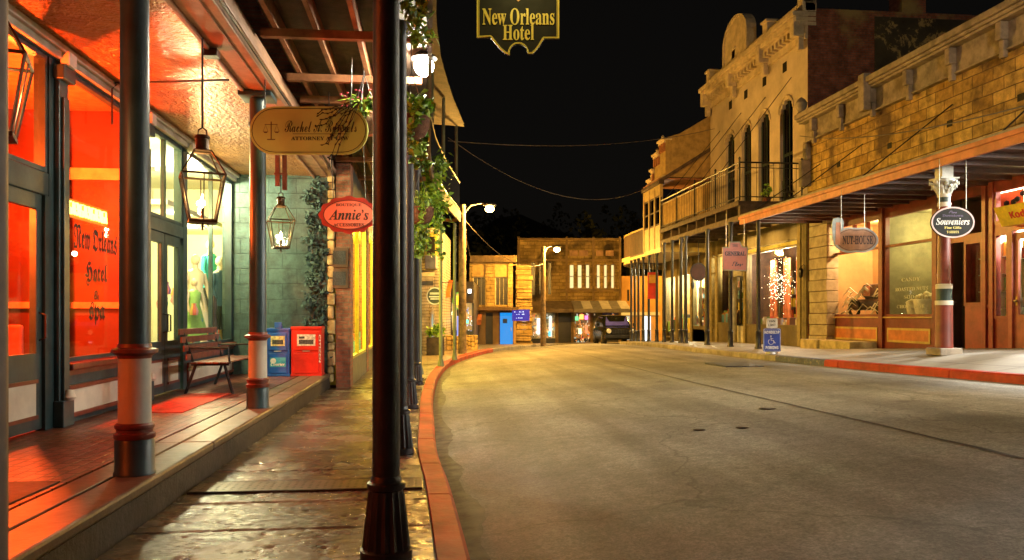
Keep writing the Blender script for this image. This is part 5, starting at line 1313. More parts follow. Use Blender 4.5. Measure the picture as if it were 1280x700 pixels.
# dark ornate toy car display with white swirls
t_ = thing('window_display', 'dark vintage car model draped in white in the left nut shop window', 'display', (XR+.6,(y04+y37)/2-.2,ZB))
yc = (y04+y37)/2-.25; g = MB()
g.box(XR+.3,XR+.9,yc-1.25,yc+1.2,ZB+.2,ZB+.55,.1); g.box(XR+.35,XR+.85,yc-.5,yc+.55,ZB+.55,ZB+1.0,.12)
g.build('car_body', paint('toy_car_dark',(.06,.03,.025),.3,spec=.7), t_)
g = MB()
for dy in (-.8,.75):
    g.tube([(XR+.27,yc+dy+.3*math.cos(a),ZB+.26+.26*math.sin(a)) for a in [k*math.pi/6 for k in range(13)]], .05, 6)
g.build('wheel', BLK, t_)
g = MB(); rnd = random.Random(77)
for k in range(26):
    y = yc+rnd.uniform(-1.1,1.0); z = ZB+rnd.uniform(.25,1.0)-.3*abs(y-yc); g.tube([(XR+.24,y,z),(XR+.2,y+.2,z+.12),(XR+.22,y+.45,z+rnd.uniform(-.1,.06)),(XR+.25,y+.6,z-.08)], [.006,.02,.016,.004], 5)
g.build('white_drape', paint('white_cloth',(.7,.66,.6),.7), t_)
g = MB(); g.box(XR+.27,XR+.29,yc-.1,yc+.25,ZB+.62,ZB+.92); g.build('price_card', paint('pink_card',(.7,.3,.2),.5), t_)
tag(MB().sphere((XR+1.3,yc+.1,3.0),.05,10).build('wall_lamp', emit('warm_small_bulb',(1,.8,.5),18), None, origin=(XR+1.3,yc+.1,3.0)), 'bright bulb glowing above the car display', 'lamp')
# window lettering
t_ = thing('window_lettering','pale painted list of candy nuts and soda on the nut shop window','lettering',(XR+.02,(y72+y04)/2,2)); g = MB()
xx = XR+.024; yc = (y72+y04)/2
for body, px0, px1, py, hh in (('CANDY',1127,1150,349,.1),('ROASTED NUTS',1119,1160,361,.1),('SODA',1130,1147,371,.1),('CHOCOLATE',1121,1156,383,.09)):
    y0,y1 = YX(px1,xx),YX(px0,xx); text(g, body, right_face(xx,(y0+y1)/2,ZX((px0+px1)/2,py,xx)), width=y1-y0, height=hh, style='serif', ext=.002)
g.build('letters', paint('faded_lettering',(.5,.5,.4),.6), t_)
# posters
for (y0,y1,z0,z1,col,lb) in ((15.25,15.75,1.75,2.6,(.02,.02,.02),'black band poster taped inside the salmon door'),(15.3,15.6,2.62,2.85,(.5,.05,.05),'small red notice above the black poster on the door')):
    t_ = thing('poster', lb, 'poster', (XR+.01,(y0+y1)/2,z0), 'notices on the souvenir shop door'); yq = y62-.35
    MB().box(XR+.008,XR+.014,yq-(y1-y0),yq,z0,z1).build('sheet', paint('poster_'+str(z0),col,.5), t_); MB().box(XR+.004,XR+.0075,yq-(y1-y0)*.8,yq-(y1-y0)*.3,z0+(z1-z0)*.3,z0+(z1-z0)*.7).build('print', WHITE, t_)
# film sign box in the transom
t_ = thing('light_box_sign','yellow box sign with red and black print hanging in the upper shop window','sign',(XR-.35,16.8,3.55))
y1b = YX(1241,XR-.25)-.35; g = MB(); zq = ZX(1260,270,XR-.25)
g.add([(XR-.5,y1b-2.2,zq+.19),(XR-.5,y1b,zq+.19),(XR-.1,y1b,zq+.19),(XR-.1,y1b-2.2,zq+.19),(XR-.3,y1b-2.2,zq-.22),(XR-.3,y1b-.0,zq-.22),(XR-.1,y1b,zq-.22),(XR-.1,y1b-2.2,zq-.22)],[(0,1,2,3),(4,7,6,5),(0,4,5,1),(2,6,7,3),(1,5,6,2),(0,3,7,4)])
g.build('box', paint('film_yellow',(.75,.55,.02),.4), t_)
nrm_ = Vector((-.41,0,-.2)).normalized(); Mx = frame((XR-.405,y1b-.75,zq-.015),(0,-1,0),(-.2,0,.41))
g = MB(); text(g,'Kodak',Mx,width=.75,height=.17,style='sans',ext=.006,offset=.01); g.build('red_lettering', paint('film_red',(.55,.03,.02),.4), t_)
g = MB(); text(g,'Film',frame((XR-.405,y1b-1.55,zq-.015),(0,-1,0),(-.2,0,.41)),width=.5,height=.18,style='sans',ext=.006); g.build('black_lettering', BLK, t_)
t_ = thing('wall_poster','orange and black artwork stuck inside the upper shop window','poster',(XR+.3,17.2,3.8))
MB().box(XR+.3,XR+.32,16.5,17.75,3.5,4.2).build('sheet', paint('poster_orange',(.6,.13,.03),.6), t_)
g = MB(); rnd = random.Random(3)
for k in range(12): y = rnd.uniform(15.6,17.0); z = rnd.uniform(3.75,4.15); g.sphere((XR+.27,y,z),.1,6,(.2,1,.7))
g.build('dark_shapes', BLK, t_)
g = MB()
for k in range(8): y = rnd.uniform(17.1,17.6); z = rnd.uniform(3.7,4.1); g.sphere((XR+.27,y,z),.07,6,(.2,1,.9))
g.build('yellow_shapes', paint('film_yellow',(.75,.55,.02),.4), t_)
# column
yco = YX(1180,10.44); zco = at_ground(10.44,yco)
t_ = thing('canopy_column','red turned column with dark band and white leafy capital holding the shop canopy','column',(10.44,yco,zco)); h = CAN-zco
g = MB(); g.box(10.44-.24,10.44+.24,yco-.24,yco+.24,zco-.02,zco+.13,.02); g.build('plinth', GREYC, t_)
g = MB(); g.lathe([(.17,.13),(.17,.18),(.165,.2),(.16,1.0)], (10.44,yco,zco), 24); g.lathe([(.13,1.42),(.115,h-.85)], (10.44,yco,zco), 24); g.build('shaft', RP, t_)
g = MB(); g.lathe([(.165,1.0),(.168,1.08),(.165,1.09)],(10.44,yco,zco),24); g.lathe([(.155,1.33),(.158,1.41),(.14,1.43)],(10.44,yco,zco),24); g.lathe([(.118,h-.85),(.125,h-.83),(.125,h-.77),(.118,h-.76)],(10.44,yco,zco),24); g.lathe([(.118,h-.66),(.125,h-.65),(.125,h-.6),(.118,h-.58)],(10.44,yco,zco),24); g.build('cream_ring', CREAM, t_)
g = MB(); g.lathe([(.15,1.09),(.15,1.33)],(10.44,yco,zco),24); g.lathe([(.115,h-.76),(.115,h-.66)],(10.44,yco,zco),24); g.build('dark_band', paint('green_black_band',(.02,.04,.035),.4), t_)
g = MB(); g.lathe([(.11,h-.58),(.12,h-.45),(.17,h-.36),(.2,h-.34),(.2,h-.3)],(10.44,yco,zco),20)
for ring_,(z_,rr_) in enumerate(((h-.5,.13),(h-.42,.17))):
    for k in range(8):
        a = k*math.pi/4+ring_*.39; g.tube([(10.44+rr_*.8*math.cos(a),yco+rr_*.8*math.sin(a),zco+z_-.08),(10.44+(rr_+.03)*math.cos(a),yco+(rr_+.03)*math.sin(a),zco+z_+.03),(10.44+(rr_+.1)*math.cos(a),yco+(rr_+.1)*math.sin(a),zco+z_+.06),(10.44+(rr_+.1)*math.cos(a),yco+(rr_+.1)*math.sin(a),zco+z_+.01)],[.035,.035,.03,.012],6)
g.box(10.44-.2,10.44+.2,yco-.2,yco+.2,zco+h-.3,zco+h-.27); g.box(10.44-.12,10.44+.12,yco-.12,yco+.12,zco+h-.27,zco+h+.02); g.build('leafy_capital', paint('white_capital',(.55,.55,.48),.6), t_)
copy_thing(t_, (10.44, 6.6, at_ground(10.44,6.6)-.15), 'red turned canopy column outside the right edge of the picture')
# stone pier at the far end of A and step
t_ = A_
g = MB(); random.seed(8); z = .0; yp0, yp1 = YX(1036,XR-.25), YX(1013,XR-.25)
while z < CAN+.25:
    h_ = .36; w_ = random.uniform(-.012,.02); g.box(XR-.3-w_, XR+.1, yp0+.04, yp1, z, min(CAN+.25,z+h_-.015), .02); z += h_
g.build('stone_pier', paint('pale_stone',(.38,.33,.24),.85,var=.25,scale=3,bmp=.7), t_)
MB().box(XR-.9,XR-.05,y04+.2,y37+.2,0,wz(24)+.28,.02).build('step', paint('step_yellow',(.45,.38,.2),.7,var=.3), t_)
# signs
def hang(x, y, ztop, zs, dxs, parent):
    g = MB()
    for dx in dxs: g.tube([(x+dx,y,zs),(x+dx,y,ztop)], .007, 5)
    g.build('chain', STEEL, parent)
D = 19.5; s = D/F; x, y = W2(1070,D); z0 = CZ(300,D); M = front(x,y,z0,YAW)
t_ = thing('hanging_sign','peanut shaped wooden nut shop sign with brown lettering and a tower on its left','sign',(x,y,z0))
pea = []
for k in range(48):
    a = 2*math.pi*k/48; q = 1-.13*math.exp(-((math.cos(a)-.02)/.28)**2); pea.append((28*s*math.cos(a), 16.5*s*math.sin(a)*q*1.05))
MB(M).plate(pea,.05).build('board', paint('sign_light_blue',(.35,.42,.42),.5), t_); MB(M).plate([(a*.92,b_*.88) for a,b_ in pea],.02,ux((0,0,.006))).build('face', paint('peanut_tan',(.42,.22,.12),.6,var=.2,scale=6), t_); MB(M).ring([(a*.88,b_*.82) for a,b_ in pea],.012,.003,ux((0,0,.01))).build('line_border', INK, t_)
tw = [(-29*s,0),(-17*s,2*s),(-15*s,22*s),(-17*s,27*s),(-22*s,28*s),(-28*s,27*s),(-30*s,20*s)]
MB(M).plate(tw,.05,ux((0,0,.001))).build('tower_board', MATS['sign_light_blue'], t_); MB(M).plate([(-26*s,-6*s),(-20*s,-6*s),(-19.5*s,22*s),(-25*s,22*s)],.03,ux((0,0,.012))).build('tower_figure', paint('figure_peach',(.6,.28,.16),.6), t_)
g = MB(M); text(g,'NUT-HOUSE',ux((2*s,0,.0065)),width=38*s,height=11*s,style='serif',ext=.004,offset=.02); text(g,'THE OLD FASHIONED',ux((3*s,9*s,.0065)),width=26*s,height=2.6*s,style='serif',ext=.003) if False else None
g.build('lettering', paint('brown_lettering',(.05,.02,.015),.5), t_); hang(x,y,CAN+.02,z0+12*s,(-.38,.22),t_)
D = 15.6; s = D/F; x, y = W2(1191,D); z0 = CZ(278,D); M = front(x,y,z0,YAW)
t_ = thing('hanging_sign','black oval souvenir shop sign with white script and pale rim','sign',(x,y,z0))
MB(M).plate(ellipse(27*s,19.5*s),.05).build('board', BLK, t_); MB(M).ring(ellipse(27*s,19.5*s),.028,.015,ux((0,0,.008))).build('rim', paint('pink_white_rim',(.6,.45,.45),.5), t_)
g = MB(M); text(g,'Souveniers',ux((0,1.2*s,.0005)),width=42*s,height=8.5*s,style='bi',ext=.004,offset=.004); g.build('lettering', WHITE, t_)
g = MB(M); text(g,'Fine Gifts',ux((0,-6.5*s,.0005)),width=21*s,height=3*s,style='serif',ext=.003); text(g,'T-SHIRTS',ux((0,-12*s,.0005)),width=15*s,height=3*s,style='serif',ext=.003); g.build('small_lettering', GILT, t_)
g = MB(M); text(g,'Fine',ux((0,13*s,.0005)),width=10*s,height=3.5*s,style='script',ext=.003,offset=.02); text(g,'Downtown',ux((0,8.6*s,.0005)),width=26*s,height=3.2*s,style='serif',ext=.003); g.build('upper_lettering', paint('violet_lettering',(.10,.07,.16),.5), t_)
hang(x,y,CAN+.0,z0+17*s,(-.28,.28),t_)
D = 25.5; s = D/F; x, y = W2(919,D); z0 = CZ(321,D); M = front(x,y,z0,YAW)
t_ = thing('hanging_sign','pink store sign with stepped top hanging behind the canopy posts','sign',(x,y,z0))
pk_ = [(-16*s,-17*s),(15*s,-18*s),(16*s,12*s),(9*s,13*s),(6*s,19*s),(-7*s,19*s),(-8*s,12*s),(-16*s,12*s)]
MB(M).plate(pk_,.06).build('board', paint('sign_pink',(.55,.2,.17),.5,var=.1), t_); MB(M).ring(pk_,.03,.02,ux((0,0,.012))).build('border', paint('sign_sage',(.3,.3,.2),.5), t_)
g = MB(M); text(g,'GENERAL',ux((0,4*s,.001)),width=26*s,height=5.5*s,style='serif',ext=.006,offset=.02); text(g,'Store',ux((3*s,-9*s,.001)),width=14*s,height=6*s,style='script',ext=.006,offset=.03); text(g,'THE',ux((0,14*s,.001)),width=7*s,height=3*s,style='serif',ext=.006); g.build('lettering', paint('sign_slate',(.06,.05,.07),.5), t_); hang(x,y,4.62,z0+12*s,(-.3,.3),t_)
D = 21.4; s = D/F; x, y = W2(965,D); zg = at_ground(x,y); z0 = CZ(425,D); M = front(x,y,z0,YAW)
t_ = thing('parking_sign','blue handicap parking sign with wheelchair symbol on a low post by the kerb','sign',(x,y,zg))
g = MB(); g.tube([(x,y+.03,zg-.02),(x,y+.03,CZ(403,D))],.025,8); g.lathe([(.16,0),(.15,.05),(.03,.08)],(x,y+.03,zg),12); g.build('post', STEEL, t_)
def rr_(w,h,r=.03): return [(w-r+r*math.cos(a),h-r+r*math.sin(a)) for a in (0,.785,1.57)]+[(-w+r-r*math.cos(a),h-r+r*math.sin(a)) for a in (1.57,.785,0)]+[(-w+r-r*math.cos(a),-h+r-r*math.sin(a)) for a in (0,.785,1.57)]+[(w-r+r*math.cos(a),-h+r-r*math.sin(a)) for a in (1.57,.785,0)]
MB(M).plate(rr_(11*s,14.5*s),.012).build('blue_panel', paint('sign_blue',(.01,.035,.3),.4), t_)
g = MB(M); g.ring(rr_(10.4*s,13.9*s),.008,.003,ux((0,0,.003))); text(g,'HANDICAP',ux((0,9.8*s,.0005)),width=18.5*s,height=4*s,style='sans',ext=.003,offset=.02); text(g,'PARKING',ux((0,-9.5*s,.0005)),width=16*s,height=4*s,style='sans',ext=.003,offset=.02)
g.build('lettering', WHITE, t_)
g = MB(M); g.tube([(-1.2*s+3.4*s*math.cos(a),-2.2*s+3.4*s*math.sin(a),.002) for a in [2.2+k*.42 for k in range(12)]],.006,5); g.lathe([(.001,0),(.018,0),(.018,.003)],(-1.4*s,4.8*s,.001),12,cap=False); g.tube([(-1.4*s,3.6*s,.002),(-1.1*s,-.6*s,.002),(2*s,-.6*s,.002),(3.4*s,-4*s,.002),(4.6*s,-3.4*s,.002)],.007,5); g.tube([(-1.3*s,1.6*s,.002),(1.5*s,1.6*s,.002)],.006,5); g.build('wheelchair_symbol', WHITE, t_)
M2 = front(x,y,CZ(404,D),YAW); MB(M2).plate(rr_(7*s,6*s),.012).build('small_panel', WHITE, t_); g = MB(M2); text(g,'VAN',ux((0,2.6*s,.0005)),width=8*s,height=3*s,ext=.003); text(g,'LIMIT',ux((0,-2.2*s,.0005)),width=9*s,height=3*s,ext=.003); g.build('small_lettering', INK, t_)
# ================================================================ building B: cream facade with iron balcony
CRW = paint('cream_render',(.52,.43,.33),.75,var=.18,scale=.7,bmp=.25,wear=(.36,.27,.17),wamt=.7)
CRD = paint('cream_stucco_detail',(.52,.42,.28),.7,var=.2,scale=3,bmp=.3)
t = B_ = thing('cream_building','tall cream building with arched windows bracketed cornice and round crest','building',(XR,30,.2))
wins = [(YX(b_,XR),YX(a,XR)) for a,b_ in ((907,918),(927,939),(948,962),(975,991))]
BD = 5.3
holes = [(a,b_,BD+.05,ZX(0,0,XR)*0+9.25) for a,b_ in wins]
g = MB(); wall_x(g, XR+.0, XR+.3, YA1+.03, YB1, 4.75, 11.3, holes); g.build('wall', CRW, t)
g = MB(); g.box(XR+.3,XR+9,YB1-.3,YB1,0,11.3); g.box(XR+8.7,XR+9,YA1+.3,YB1,0,11.3); g.box(XR+.3,XR+8.7,YA1+.3,YB1-.3,10.9,11.0); g.build('rear_wall', CRW, t)
SIDE = blocks('brick_party_wall','xz',.22,.08,(.2,.055,.03),(.28,.09,.05),(.12,.08,.06),.012,.9,.6,.012,3,stain=((.30,.22,.08),.55,.53))
MB().box(XR+.0,XR+9,YA1+.002,YA1+.028,0,11.9).build('party_wall', SIDE, t)
MB().box(XR+.35,XR+9,YA1+.029,YA1+.3,7,11.9).build('party_wall_core', MATS['dark_weathered_wood'], t)
MB().box(XR+2.4,XR+9,YA1-.01,YA1+.0015,ZC1-.6,11.7).build('render_patch', paint('dark_render',(.05,.04,.022),.9,var=.5,scale=.5,wear=(.34,.24,.09),wamt=.54), t)
g = MB(); x0 = 13+3.4; g.box(x0,x0+.9,YA1+.1,YA1+.9,11.9,13.0,.02); g.box(x0-.06,x0+.96,YA1+.04,YA1+.96,12.7,12.85,.01); g.build('chimney', SIDE, t)
g = MB()
for (a,b_) in wins:
    m_ = (a+b_)/2; r = (b_-a)/2
    # arched head: fill corners
    for k in range(8):
        a0 = math.pi*k/8; a1 = math.pi*(k+1)/8
        for q0,q1 in ((a0,a1),): 
            y0 = m_-r*math.cos(q0); y1 = m_-r*math.cos(q1); zz = 9.25-.45+.45*min(math.sin(q0),math.sin(q1)); g.box(XR+.02,XR+.28,y0,y1,zz,9.26)
g.build('arch_head', CRW, t)
DG = paint('dark_green_frame',(.02,.035,.025),.4); 
for (a,b_) in wins:
    g = MB(); x = XR+.12; g.box(x,x+.07,a,a+.09,BD+.05,9.2); g.box(x,x+.07,b_-.09,b_,BD+.05,9.2); g.box(x,x+.07,a+.09,b_-.09,7.2,7.3); g.box(x,x+.07,a+.09,b_-.09,BD+.05,BD+.3); g.box(x,x+.07,(a+b_)/2-.03,(a+b_)/2+.03,BD+.3,9.2)
    w = g.build('window', DG, t); MB().box(x+.03,x+.036,a+.09,b_-.09,BD+.3,9.2).build('pane', glass('dark_glass',(.25,.25,.2),.12), w)
    g = MB(); g.box(XR+.3,XR+.34,a-.1,b_+.1,BD,9.4); g.build('curtain', paint('curtain_dark',(.10,.09,.045),.9,var=.4,scale=6), w)
    g = MB(); n = 9; pr = [(XR-.05, m_) for m_ in (0,)]
    m_ = (a+b_)/2; r = (b_-a)/2+.08; g.tube([(XR-.02,m_-r*math.cos(math.pi*k/8),8.8+.55*math.sin(math.pi*k/8)) for k in range(9)],.035,6); g.build('window_hood', CRD, t)
for px in (911,930,953,978):
    y = YX(px,XR)-.2; MB().box(XR-.012,XR-.001,y-.16,y+.16,10.25,10.6).build('vent_hole', BLK, t)
g = MB(); yA_, yB_ = YA1+.0, YB1+.1
g.box(XR-.12,XR-.001,yA_,yB_,10.85,10.95,.01); g.box(XR-.55,XR+.3,yA_,yB_,11.62,11.8,.02); g.box(XR-.45,XR+.3,yA_,yB_,11.45,11.618,.02); g.box(XR-.3,XR+.3,yA_,yB_,11.31,11.448,.01); g.box(XR-.08,XR+.3,yA_,yB_,11.8,12.1); g.box(XR-.16,XR+.3,yA_,yB_,12.101,12.2,.02)
g.box(XR-.1,XR-.002,yA_,yB_,10.952,11.308)
g.build('cornice', CRD, t)
y = yA_+.25; g = MB()
while y < yB_: g.box(XR-.36,XR-.102,y-.07,y+.07,11.1,11.309,.01); y += .32
g.build('dentil', CRD, t)
for y in (yA_+.2, yA_+3.1, yA_+6.2, yB_-.3):
    g = MB(); g.box(XR-.5,XR-.1,y-.16,y+.16,10.95,11.62,.03); g.box(XR-.3,XR-.1,y-.12,y+.12,10.5,10.95,.03); g.box(XR-.2,XR+.3,y-.2,y+.2,11.8,12.55,.03); g.box(XR-.26,XR+.34,y-.26,y+.26,12.5,12.6,.02); g.build('cornice_bracket', CRD, t)
ya_, yb_ = YX(935,XR-.2), YX(905,XR-.2); yc = (ya_+yb_)/2; r = (yb_-ya_)/2
arc = [(r*math.cos(a),.9+ .95*math.sin(a)) for a in [math.pi*k/14 for k in range(15)]]+[(-r,0),(r,0)]
g = MB(); g.plate(arc,.35,right_face(XR-.2,yc,12.0)); g.build('round_crest', CRD, t)
g = MB(); g.ring(arc,.12,.08,right_face(XR-.27,yc,12.0)); g.build('crest_moulding', CRD, t)
# ground floor shopfronts of B
OLV2 = paint('olive_shopfront_paint',(.11,.085,.028),.45,var=.25,scale=3); DKF = paint('near_black_shopfront',(.03,.03,.025),.4)
yw0,yw1 = YX(998,XR),YX(933,XR); yv0,yv1 = YX(895,XR),YX(866,XR)
g = MB()
for a,b_ in ((YA1+.03,YA1+.35),(yw0-.25,yw0),(yw1,yw1+.2),(yw1+1.5,yw1+1.8),(yv0-.25,yv0),(yv1,yv1+.25),(YB1-.3,YB1)): g.box(XR-.06,XR+.2,a,b_,-.3,4.75,.01)
g.build('shopfront_pier', paint('pale_olive_stone',(.24,.19,.08),.7,var=.25,scale=4,bmp=.4), t)
g = MB(); g.box(XR,XR+.2,yw0,yw1,-.3,ZX(965,408,XR)); g.box(XR,XR+.2,yv0,yv1,-.3,ZX(880,412,XR)); g.box(XR,XR+.2,YA1+.35,YB1-.3,4.1,4.75); g.box(XR,XR+.2,yw1+1.8,yv0-.25,-.3,1.0); g.build('stall_riser', OLV2, t)
zt1 = ZX(965,311,XR)
bay_window(yw0,yw1,ZX(965,408,XR),zt1,OLV2,t,muly=(yw0+(yw1-yw0)*.93,)); g = MB(); g.box(XR+.02,XR+.15,yw0,yw1,zt1,4.1); g.build('dark_transom', DKF, t); MB().box(XR-.05,XR+.02,yw0,yw1,zt1,zt1+.12).build('dentil_strip', paint('yellow_window_frame',(.5,.45,.06),.5), t)
bay_window(yv0,yv1,ZX(880,412,XR),4.05,OLV2,t,muly=(yv0+(yv1-yv0)*.33,yv0+(yv1-yv0)*.66),mulz=(3.3,)); bay_window(yw1+1.8,yv0-.25,1.0,4.05,OLV2,t)
rdoor(YA1+.36, yw0-.27, .15, 2.9, OLV2, t, XR+.1, .9, 'glazed olive shop door by the big festive window'); bay_window(YA1+.36,yw0-.27,2.95,4.05,OLV2,t)
rdoor(yw1+.25, yw1+1.45, .1, 3.0, DKF, t, XR+.3, .9); MB().box(XR,XR+.3,yw1+.2,yw1+1.5,3.02,4.1).build('dark_transom', DKF, t)
g = MB(); g.box(XR+2,XR+2.06,YA1+.4,YB1-.35,0,4.6); g.box(XR+.25,XR+2,YA1+.4,YB1-.35,4.62,4.7); g.box(XR+.25,XR+2,YB1-.4,YB1-.35,0,4.6); g.box(XR+.25,XR+2,yw1+.9,yw1+.95,0,4.6); g.build('interior_wall', paint('shop_interior_brown',(.07,.035,.02),.7,var=.3), t)
MB().box(XR+.21,XR+2,YA1+.4,YB1-.35,.2,ZX(965,408,XR)-.02).build('display_floor', paint('display_white',(.6,.55,.45),.6), t)
for k,q in enumerate((.12,.40,.64,.9)):
    y = yw0+(yw1-yw0)*q; g = MB(); n = 16; vs = []; 
    for i in range(n+1): vs += [(XR+.95+.06*math.sin(i*1.7), y-.28+.56*i/n, 1.1),(XR+.95+.05*math.sin(i*1.7+.4), y-.28+.56*i/n, 3.6)]
    g.add(vs,[(2*i,2*i+2,2*i+3,2*i+1) for i in range(n)]); o = g.build('drape', paint('orange_drape',(.5,.14,.05),.8), None, origin=(XR+.95,y,1.1), open=1)
    tag(o, ('first','second','third','fourth')[k]+' orange drape from the right in the festive shop window','drape','orange drapes in the festive window')
g = MB(); rnd = random.Random(14)
for k in range(260):
    y = yw0+(yw1-yw0)*rnd.gauss(.66,.10); z = rnd.gauss(2.5,.42)
    g.sphere((XR+.6+rnd.random()*.2,y,z),.013,4)
tag(g.build('fairy_lights', emit('fairy_white',(1,.8,.5),9)), 'cloud of tiny white fairy lights shaped like a tree in the festive window', 'fairy lights', kind='stuff')
g = MB(); g.lathe([(.04,0),(.03,1.9)],(XR+.7,yw0+(yw1-yw0)*.66,1.0),8); rnd = random.Random(15)
for k in range(40):
    z = 1.5+rnd.random()*1.4; a = rnd.uniform(0,6.28); g.tube([(XR+.7,yw0+(yw1-yw0)*.66,z),(XR+.7+.1*math.cos(a),yw0+(yw1-yw0)*.66+.55*math.sin(a),z+.3)],.008,3)
tag(g.build('twig_tree', paint('dry_twig',(.03,.03,.012),.7), origin=(XR+.7,yw0+(yw1-yw0)*.66,1.0)), 'bare decorative tree carrying the fairy lights', 'tree')
heap('figurines','crowd of small red and white figures along the floor of the festive window','figures',[(XR+.3,XR+.9,yw0+.1,yw1-.1,ZX(965,408,XR),90,.27)], island('festive_figures',[(.4,.04,.03),(.5,.45,.38),(.12,.05,.03),(.3,.08,.04),(.05,.12,.05),(.45,.3,.12),(.2,.2,.25)],.5), 5)
heap('window_goods','dim mixed goods standing in the narrow lit window left of the pink sign','goods',[(XR+.3,XR+.9,yv0+.1,yv1-.1,ZX(880,412,XR),30,.6),(XR+.3,XR+.9,yw1+2,yv0-.4,1.0,20,.5)], GOODS, 6)
lamp_point('festive_light',(XR+.7,yw0+(yw1-yw0)*.15,3.55),(1,.8,.5),250,.06); lamp_point('festive_light',(XR+.7,yw0+(yw1-yw0)*.5,3.55),(1,.75,.45),250,.06); lamp_point('festive_light',(XR+.7,yw0+(yw1-yw0)*.88,3.55),(1,.8,.5),250,.06)
lamp_point('narrow_window_light',(XR+1.0,(yv0+yv1)/2,3.7),(1,.9,.6),700,.1); lamp_point('narrow_window_light',(XR+1.0,yw1+2.8,3.5),(1,.8,.4),500,.1)
g = MB(); g.box(XR+1.3,XR+1.34,yv0+.05,yv1-.05,.5,4.6); g.box(XR+1.3,XR+1.34,yw1+1.9,yv0-.3,.5,4.6); g.build('interior_wall', paint('narrow_shop_wall',(.45,.36,.2),.7), B_)
shelf_unit(yv0+.1,yv1-.1,XR+.9,ZX(880,412,XR),5,.5,'lit shelves of pale goods in the narrow window left of the pink sign',41,'shelves in the windows under the right balcony',9,GOODS)
shelf_unit(yw1+2.0,yv0-.4,XR+.9,1.0,5,.5,'dim shelves of goods behind the close pair of canopy posts',42,'shelves in the windows under the right balcony',8,GOODS)
shelf_unit(yw0+.2,yw1-.2,XR+1.7,1.1,4,.5,'back shelves behind the orange drapes of the festive window',43,'shelves in the windows under the right balcony',7,BRIGHT)
# fill the interior floor & back of shop B done. wall lanterns between windows
for px,lb in ((886,'small wall lantern left of the narrow lit window'),(1001,'small wall lantern beside the olive door')):
    y = YX(px-20 if px<900 else px,XR-.2); t_ = thing('wall_lantern',lb,'lantern',(XR-.2,y,2.7),'wall lanterns on the cream building')
    g = MB(); g.lathe([(.02,.34),(.09,.24),(.1,.22),(.06,0),(.03,-.04)],(XR-.2,y,2.7),6); g.tube([(XR-.2,y,3.04),(XR-.1,y,3.12),(XR,y,3.0)],.012,5); g.build('lantern_frame', BLACK, t_)
t_ = thing('hanging_sign','round dark sign on a bracket hanging in front of the narrow lit window','sign',(11.6,YX(873,11.6),3.4)); y = YX(873,11.6); zc = ZX(873,340,11.6)
MB().plate(ellipse(.33,.36,24),.06,front(11.6,y,zc,YAW)).build('board', paint('sign_maroon',(.07,.03,.03),.5), t_); g = MB(); g.ring(ellipse(.36,.39,24),.05,.03,front(11.6,y-.01,zc,YAW)); g.build('rim', BLACK, t_); g = MB(); g.tube([(11.6,y,zc+.38),(11.6,y,4.6)],.02,5); g.build('hanger', BLACK, t_)
# balcony of B
XO = 10.6
t = thing('balcony','iron railed balcony of the cream building running over the right sidewalk','balcony',(XO,31,BD))
YB0 = YA1+.25
g = MB(); g.box(XO,XR-.002,YB0,YB1+.1,BD-.1,BD); g.box(XO-.05,XO,YB0-.02,YB1+.1,BD-.16,BD+.02,.01); g.build('deck', paint('deck_boards',(.05,.03,.02),.7), t)
g = MB(); g.box(XO+.0,XO+.12,YB0-1.2,YB1+.1,4.62,4.82,.01); g.box(XO+.02,XR-.01,YB0-.0,YB0+.1,4.82,BD-.101); g.build('beam', DKWOOD, t)
y = YB0+.4
while y < YB1: g = MB(); g.box(XO+.121,XR-.07,y-.04,y+.04,4.7,BD-.101); g.build('joist', DKWOOD, t); y += 1.1
def iron_rail(parent, P0, P1, z0, z1, pitch=.2):
    P0 = Vector(P0); P1 = Vector(P1); L = (P1-P0).length; n = max(2,int(L/pitch)); g = MB()
    for i in range(n+1):
        p = P0.lerp(P1,i/n); g.box(p.x-.007,p.x+.007,p.y-.007,p.y+.007,z0,z1)
    g.build('picket', BLACK, parent)
    g = MB(); g.tube([(P0.x,P0.y,z1),(P1.x,P1.y,z1)],.03,6); g.tube([(P0.x,P0.y,z0+.12),(P1.x,P1.y,z0+.12)],.02,6); g.tube([(P0.x,P0.y,z1-.18),(P1.x,P1.y,z1-.18)],.015,6)
    for p in (P0,P1): g.lathe([(.035,z0),(.035,z1+.1),(.05,z1+.14),(.001,z1+.2)],(p.x,p.y,0),8)
    g.build('handrail', BLACK, parent)
iron_rail(t,(XO,YB0,0),(XR-.1,YB0,0),BD+.02,6.62); 
for k in range(4): a = YB0+(YB1-YB0)*k/4; b_ = YB0+(YB1-YB0)*(k+1)/4; iron_rail(t,(XO,a,0),(XO,b_,0),BD+.02,6.62)
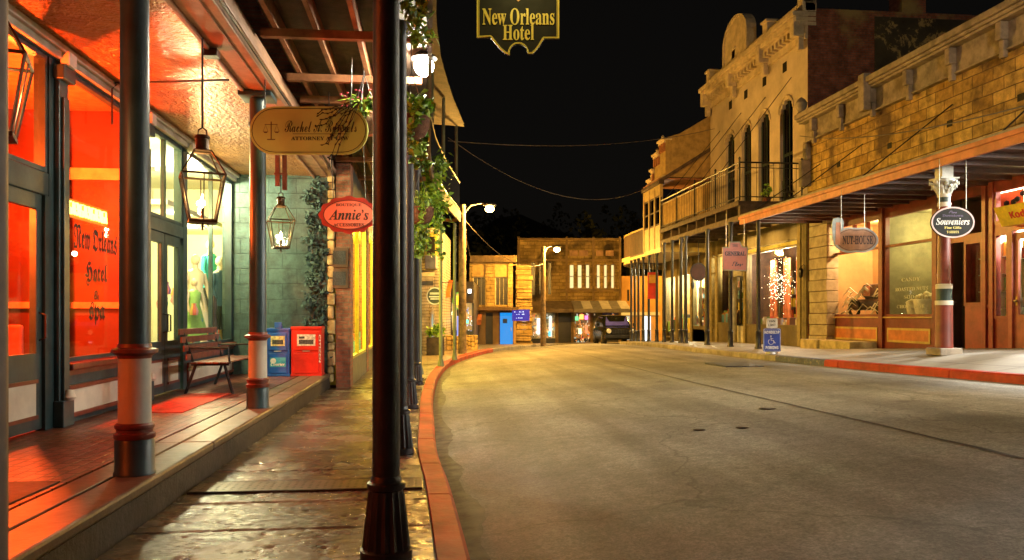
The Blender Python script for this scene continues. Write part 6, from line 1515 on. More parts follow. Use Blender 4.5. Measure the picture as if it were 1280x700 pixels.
# things on the balcony
for k,(px,lb) in enumerate(((985,'dark bistro chair on the iron balcony beside the tall right window'),(1000,'dark bistro chair at the near corner of the iron balcony'))):
    y = YB0+.9-.1*k; x = XY(px,y); t_ = thing('balcony_chair',lb,'chair',(x,y,BD),'bistro chairs on the iron balcony')
    g = MB(); g.lathe([(.2,.45),(.21,.47),(.2,.49)],(x,y,BD),12); g.build('seat', BLACK, t_)
    g = MB(); g.tube([(x-.18,y,BD+.48),(x-.2,y+.02,BD+.85),(x,y+.02,BD+.95),(x+.2,y+.02,BD+.85),(x+.18,y,BD+.48)],.015,6); g.build('backrest', BLACK, t_)
    for sx in (-.16,.16):
        for sy in (-.14,.14): g = MB(); g.tube([(x+sx,y+sy,BD),(x+sx*.8,y+sy*.8,BD+.46)],.013,5); g.build('leg', BLACK, t_)
x = XY(958,YB0+1.1); t_ = thing('potted_plant','small potted plant on the iron balcony','plant',(x,YB0+1.1,BD)); g = MB(); g.lathe([(.12,0),(.17,.28),(.18,.3)],(x,YB0+1.1,BD),12); g.build('pot', TERRA, t_); leaves([(x,YB0+1.1,BD+.45,1)],60,.12,.08,'foliage',LEAFY,t_,seed=4)
# tie rods on B
for y0_,z1_ in ((YB0+1,9.9),(YB0+3.2,9.8),(YB0+5.6,9.8),(YB0+8,9.6)):
    g = MB(); g.tube([(XO+.05,y0_+1.0,6.6),(XR,y0_,z1_)],.014,5); o = g.build('tie_rod', BLACK, B_)
# posts along the right walk
SP = None
labs = {948:'dark slender canopy post nearest the parking sign',913:'dark canopy post in front of the pink sign',884:'dark canopy post left of the pink sign before the narrow lit window',857:'dark canopy post, right one of a close pair',851:'dark canopy post, left one of a close pair',
 840:'canopy post just left of the close pair',830:'canopy post below the cream enclosed porch, rightmost there',821:'canopy post below the middle of the cream enclosed porch',811:'canopy post beside the red banner, right of it',804:'canopy post left of the red banner',798:'canopy post third from the far corner',793.5:'canopy post second from the far corner',789:'farthest canopy post at the corner beside the parked car'}
for px,lb in labs.items():
    y = YX(px,10.44); zg = at_ground(10.44,y)-.01; zt = 4.62 if y < YB1+.1 else 4.24; y = y
    t_ = thing('canopy_post',lb,'post',(10.44,y,zg),'slender iron posts along the right sidewalk'); h = zt-zg; r = .062 if px > 840 else .055
    g = MB(); g.lathe([(r*1.9,0),(r*1.9,.05),(r*1.5,.08),(r*1.4,.5),(r*1.7,.53),(r*1.2,.58)],(10.44,y,zg),14); g.build('base', BLACK, t_)
    g = MB(); g.lathe([(r*1.1,.56),(r,h-.15),(r*1.6,h-.06),(r*1.6,h+.0)],(10.44,y,zg),14); g.build('shaft', BLACK, t_)
# ================================================================ building C: cream parapet building with enclosed porch
YL = paint('ochre_boards',(.33,.22,.075),.6,var=.25,scale=3,bmp=.25)
t = C_ = thing('porch_building','ochre building with ornate parapet and enclosed timber porch over the sidewalk','building',(XO,39,0))
yc0, yc1, yp = YB1+.12, 43.0, YX(805,XO)
g = MB(); g.box(XR,XR+.2,yc0,yc1,4.75,7.6); g.box(XR+.2,XR+6,yc1-.2,yc1,0,7.6)
ST = [(yc0,yc0+.9,9.45),(yc0+.9,yc0+1.8,9.0),(yc0+1.8,yp-.6,8.35),(yp-.6,yp,7.95)]
for a,b_,z_ in ST: g.box(XO+.25,XO+.5,a,b_,7.75,z_)
g.box(XO+.51,XR+6,yc0+.001,yc0+.15,7.75,9.6); g.add([(XO+.25,yc0,9.55),(XR+1,yc0,9.55),(XR+1,yc0,11.2),(XO+.9,yc0,9.75),(XO+.25,yc0+.15,9.55),(XR+1,yc0+.15,9.55),(XR+1,yc0+.15,11.2),(XO+.9,yc0+.15,9.75)],[(0,1,2,3),(4,7,6,5),(0,4,5,1),(1,5,6,2),(2,6,7,3),(3,7,4,0)])
g.build('wall', YL, t)
g = MB()
for a,b_,z_ in ST: g.box(XO+.08,XO+.55,a-.04,b_+.03,z_,z_+.1,.015); g.box(XO+.16,XO+.249,a,b_,z_-.12,z_)
g.box(XO+.12,XO+.249,yc0,yp,7.76,7.84); g.build('cornice', CRD, t)
g = MB()
for a,b_,z_ in ST:
    y = a+.06
    while y < b_-.08: g.box(XO+.15,XO+.249,y,y+.13,z_-.5,z_-.121); y += .3
g.build('dentil', paint('dentil_red_brown',(.3,.12,.05),.6), t)
for a,b_,z_ in ST: g = MB(); g.lathe([(.06,0),(.1,.06),(.05,.12),(.08,.22),(.01,.3)],(XO+.35,b_-.12,z_+.1),8); g.build('finial', CRD, t)
# sloping porch roof
g = MB(); g.add([(XO-.1,yc0-.12,7.42),(XR,yc0-.12,8.95),(XR,yc0+.0,8.95),(XO-.1,yc0,7.42),(XO-.1,yc0-.12,7.6),(XR,yc0-.12,9.13),(XR,yc0,9.13),(XO-.1,yc0,7.6)],[(3,2,1,0),(4,5,6,7),(0,1,5,4),(1,2,6,5),(2,3,7,6),(3,0,4,7)]); g.box(XO-.12,XO+.2,yc0,yp+.05,7.42,7.6,.02); g.build('porch_roof_edge', DKWOOD, t)
MB().box(XO-.05,XR,yc0,yp,7.65,7.7).build('porch_ceiling', WOOD, t)
YLP = paint('yellow_porch_panels',(.38,.28,.11),.55,var=.2,scale=3)
g = MB(); g.box(XO,XO+.08,yc0,yp,4.5,5.55); g.box(XO+.09,XR,yc0,yc0+.08,4.5,5.55); g.box(XO,XO+.08,yc0,yp,6.95,7.42); g.build('porch_panel', YLP, t)
n = 3
for k in range(n+1): y = yc0+(yp-yc0)*k/n; MB().box(XO-.03,XO+.1,y-.06,y+.06,4.5,7.42).build('porch_post', YLP, t)
for k in range(n):
    a = yc0+(yp-yc0)*k/n+.07; b_ = yc0+(yp-yc0)*(k+1)/n-.07; g = MB(); g.box(XO+.01,XO+.07,a,b_,5.56,5.64); g.box(XO+.01,XO+.07,a,b_,6.86,6.94); g.box(XO+.01,XO+.07,a+.051,b_-.051,6.2,6.26); g.box(XO+.01,XO+.07,a,a+.05,5.64,6.86); g.box(XO+.01,XO+.07,b_-.05,b_,5.64,6.86); w = g.build('window', DKWOOD, t); MB().box(XO+.035,XO+.041,a,b_,5.64,6.86).build('pane', MATS['dark_glass'], w)
MB().box(XO+.1,XO+.14,yc0+.1,yp,5.56,6.95).build('porch_blind', paint('curtain_dark',(.10,.09,.045),.9), t)
g = MB(); g.box(XO,XR,yc0,yc1,4.3,4.499); g.build('porch_floor', paint('underside_yellow',(.5,.4,.16),.5), t)
# ground floor of C
g = MB()
for a,b_ in ((yc0,yc0+.5),(yc0+2.3,yc0+2.6),(yc0+4.6,yc0+5.0),(yc1-.6,yc1)): g.box(XR-.05,XR+.2,a,b_,-.5,4.3)
g.box(XR,XR+.2,yc0+.5,yc1-.6,3.5,4.3); g.box(XR,XR+.2,yc0+.5,yc0+2.3,-.5,.8); g.build('shopfront', paint('olive_shopfront_paint',(.20,.16,.05),.45), t)
bay_window(yc0+.5,yc0+2.3,.8,3.5,OLV2,t); bay_window(yc0+2.6,yc0+4.6,.2,3.5,OLV2,t,muly=(yc0+3.6,)); bay_window(yc0+5.0,yc1-.6,.2,3.5,OLV2,t)
g = MB(); g.box(XR+1.6,XR+1.66,yc0,yc1-.2,0,4.2); g.box(XR+.2,XR+1.6,yc0,yc0+.05,0,4.2); g.build('interior_wall', paint('shop_cream_wall',(.5,.42,.25),.7), t)
lamp_point('shop_c_light',(XR+.9,yc0+1.4,3.3),(1,.85,.45),380,.08); lamp_point('shop_c_light',(XR+.9,yc0+3.6,3.3),(1,.75,.35),500,.08); lamp_point('shop_c_light',(XR+.9,yc1-1.2,3.2),(1,.9,.6),450,.08)
shelf_unit(yc0+.6,yc0+4.5,XR+1.2,.5,5,.55,'shelves of goods in the shopfront under the cream enclosed porch',44,'shelves in the windows under the right balcony',6,GOODS)
heap('window_goods','mixed goods in the lit shopfront under the cream enclosed porch','goods',[(XR+.3,XR+.9,yc0+.6,yc1-.8,.5,50,.7)], GOODS, 16)
# curved balcony at the corner
CV = [Vector(p) for p in ((XO,yp+.0,0),(XO,41.2,0),(10.7,42.8,0),(11.2,44.6,0),(12.4,46.2,0),(14.5,47.3,0))]
cv = [cr([tuple(p) for p in CV], i/5) for i in range(26)]
t = thing('corner_balcony','curved slatted timber balcony wrapping the far street corner','balcony',(XO,43,4.3))
def strip(P, z0, z1, th_, nm, mt, zo=None):
    g = MB(); vs = []
    for i,p in enumerate(P):
        n_ = nrm(P,i,-1); q = p+n_*th_
        vs += [(p.x,p.y,z0),(q.x,q.y,z0),(q.x,q.y,z1),(p.x,p.y,z1)]
    fs = []
    for i in range(len(P)-1):
        a = 4*i
        for j in range(4): k = (j+1)%4; fs.append((a+j,a+k,a+4+k,a+4+j))
    fs += [(3,2,1,0),tuple(4*(len(P)-1)+j for j in range(4))]; g.add(vs,fs); return g.build(nm, mt, t)
strip(cv,4.16,4.42,.2,'edge_beam', paint('underside_yellow',(.5,.4,.16),.5)); strip(cv,4.42,4.5,2.2,'deck', DKWOOD); strip(cv,5.66,5.74,.09,'handrail', YL)
g = MB()
for i in range(len(cv)-1):
    for u in range(5):
        p = cv[i].lerp(cv[i+1],u/5); g.box(p.x+.02,p.x+.05,p.y-.04,p.y+.04,4.45,5.66)
g.build('slat', paint('brown_slats',(.05,.028,.012),.7), t)
# small facade wall C beyond corner
# red banner under balcony
D = 37; x, y = W2(816.5,D); z0 = CZ(357,D); t_ = thing('banner','red banner sign hanging between the far canopy posts','banner',(x,y,z0)); M = front(x,y,z0,YAW)
MB(M).plate([(-.24,-.62),(.24,-.62),(.24,.62),(-.24,.62)],.03).build('cloth', paint('banner_red',(.5,.03,.02),.6), t_); MB(M).plate([(-.2,.12),(.2,.12),(.2,.5),(-.2,.5)],.01,ux((0,0,.006))).build('panel', paint('banner_yellow',(.55,.3,.06),.6), t_)
g = MB(); g.tube([(x-.25,y,z0+.63),(x+.25,y,z0+.63)],.02,6); g.tube([(x,y,z0+.63),(x,y,4.3)],.015,5); g.build('rod', BLACK, t_)

# ================================================================ FAR BUILDINGS (parallel to the picture plane)
def cb(g, px0, px1, pyt, pyb, D, d0=0, d1=.3, bev=0):
    g.box(CX(px0,D),CX(px1,D),D+d0,D+d1,CZ(pyb,D),CZ(pyt,D),bev)
SF = blocks('far_stone','xz',.5,.24,(.30,.20,.06),(.48,.33,.11),(.2,.135,.05),.014,.9,.9,.05,.9,stain=((.05,.035,.02),.35,.52))
t = thing('long_stone_building','two storey stone building at the end of the street with six tall lit windows','building',(*W2(710,57),-.6)); D = 56.0
FWIN = [(712,717.5),(722,727.5),(732.3,737),(746,750.3),(755,759),(763.8,768)]
DARKW = [(664,669),(674,679),(685,689)]
g = MB(CF); xs = sorted([(a,b_,331,360) for a,b_ in FWIN]+[(a,b_,328,368) for a,b_ in DARKW])
px = 647
for a,b_,yt,yb in xs:
    cb(g,px,a,300,377,D); cb(g,a,b_,300,yt,D); cb(g,a,b_,yb,377,D); px = b_
cb(g,px,776,300,377,D); cb(g,776,776.5,300,432,D,0,9); cb(g,646.5,647,300,432,D,0,9); cb(g,647,776,300,302,D,.31,9); cb(g,647,776,302,432,D,8.7,9)
g.build('wall', SF, t)
for k,(a,b_) in enumerate(FWIN):
    g = MB(CF); cb(g,a,a+.5,331,360,D,.1,.18); cb(g,b_-.5,b_,331,360,D,.1,.18); cb(g,a+.5,b_-.5,345,346,D,.1,.18); w = g.build('window', paint('pale_sash',(.5,.45,.3),.5), t)
    g = MB(CF); cb(g,a-.2,b_+.2,330.5,360.5,D,.32,.36); g.build('lit_blind', emit('lit_blind',(1,.80,.33),1.05), w)
for (a,b_) in DARKW:
    g = MB(CF); cb(g,a,b_,328,368,D,.2,.3); g.build('window', paint('dark_window',(.02,.018,.015),.3), t)
g = MB(CF)
for a in (647,707,740.5,773.5): cb(g,a,a+2.6,296,377,D,-.12,-.001)
cb(g,647,776,298,300,D,-.25,.3); cb(g,647,776,324,326,D,-.1,-.001); cb(g,700,776,362,364.5,D,-.12,-.001)
g.build('pilasters', paint('far_trim',(.26,.17,.07),.8,var=.3,scale=1.5), t)
g = MB(CF)
for a,b_ in ((712,722),(724,735),(745,754),(757,767)): cb(g,a,b_,313,320,D,-.06,-.001)
g.build('parapet_panel', paint('panel_pinkish',(.42,.25,.14),.7), t)
g = MB(CF)
for a,b_ in ((647,651),(680,682),(694,698),(714,717),(738,741),(751,753),(773,776)): cb(g,a,b_,377,432,D,0,.3)
cb(g,651,776,377,391,D,.02,.3)
g.build('ground_floor_pier', paint('far_trim',(.26,.17,.07),.8), t)
cols = [(651,680,(.6,.5,.3)),(682,694,(.7,.6,.4)),(698,714,None),(717,738,(.5,.3,.12)),(741,751,(.2,.2,.1)),(753,773,(.16,.15,.35))]
for k,(a,b_,c) in enumerate(cols):
    g = MB(CF); cb(g,a,b_,391,423,D,.1,.14); g.build('window', paint('dark_window',(.02,.018,.015),.3) if c is None else paint('far_shop_'+str(k),c,.6,var=.7,scale=1.8), t)
    g = MB(CF); cb(g,a,b_,423,432,D,.05,.2); g.build('stall_riser', DKF, t)
# goods: small glowing window contents
def glow(px, py, w, h, D, col, s, name, label, group=None):
    x, y = W2(px,D); z = CZ(py,D); W_ = w*D/F/2; h_ = h*D/F/2
    g = MB(); g.plate([(-W_,-h_),(W_,-h_),(W_,h_),(-W_,h_)],.04,front(x,y,z,YAW)); o = g.build(name, emit('glow_%.2f_%.2f_%.2f_%.1f'%(*col,s),col,s), None, origin=(x,y,z)); return tag(o,label,'lit display',group)
for a in ((655,405,5,14,(1,.9,.7),1.2,'pale lit display left of the pole of the long stone building'),(673,408,4,20,(1,.95,.8),1.6,'tall pale lit display right of the far street lamp pole'),(688,408,4,26,(.9,.9,.7),1.2,'narrow bright lit display in the long stone building'),
          (687,417,3,6,(.1,.7,.8),1.4,'small turquoise glowing display at the foot of the narrow one'),(721,398,4,5,(.2,.9,.3),1.5,'green neon scrap in the colourful far window'),(727,396,5,6,(1,.5,.1),2,'orange neon scrap in the colourful far window'),(733,397,4,5,(.9,.25,.7),1.6,'pink neon scrap in the colourful far window'),
          (725,414,4,7,(1,.85,.4),2,'yellow lamp glow low in the colourful far window'),(733,412,3,10,(1,.3,.12),1.1,'red lit display low in the colourful far window'),(758,400,6,4,(.3,.25,.9),1.1,'violet lit strip above the parked car')):
    glow(a[0],a[1],a[2],a[3],55.9,a[4],a[5],'window_glow',a[6],'lit bits in the far shop windows')
# busy contents of the far shop windows, glowing in place of shop light
def contents(px0, px1, y0, y1, D, n, seed, s, label, pal=((1,.75,.4),(.9,.85,.7),(1,.4,.12),(.25,.18,.08),(.08,.05,.03),(.5,.35,.15),(.3,.5,.6),(.7,.12,.08),(.05,.04,.03))):
    rnd = random.Random(seed); g = MB(CF)
    for _ in range(n):
        a = rnd.uniform(px0,px1-1); b_ = rnd.uniform(y0,y1-1); w_ = rnd.uniform(.5,2.2); h_ = rnd.uniform(.7,3.5); d_ = rnd.uniform(.0,.07); cb(g,a,min(px1,a+w_),b_,min(y1,b_+h_),D,d_,d_+.03)
    x,y = W2((px0+px1)/2,D); o = g.build('window_goods', island('lit_goods_%d'%int(s*10),pal,.5,s), None, origin=(x,y,CZ(y1,D))); tag(o,label,'goods',kind='stuff')
contents(652,679,393,422,55.95,110,51,.55,'busy lit goods in the leftmost window of the long stone building')
contents(683,693,393,422,55.95,40,52,.6,'narrow column of lit goods right of the far lamp pole')
contents(718,737,391,431,55.9,120,53,.55,'colourful lit goods beside the dark doorway of the long stone building')
contents(742,750,391,422,55.9,30,54,.3,'dim posters in the far window before the parked car')
contents(754,772,391,422,55.9,50,55,.3,'violet dim goods above the parked car',((.3,.25,.9),(.12,.1,.3),(.5,.4,.6),(.04,.03,.08),(.7,.6,.4)))
contents(588,594,394,429,43.95,26,56,.45,'bluish goods in the first window of the corner stone building',((.3,.35,.8),(.6,.65,.9),(.08,.07,.2),(.03,.03,.06)))
contents(550,556,381,413,37.95,20,57,.5,'small lit things in the pub window nearest the black sign')
contents(574,590,381,413,37.95,46,58,.45,'small lit things in the pub window behind the utility pole')
# awnings
def awning(p0,p1,yt,yb,D,out,mats,name,label):
    x0,x1 = CX(p0,D),CX(p1,D); z1 = CZ(yt,D); z0 = CZ(yb,D-out); o_ = W2((p0+p1)/2,D); t_ = thing(name,label,'awning',(*o_,z0)); n = len(mats)
    for k,m_ in enumerate(mats):
        a = x0+(x1-x0)*k/n; b_ = x0+(x1-x0)*(k+1)/n; g = MB(CF); g.add([(a,D,z1),(b_,D,z1),(b_,D-out,z0),(a,D-out,z0),(a,D-.0,z1-.06),(b_,D,z1-.06),(b_,D-out,z0-.06),(a,D-out,z0-.06)],[(0,1,2,3),(4,7,6,5),(0,4,5,1),(1,5,6,2),(2,6,7,3),(3,7,4,0)]); g.build('canvas', m_, t_)
    g = MB(CF); g.box(x0,x1,D-out-.02,D-out+.0,z0-.25,z0-.0); g.build('valance', mats[0], t_)
AW = paint('awning_white',(.6,.56,.5),.7,var=.15); AG = paint('awning_grey',(.22,.2,.18),.7,var=.2); AB = paint('awning_brown',(.16,.11,.06),.8,var=.3)
awning(679,714,376,386,55.85,2.2,[AB,AB],'awning','brown shadowed awning on the long stone building'); awning(714.3,782,376,386,55.85,2.4,[AG,AW,AG,AW,AG,AW],'awning','grey and white striped awning above the parked car')
# left far building
t = thing('corner_stone_building','low stone building with two dark upper windows and a glowing blue door','building',(*W2(616,45),-.3)); D = 44.0
SF2 = blocks('far_stone_b','xz',.42,.2,(.36,.24,.07),(.52,.36,.12),(.22,.15,.06),.014,.9,.9,.05,1.4,stain=((.08,.05,.03),.6,.6))
g = MB(CF); 
for a,b_ in ((587,591),(607,619),(635,641)): cb(g,a,b_,328,384,D,-.05,.35)
cb(g,591,607,381,384,D); cb(g,619,635,381,384,D); cb(g,587,645,330,331,D,.36,6); cb(g,645,645.5,325,432,D,.36,6); cb(g,587,587.5,325,432,D,.36,6); cb(g,587.5,645,331,432,D,5.8,6)
g.build('stone_pier', SF2, t)
g = MB(CF); cb(g,591,607,328,346,D); cb(g,619,635,328,346,D); g.build('tan_panel', paint('tan_panel',(.48,.32,.1),.7), t)
for a,b_ in ((591,607),(619,635)):
    g = MB(CF); cb(g,a,a+1,346,381,D,.1,.2); cb(g,b_-1,b_,346,381,D,.1,.2); cb(g,a+1,b_-1,346,347,D,.1,.2)
    for q in (.35,.65): cb(g,a+(b_-a)*q-.3,a+(b_-a)*q+.3,347,381,D,.1,.2)
    w = g.build('window', paint('pale_sash',(.5,.45,.3),.5), t); g = MB(CF); cb(g,a,b_,346,381,D,.25,.3); g.build('dark_pane', paint('dark_window',(.02,.018,.015),.3), w)
g = MB(CF); cb(g,588,646,320,328,D,-.35,.35); 
for k in range(30): cb(g,588+k*1.95,588.8+k*1.95,320.5,327.5,D,-.38,-.351)
g.build('metal_parapet', paint('parapet_metal',(.3,.2,.08),.6,var=.3), t)
g = MB(CF); cb(g,583,648,384,388,D,-1.2,.35); g.build('ledge', paint('ledge_wood',(.25,.15,.06),.7), t)
g = MB(CF); cb(g,595,607,388,433,D,-.2,.3); cb(g,607,625,388,391,D,0,.3); cb(g,641,645,388,433,D); cb(g,587,595,388,392,D); cb(g,616,625,391,433,D); g.build('ground_floor_wall', paint('ochre_render',(.32,.2,.07),.8,var=.2,scale=1), t)
g = MB(CF); cb(g,607,616,391,433,D,.2,.3); g.build('dark_entry', DKF, t)
g = MB(CF); cb(g,625,641,391,431,D,.05,.12); d = g.build('door', emit('blue_lit_door',(.002,.36,1.0),.75), t); d['label'] = 'door glowing bright blue'
g = MB(CF); cb(g,624,625,390,432,D,-.04,.15); cb(g,641,642,390,432,D,-.04,.15); cb(g,625,641,389.6,391,D,-.04,.15); g.build('door_frame', DKWOOD, t)
g = MB(CF); cb(g,638.5,639.3,409,414,D,-.03,.045); g.build('handle', STEEL, d)
g = MB(CF); cb(g,628.5,634,398.5,404,D,.03,.049); g.build('notice', paint('notice_blue',(.01,.06,.2),.5), d)
g = MB(CF); cb(g,587,595,392,430,D,.1,.15); g.build('window', paint('violet_window',(.12,.1,.3),.4,var=.7,scale=2), t)
glow(598-4,408,3,22,43.9,(.5,.55,1),.8,'window_glow','bluish lit strip in the entrance of the corner stone building')
t_ = thing('lit_sign','dark blue lit sign board with rows of white marks over the stone pillar','sign',(*W2(651,43),CZ(394,43))); M = front(*W2(651,43),CZ(394,43),YAW); s = 43/F
MB(M).plate([(-11*s,-7*s),(11*s,-7*s),(11*s,7*s),(-11*s,7*s)],.1).build('board', emit('sign_deep_blue',(.01,.02,.45),.8), t_)
g = MB(M); rnd = random.Random(12)
for k in range(16): xx = rnd.uniform(-10,9)*s; zz = rnd.choice((3.5,.5,-4))*s; g.box(xx,xx+rnd.uniform(.6,1.6)*s,zz,zz+rnd.uniform(.5,1.6)*s,.001,.02)
g.build('marks', emit('sign_marks',(.6,.7,1),1.3), t_); g = MB(); x,y = W2(662,43); g.tube([(x,y,CZ(394,43)),(x+.1,y+1,CZ(394,43))],.04,5); g.build('bracket', BLACK, t_)
t = thing('stone_pillar','rough dark stone pillar between the blue door and the long stone building','pillar',(*W2(655,46),-.4)); D = 46
g = MB(CF); random.seed(5); py = 433
while py > 335: h_ = random.uniform(4,8); cb(g,646-random.uniform(0,1),665+random.uniform(-1,1),py-h_+.4,py,D,random.uniform(-.1,.1),.9,.04); py -= h_
g.build('rubble', SF, t)
# restaurant (dark timber) and planter on the left
t = thing('pub_building','dark timber pub front with small coloured lights along the left walk','building',(*W2(568,41),-.1)); D = 38.0
g = MB(CF); cb(g,520,592,352,378,D,0,.3); cb(g,520,592,352,353,D,.3,7); cb(g,591.5,592,353,440,D,.3,7)
for a in (548,556,563,571,580,590): cb(g,a,a+1.6,378,440,D,0,.2)
cb(g,520,590,414,440,D,.05,.3); g.build('timber_front', paint('pub_timber',(.05,.035,.02),.6,var=.3), t)
g = MB(CF); cb(g,520,591,378,414,D,2.2,2.3); g.build('interior_wall', paint('pub_interior',(.25,.18,.1),.7), t)
g = MB(CF); cb(g,515,593,375,379,D,-1.3,-.001); g.build('ledge', DKWOOD, t)
for a in ((554,400,6,8,(.75,.8,1),3,'bluish white lamp glow in the pub window'),(573,408,4,26,(.35,.4,.9),.9,'blue lit strip in the pub window'),(584,402,3,4,(.05,1,.3),4,'green light in front of the pub'),(588,398,2.5,4,(1,.1,.03),3,'red light in front of the pub'),(581,396,2,3,(1,.6,.1),3,'amber light in front of the pub'),(548.5,418,2,14,(.9,.85,.4),.8,'pale lit strip behind the tub plant'),(587,364,4,5,(1,.95,.8),6,'white lamp on the corner of the pub')):
    glow(a[0],a[1],a[2],a[3],37.6,a[4],a[5],'pub_light',a[6],'small coloured lights of the pub')
lamp_point('pub_light_source',(*W2(570,39.2),CZ(392,39.2)),(1,.75,.35),160,.08); lamp_point('pub_light_source',(*W2(584,37),CZ(400,37)),(.5,1,.6),25,.05)
awning(552,566,350,364,33,1.4,[paint('orange_awning',(.55,.12,.02),.7)],'awning','small orange red awning left of the utility pole')
awning(583,603,392,400,43,1.6,[paint('rust_awning',(.5,.16,.06),.7)],'awning','small rust awning beside the corner stone building')
t = thing('siding_building','narrow cream boarded house front with an arched white window','building',(*W2(537,29),0)); D = 29.0
g = MB(CF); cb(g,486,550,344,452,D,0,.3); cb(g,486,550,285,344,D,.0,.3); cb(g,549.5,550,285,452,D,.31,5); cb(g,486,550,284,285,D,.31,5)
m_ = blocks('clapboard','xz',30,.11,(.5,.42,.28),(.55,.46,.3),(.12,.1,.06),.012,.6,.5,.02,2); g.build('wall', m_, t)
g = MB(CF); cb(g,531,547,291,322,D,-.06,-.001); g.build('window', paint('yellow_window_frame',(.5,.45,.06),.5), t)
g = MB(CF); cb(g,534,544,296,318,D,-.09,-.061); g.build('dark_pane', paint('dark_window',(.02,.018,.015),.3), t)
D2 = 28.9; g = MB(CF); w_ = CX(543.5,D2)-CX(538,D2); xq = CX(540.7,D2); zq = CZ(428,D2); zt_ = CZ(400,D2)
ar = [(xq-w_/2,zq),(xq+w_/2,zq),(xq+w_/2,zt_),(xq+w_*.3,zt_+.28),(xq,zt_+.5),(xq-w_*.3,zt_+.28),(xq-w_/2,zt_)]
g.plate(ar,.02,frame((0,D2-.02,0),(1,0,0),(0,0,1))); g.build('arched_window', emit('arched_window_glow',(.75,.95,.8),.5), t)
g = MB(CF); g.ring(ar,.05,.06,frame((0,D2-.05,0),(1,0,0),(0,0,1))); g.build('arch_frame', CREAM, t)
t = thing('air_conditioner','grey box unit mounted above the cream boarded house','air conditioner',(*W2(538,28.4),CZ(334,28.4))); g = MB(CF); cb(g,531,545,319,336,28.2,0,.7,.02); g.build('casing', paint('grey_metal_box',(.3,.28,.26),.5), t)
t = thing('awning','plain grey barrel awning over the cream boarded house window','awning',(*W2(536,28),CZ(350,28))); g = MB(CF); n = 8; D = 28.9; pr = [(D-1.3*math.sin(k*math.pi/2/n),CZ(338,D)-(CZ(338,D)-CZ(357,D))*(1-math.cos(k*math.pi/2/n))) for k in range(n+1)]
vs = [(CX(525,D),a,b_) for a,b_ in pr]+[(CX(546,D),a,b_) for a,b_ in pr]; g.add(vs+[(a,b_+.02,c-.05) for a,b_,c in vs],[(i,i+1,n+2+i,n+1+i) for i in range(n)]+[(2*n+2+i,3*n+3+i,3*n+4+i,2*n+3+i) for i in range(n)]); g.build('canvas', paint('awning_dull_grey',(.2,.18,.15),.8,var=.3), t)
x,y = W2(544,27.6); t = thing('planter_tub','dark square tub with leafy plant before the arched window','planter',(x,y,-.0)); MB().box(x-.3,x+.3,y-.3,y+.3,-.02,.62,.02).build('tub', DKWOOD, t); leaves([(x+.15*math.cos(k),y+.15*math.sin(k),.7+.03*k,1) for k in range(8)],220,.11,.08,'foliage',LEAFY,t,seed=31)
t = thing('stone_planter_wall','low rubble stone wall in front of the pub','wall',(*W2(572,31.6),0)); g = MB(CF); D = 31.6; random.seed(6)
px = 552
while px < 596:
    w_ = random.uniform(3,7); py = 443
    while py > 420:
        h_ = random.uniform(4.5,7); cb(g,px,min(px+w_-.3,597),max(419,py-h_+.4),py,D,random.uniform(-.06,.03),.5,.03); py -= h_
    px += w_
g.build('stones', paint('planter_stone',(.4,.28,.1),.85,var=.4,scale=2.5,bmp=.8), t)
t = thing('stucco_building','plain orange lit stucco building behind the far posts','building',(*W2(812,61),-.7)); D = 60.0
g = MB(CF); cb(g,777,860,345,433,D,0,6); g.build('wall', paint('orange_stucco',(.5,.28,.08),.8,var=.2,scale=.5), t)
g = MB(CF); cb(g,784,786.5,362,376,D,-.02,-.001); g.build('window', paint('dark_window',(.02,.018,.015),.3), t)
glow(783,410,8,30,59.8,(.8,.8,.6),.7,'window_glow','pale lit opening in the stucco building left of the far posts'); glow(809,412,9,34,59.8,(.9,.97,1),1.3,'window_glow','bright white lit doorway of the stucco building seen between the far posts')
glow(800,392,50,4,59.85,(1,.55,.1),.9,'window_glow','orange lit strip across the stucco building')

# ================================================================ CAR
D = 45.5; cx, cy = W2(768,D); zc = -.29
t = thing('parked_car','dark off road car parked at the far bend facing the viewer','car',(cx,cy,zc)); M = Matrix.Translation((cx,cy,zc)) @ Matrix.Rotation(R(-3),4,'Z')
CP = paint('car_black_paint',(.005,.006,.005),.2,var=.1,spec=.5,bmp=0); TY = paint('tyre_rubber',(.012,.012,.012),.8); CHR = paint('chrome',(.5,.5,.5),.2,metal=1)
def hull(g, secs):                                  # y, halfwidth bottom, halfwidth top, z bottom, z top
    vs = []; fs = []
    for (y,wb,wt,z0,z1) in secs:
        h_ = z1-z0; vs += [(-wb,y,z0),(-wb*1.02,y,z0+h_*.35),(-(wb+wt)/2*1.03,y,z0+h_*.7),(-wt*.9,y,z1-.02),(-wt*.6,y,z1),(wt*.6,y,z1),(wt*.9,y,z1-.02),((wb+wt)/2*1.03,y,z0+h_*.7),(wb*1.02,y,z0+h_*.35),(wb,y,z0)]
    n_ = 10
    for i in range(len(secs)-1):
        for j in range(n_): k = (j+1)%n_; fs.append((i*n_+j,i*n_+k,(i+1)*n_+k,(i+1)*n_+j))
    fs += [tuple(range(n_)),tuple((len(secs)-1)*n_+j for j in range(n_))[::-1]]; g.add(vs,fs); g.sm = True
g = MB(M); hull(g,[(-2.1,.82,.7,.45,.9),(-2.0,.9,.8,.35,1.0),(-1.0,.93,.84,.33,1.06),(-.7,.93,.85,.33,1.1),(1.6,.93,.85,.33,1.12),(2.1,.9,.8,.4,1.05)]); g.build('body', CP, t)
g = MB(M); hull(g,[(-.95,.78,.74,1.02,1.08),(-.35,.8,.66,1.02,1.66),(1.5,.8,.66,1.02,1.7),(1.95,.78,.7,1.0,1.15)]); cab = g.build('cabin', CP, t)
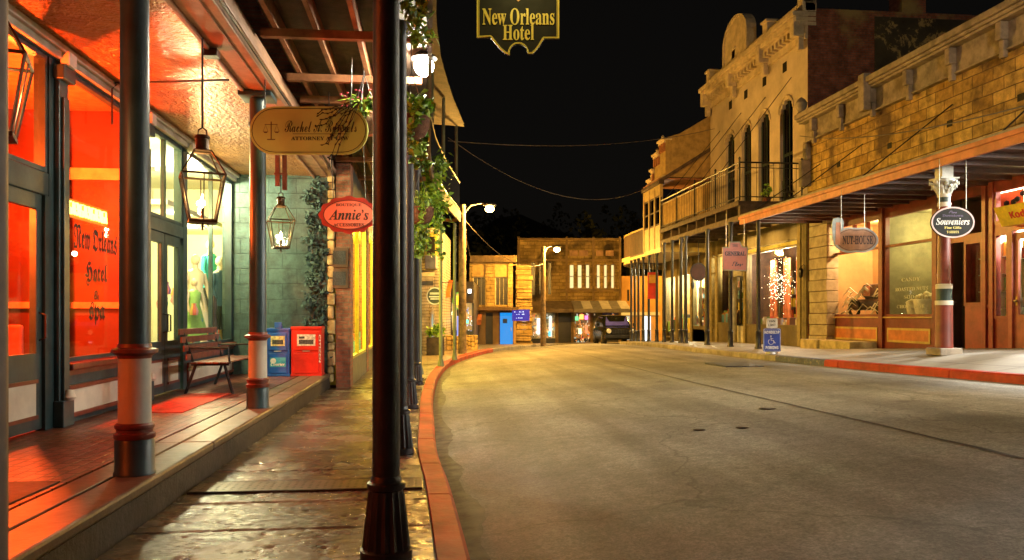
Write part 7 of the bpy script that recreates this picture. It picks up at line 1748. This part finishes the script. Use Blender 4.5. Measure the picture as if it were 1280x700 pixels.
g = MB(M); g.add([(-.66,-.93,1.11),(.66,-.93,1.11),(.56,-.42,1.58),(-.56,-.42,1.58)],[(0,1,2,3)]); g.build('windscreen', paint('windscreen_glass',(.05,.05,.3),.12,spec=.5), t, open=1)  # blue-violet reflection painted into the glass colour
g = MB(M)
for q in (-1,1): g.add([(q*.815,-.35,1.15),(q*.815,1.4,1.15),(q*.70,1.35,1.58),(q*.70,-.2,1.58)],[(0,1,2,3)])
g.build('side_window', MATS['windscreen_glass'], t, open=1)
g = MB(M); g.box(-.92,.92,-2.25,-2.08,.42,.62,.04); g.box(-.5,.5,-2.12,-2.09,.68,.92,.01)
for k in range(7): g.box(-.45+k*.15-.02,-.45+k*.15+.02,-2.14,-2.12,.69,.91)
g.build('bumper_and_grille', paint('dark_bumper',(.03,.03,.03),.35,metal=.6), t)
for q in (-1,1):
    g = MB(M); g.lathe([(.001,0),(.12,0),(.13,.03),(.12,.05)],(0,0,0),16,M=frame((q*.68,-2.1,.82),(1,0,0),(0,0,1))); g.build('headlight', paint('headlight_lens',(.6,.6,.55),.1,spec=1), t)
    g = MB(M); g.box(q*.95,q*1.12,-.62,-.5,1.08,1.25,.03); g.build('mirror', CP, t)
    for yy in (-1.35,1.4):
        g = MB(M); g.lathe([(.36,-.11),(.38,-.09),(.38,.09),(.36,.11)],(0,0,0),20,M=frame((q*.83,yy,.38),(0,1,0),(0,0,1))); w = g.build('wheel', TY, t); g = MB(M); g.lathe([(.001,0),(.2,0),(.22,.02)],(0,0,0),16,M=frame((q*.945,yy,.38),(0,q,0),(0,0,1)),cap=False); g.build('rim', CHR, w)
# ================================================================ WIRES, HILL, SKY
def wire(pts, label, r=.012, sag=.4):
    P = []
    for i in range(13): u = i/12; a = Vector(pts[0]).lerp(Vector(pts[1]),u); a.z -= sag*4*u*(1-u); P.append(a)
    tag(MB().tube(P,r,4).build('utility_wire', paint('wire_grey',(.12,.1,.08),.6), None, origin=tuple(P[0])), label, 'wire', 'overhead wires across the street')
def W3(px,py,D): x,y = W2(px,D); return (x,y,CZ(py,D))
wire((W3(560,176,24.4),W3(893,161,35.6)),'thin upper wire crossing the dark sky to the cream building')
wire((W3(560,172,24.4),W3(806,236,37.5)),'thin lower wire sagging across the sky to the far porch corner',sag=1.1)
wire((W3(578,268,28.5),W3(566,240,24.4)),'short wire from the utility pole up to the left balcony corner',sag=.1)
wire((W3(578,270,28.5),W3(590,330,44)),'wire from the utility pole down to the corner stone building',sag=.1)
wire((W3(579,272,28.5),W3(679,330,42)),'wire from the near utility pole to the far lamp pole',sag=.7)
wire((W3(1000,170,27),W3(1290,130,12)),'wire running in front of the yellow stone wall',sag=.25)
m, nt, b = nmat('night_hillside'); nt.links.new(ramp(nt, noise(nt, coords(nt), .3), [(.3,(.01,.012,.006)),(.7,(.03,.03,.015))]), b.inputs[0]); b.inputs['Roughness'].default_value = 1
g = MB(); n = 40; vs = []; rnd = random.Random(3)
for j in range(14):
    for i in range(n+1):
        xx = -110+240*i/n; yy = 72+j*9; hh = (j/13)**.8*(16+7*math.sin(i*.35)+4*math.sin(i*.9+1)); vs.append((xx,yy,-1+hh))
g.add(vs,[(j*(n+1)+i,j*(n+1)+i+1,(j+1)*(n+1)+i+1,(j+1)*(n+1)+i) for j in range(13) for i in range(n)]); g.sm = True; tag(g.build('hill', m, open=1), kind='structure')
g = MB()
for k in range(240):
    xx = rnd.uniform(-60,70); yy = rnd.uniform(70,150); j = (yy-72)/9/13; hz = max(0,j)**.8*16-1; h_ = rnd.uniform(5,11)
    for q in range(95):
        u = rnd.random(); r_ = h_*.28*(math.sin(math.pi*(u*.85+.12)))*rnd.uniform(.4,1); a = rnd.uniform(0,6.28); g.add(*leaf_verts(Vector((xx+r_*math.cos(a),yy+r_*math.sin(a),hz+1+h_*u)),Vector((rnd.gauss(0,1),-1,rnd.gauss(.4,1))),rnd.uniform(.22,.45)))
tag(g.build('woodland', island('dark_leaves',[(.02,.028,.01),(.035,.04,.012),(.012,.018,.008)],.9), open=1), 'dark wooded hillside behind the street', 'woodland', kind='stuff')
w = bpy.data.worlds.new('World'); SC.world = w; w.use_nodes = True; nt = w.node_tree
sky = nt.nodes.new('ShaderNodeTexSky'); sky.sky_type = 'NISHITA'; sky.sun_disc = False; sky.sun_elevation = R(4); sky.sun_rotation = R(200); sky.dust_density = 3
bg = nt.nodes['Background']; hs_ = nt.nodes.new('ShaderNodeHueSaturation'); hs_.inputs['Saturation'].default_value = .15; nt.links.new(sky.outputs[0], hs_.inputs['Color']); nt.links.new(mix(nt, hs_.outputs[0], (1,.86,.74), 1.0, 'MULTIPLY'), bg.inputs[0]); bg.inputs[1].default_value = .0016
l = bpy.data.lights.new('moon','SUN'); l.energy = .012; l.angle = R(.5); l.color = (1,.95,.88); o = bpy.data.objects.new('moon', l); COL.objects.link(o); o.rotation_euler = (R(60),0,R(20))
cam = bpy.data.cameras.new('camera'); cam.sensor_width = 36; cam.lens = F/1280*36; cam.shift_y = (HY-350)/1280; cam.clip_start = .05; cam.clip_end = 1000
o = bpy.data.objects.new('camera', cam); COL.objects.link(o); o.location = (0,0,H); o.rotation_euler = (R(90),0,-TH); SC.camera = o
SC.view_settings.view_transform = 'Standard'; SC.view_settings.look = 'None'; SC.view_settings.exposure = .17; SC.view_settings.gamma = 1
SC.render.engine = 'CYCLES'; cy_ = SC.cycles; cy_.use_denoising = True; cy_.max_bounces = 6; cy_.diffuse_bounces = 3; cy_.glossy_bounces = 3; cy_.transparent_max_bounces = 12; cy_.transmission_bounces = 2
cy_.sample_clamp_indirect = 4; cy_.sample_clamp_direct = 0; cy_.caustics_reflective = False; cy_.caustics_refractive = False
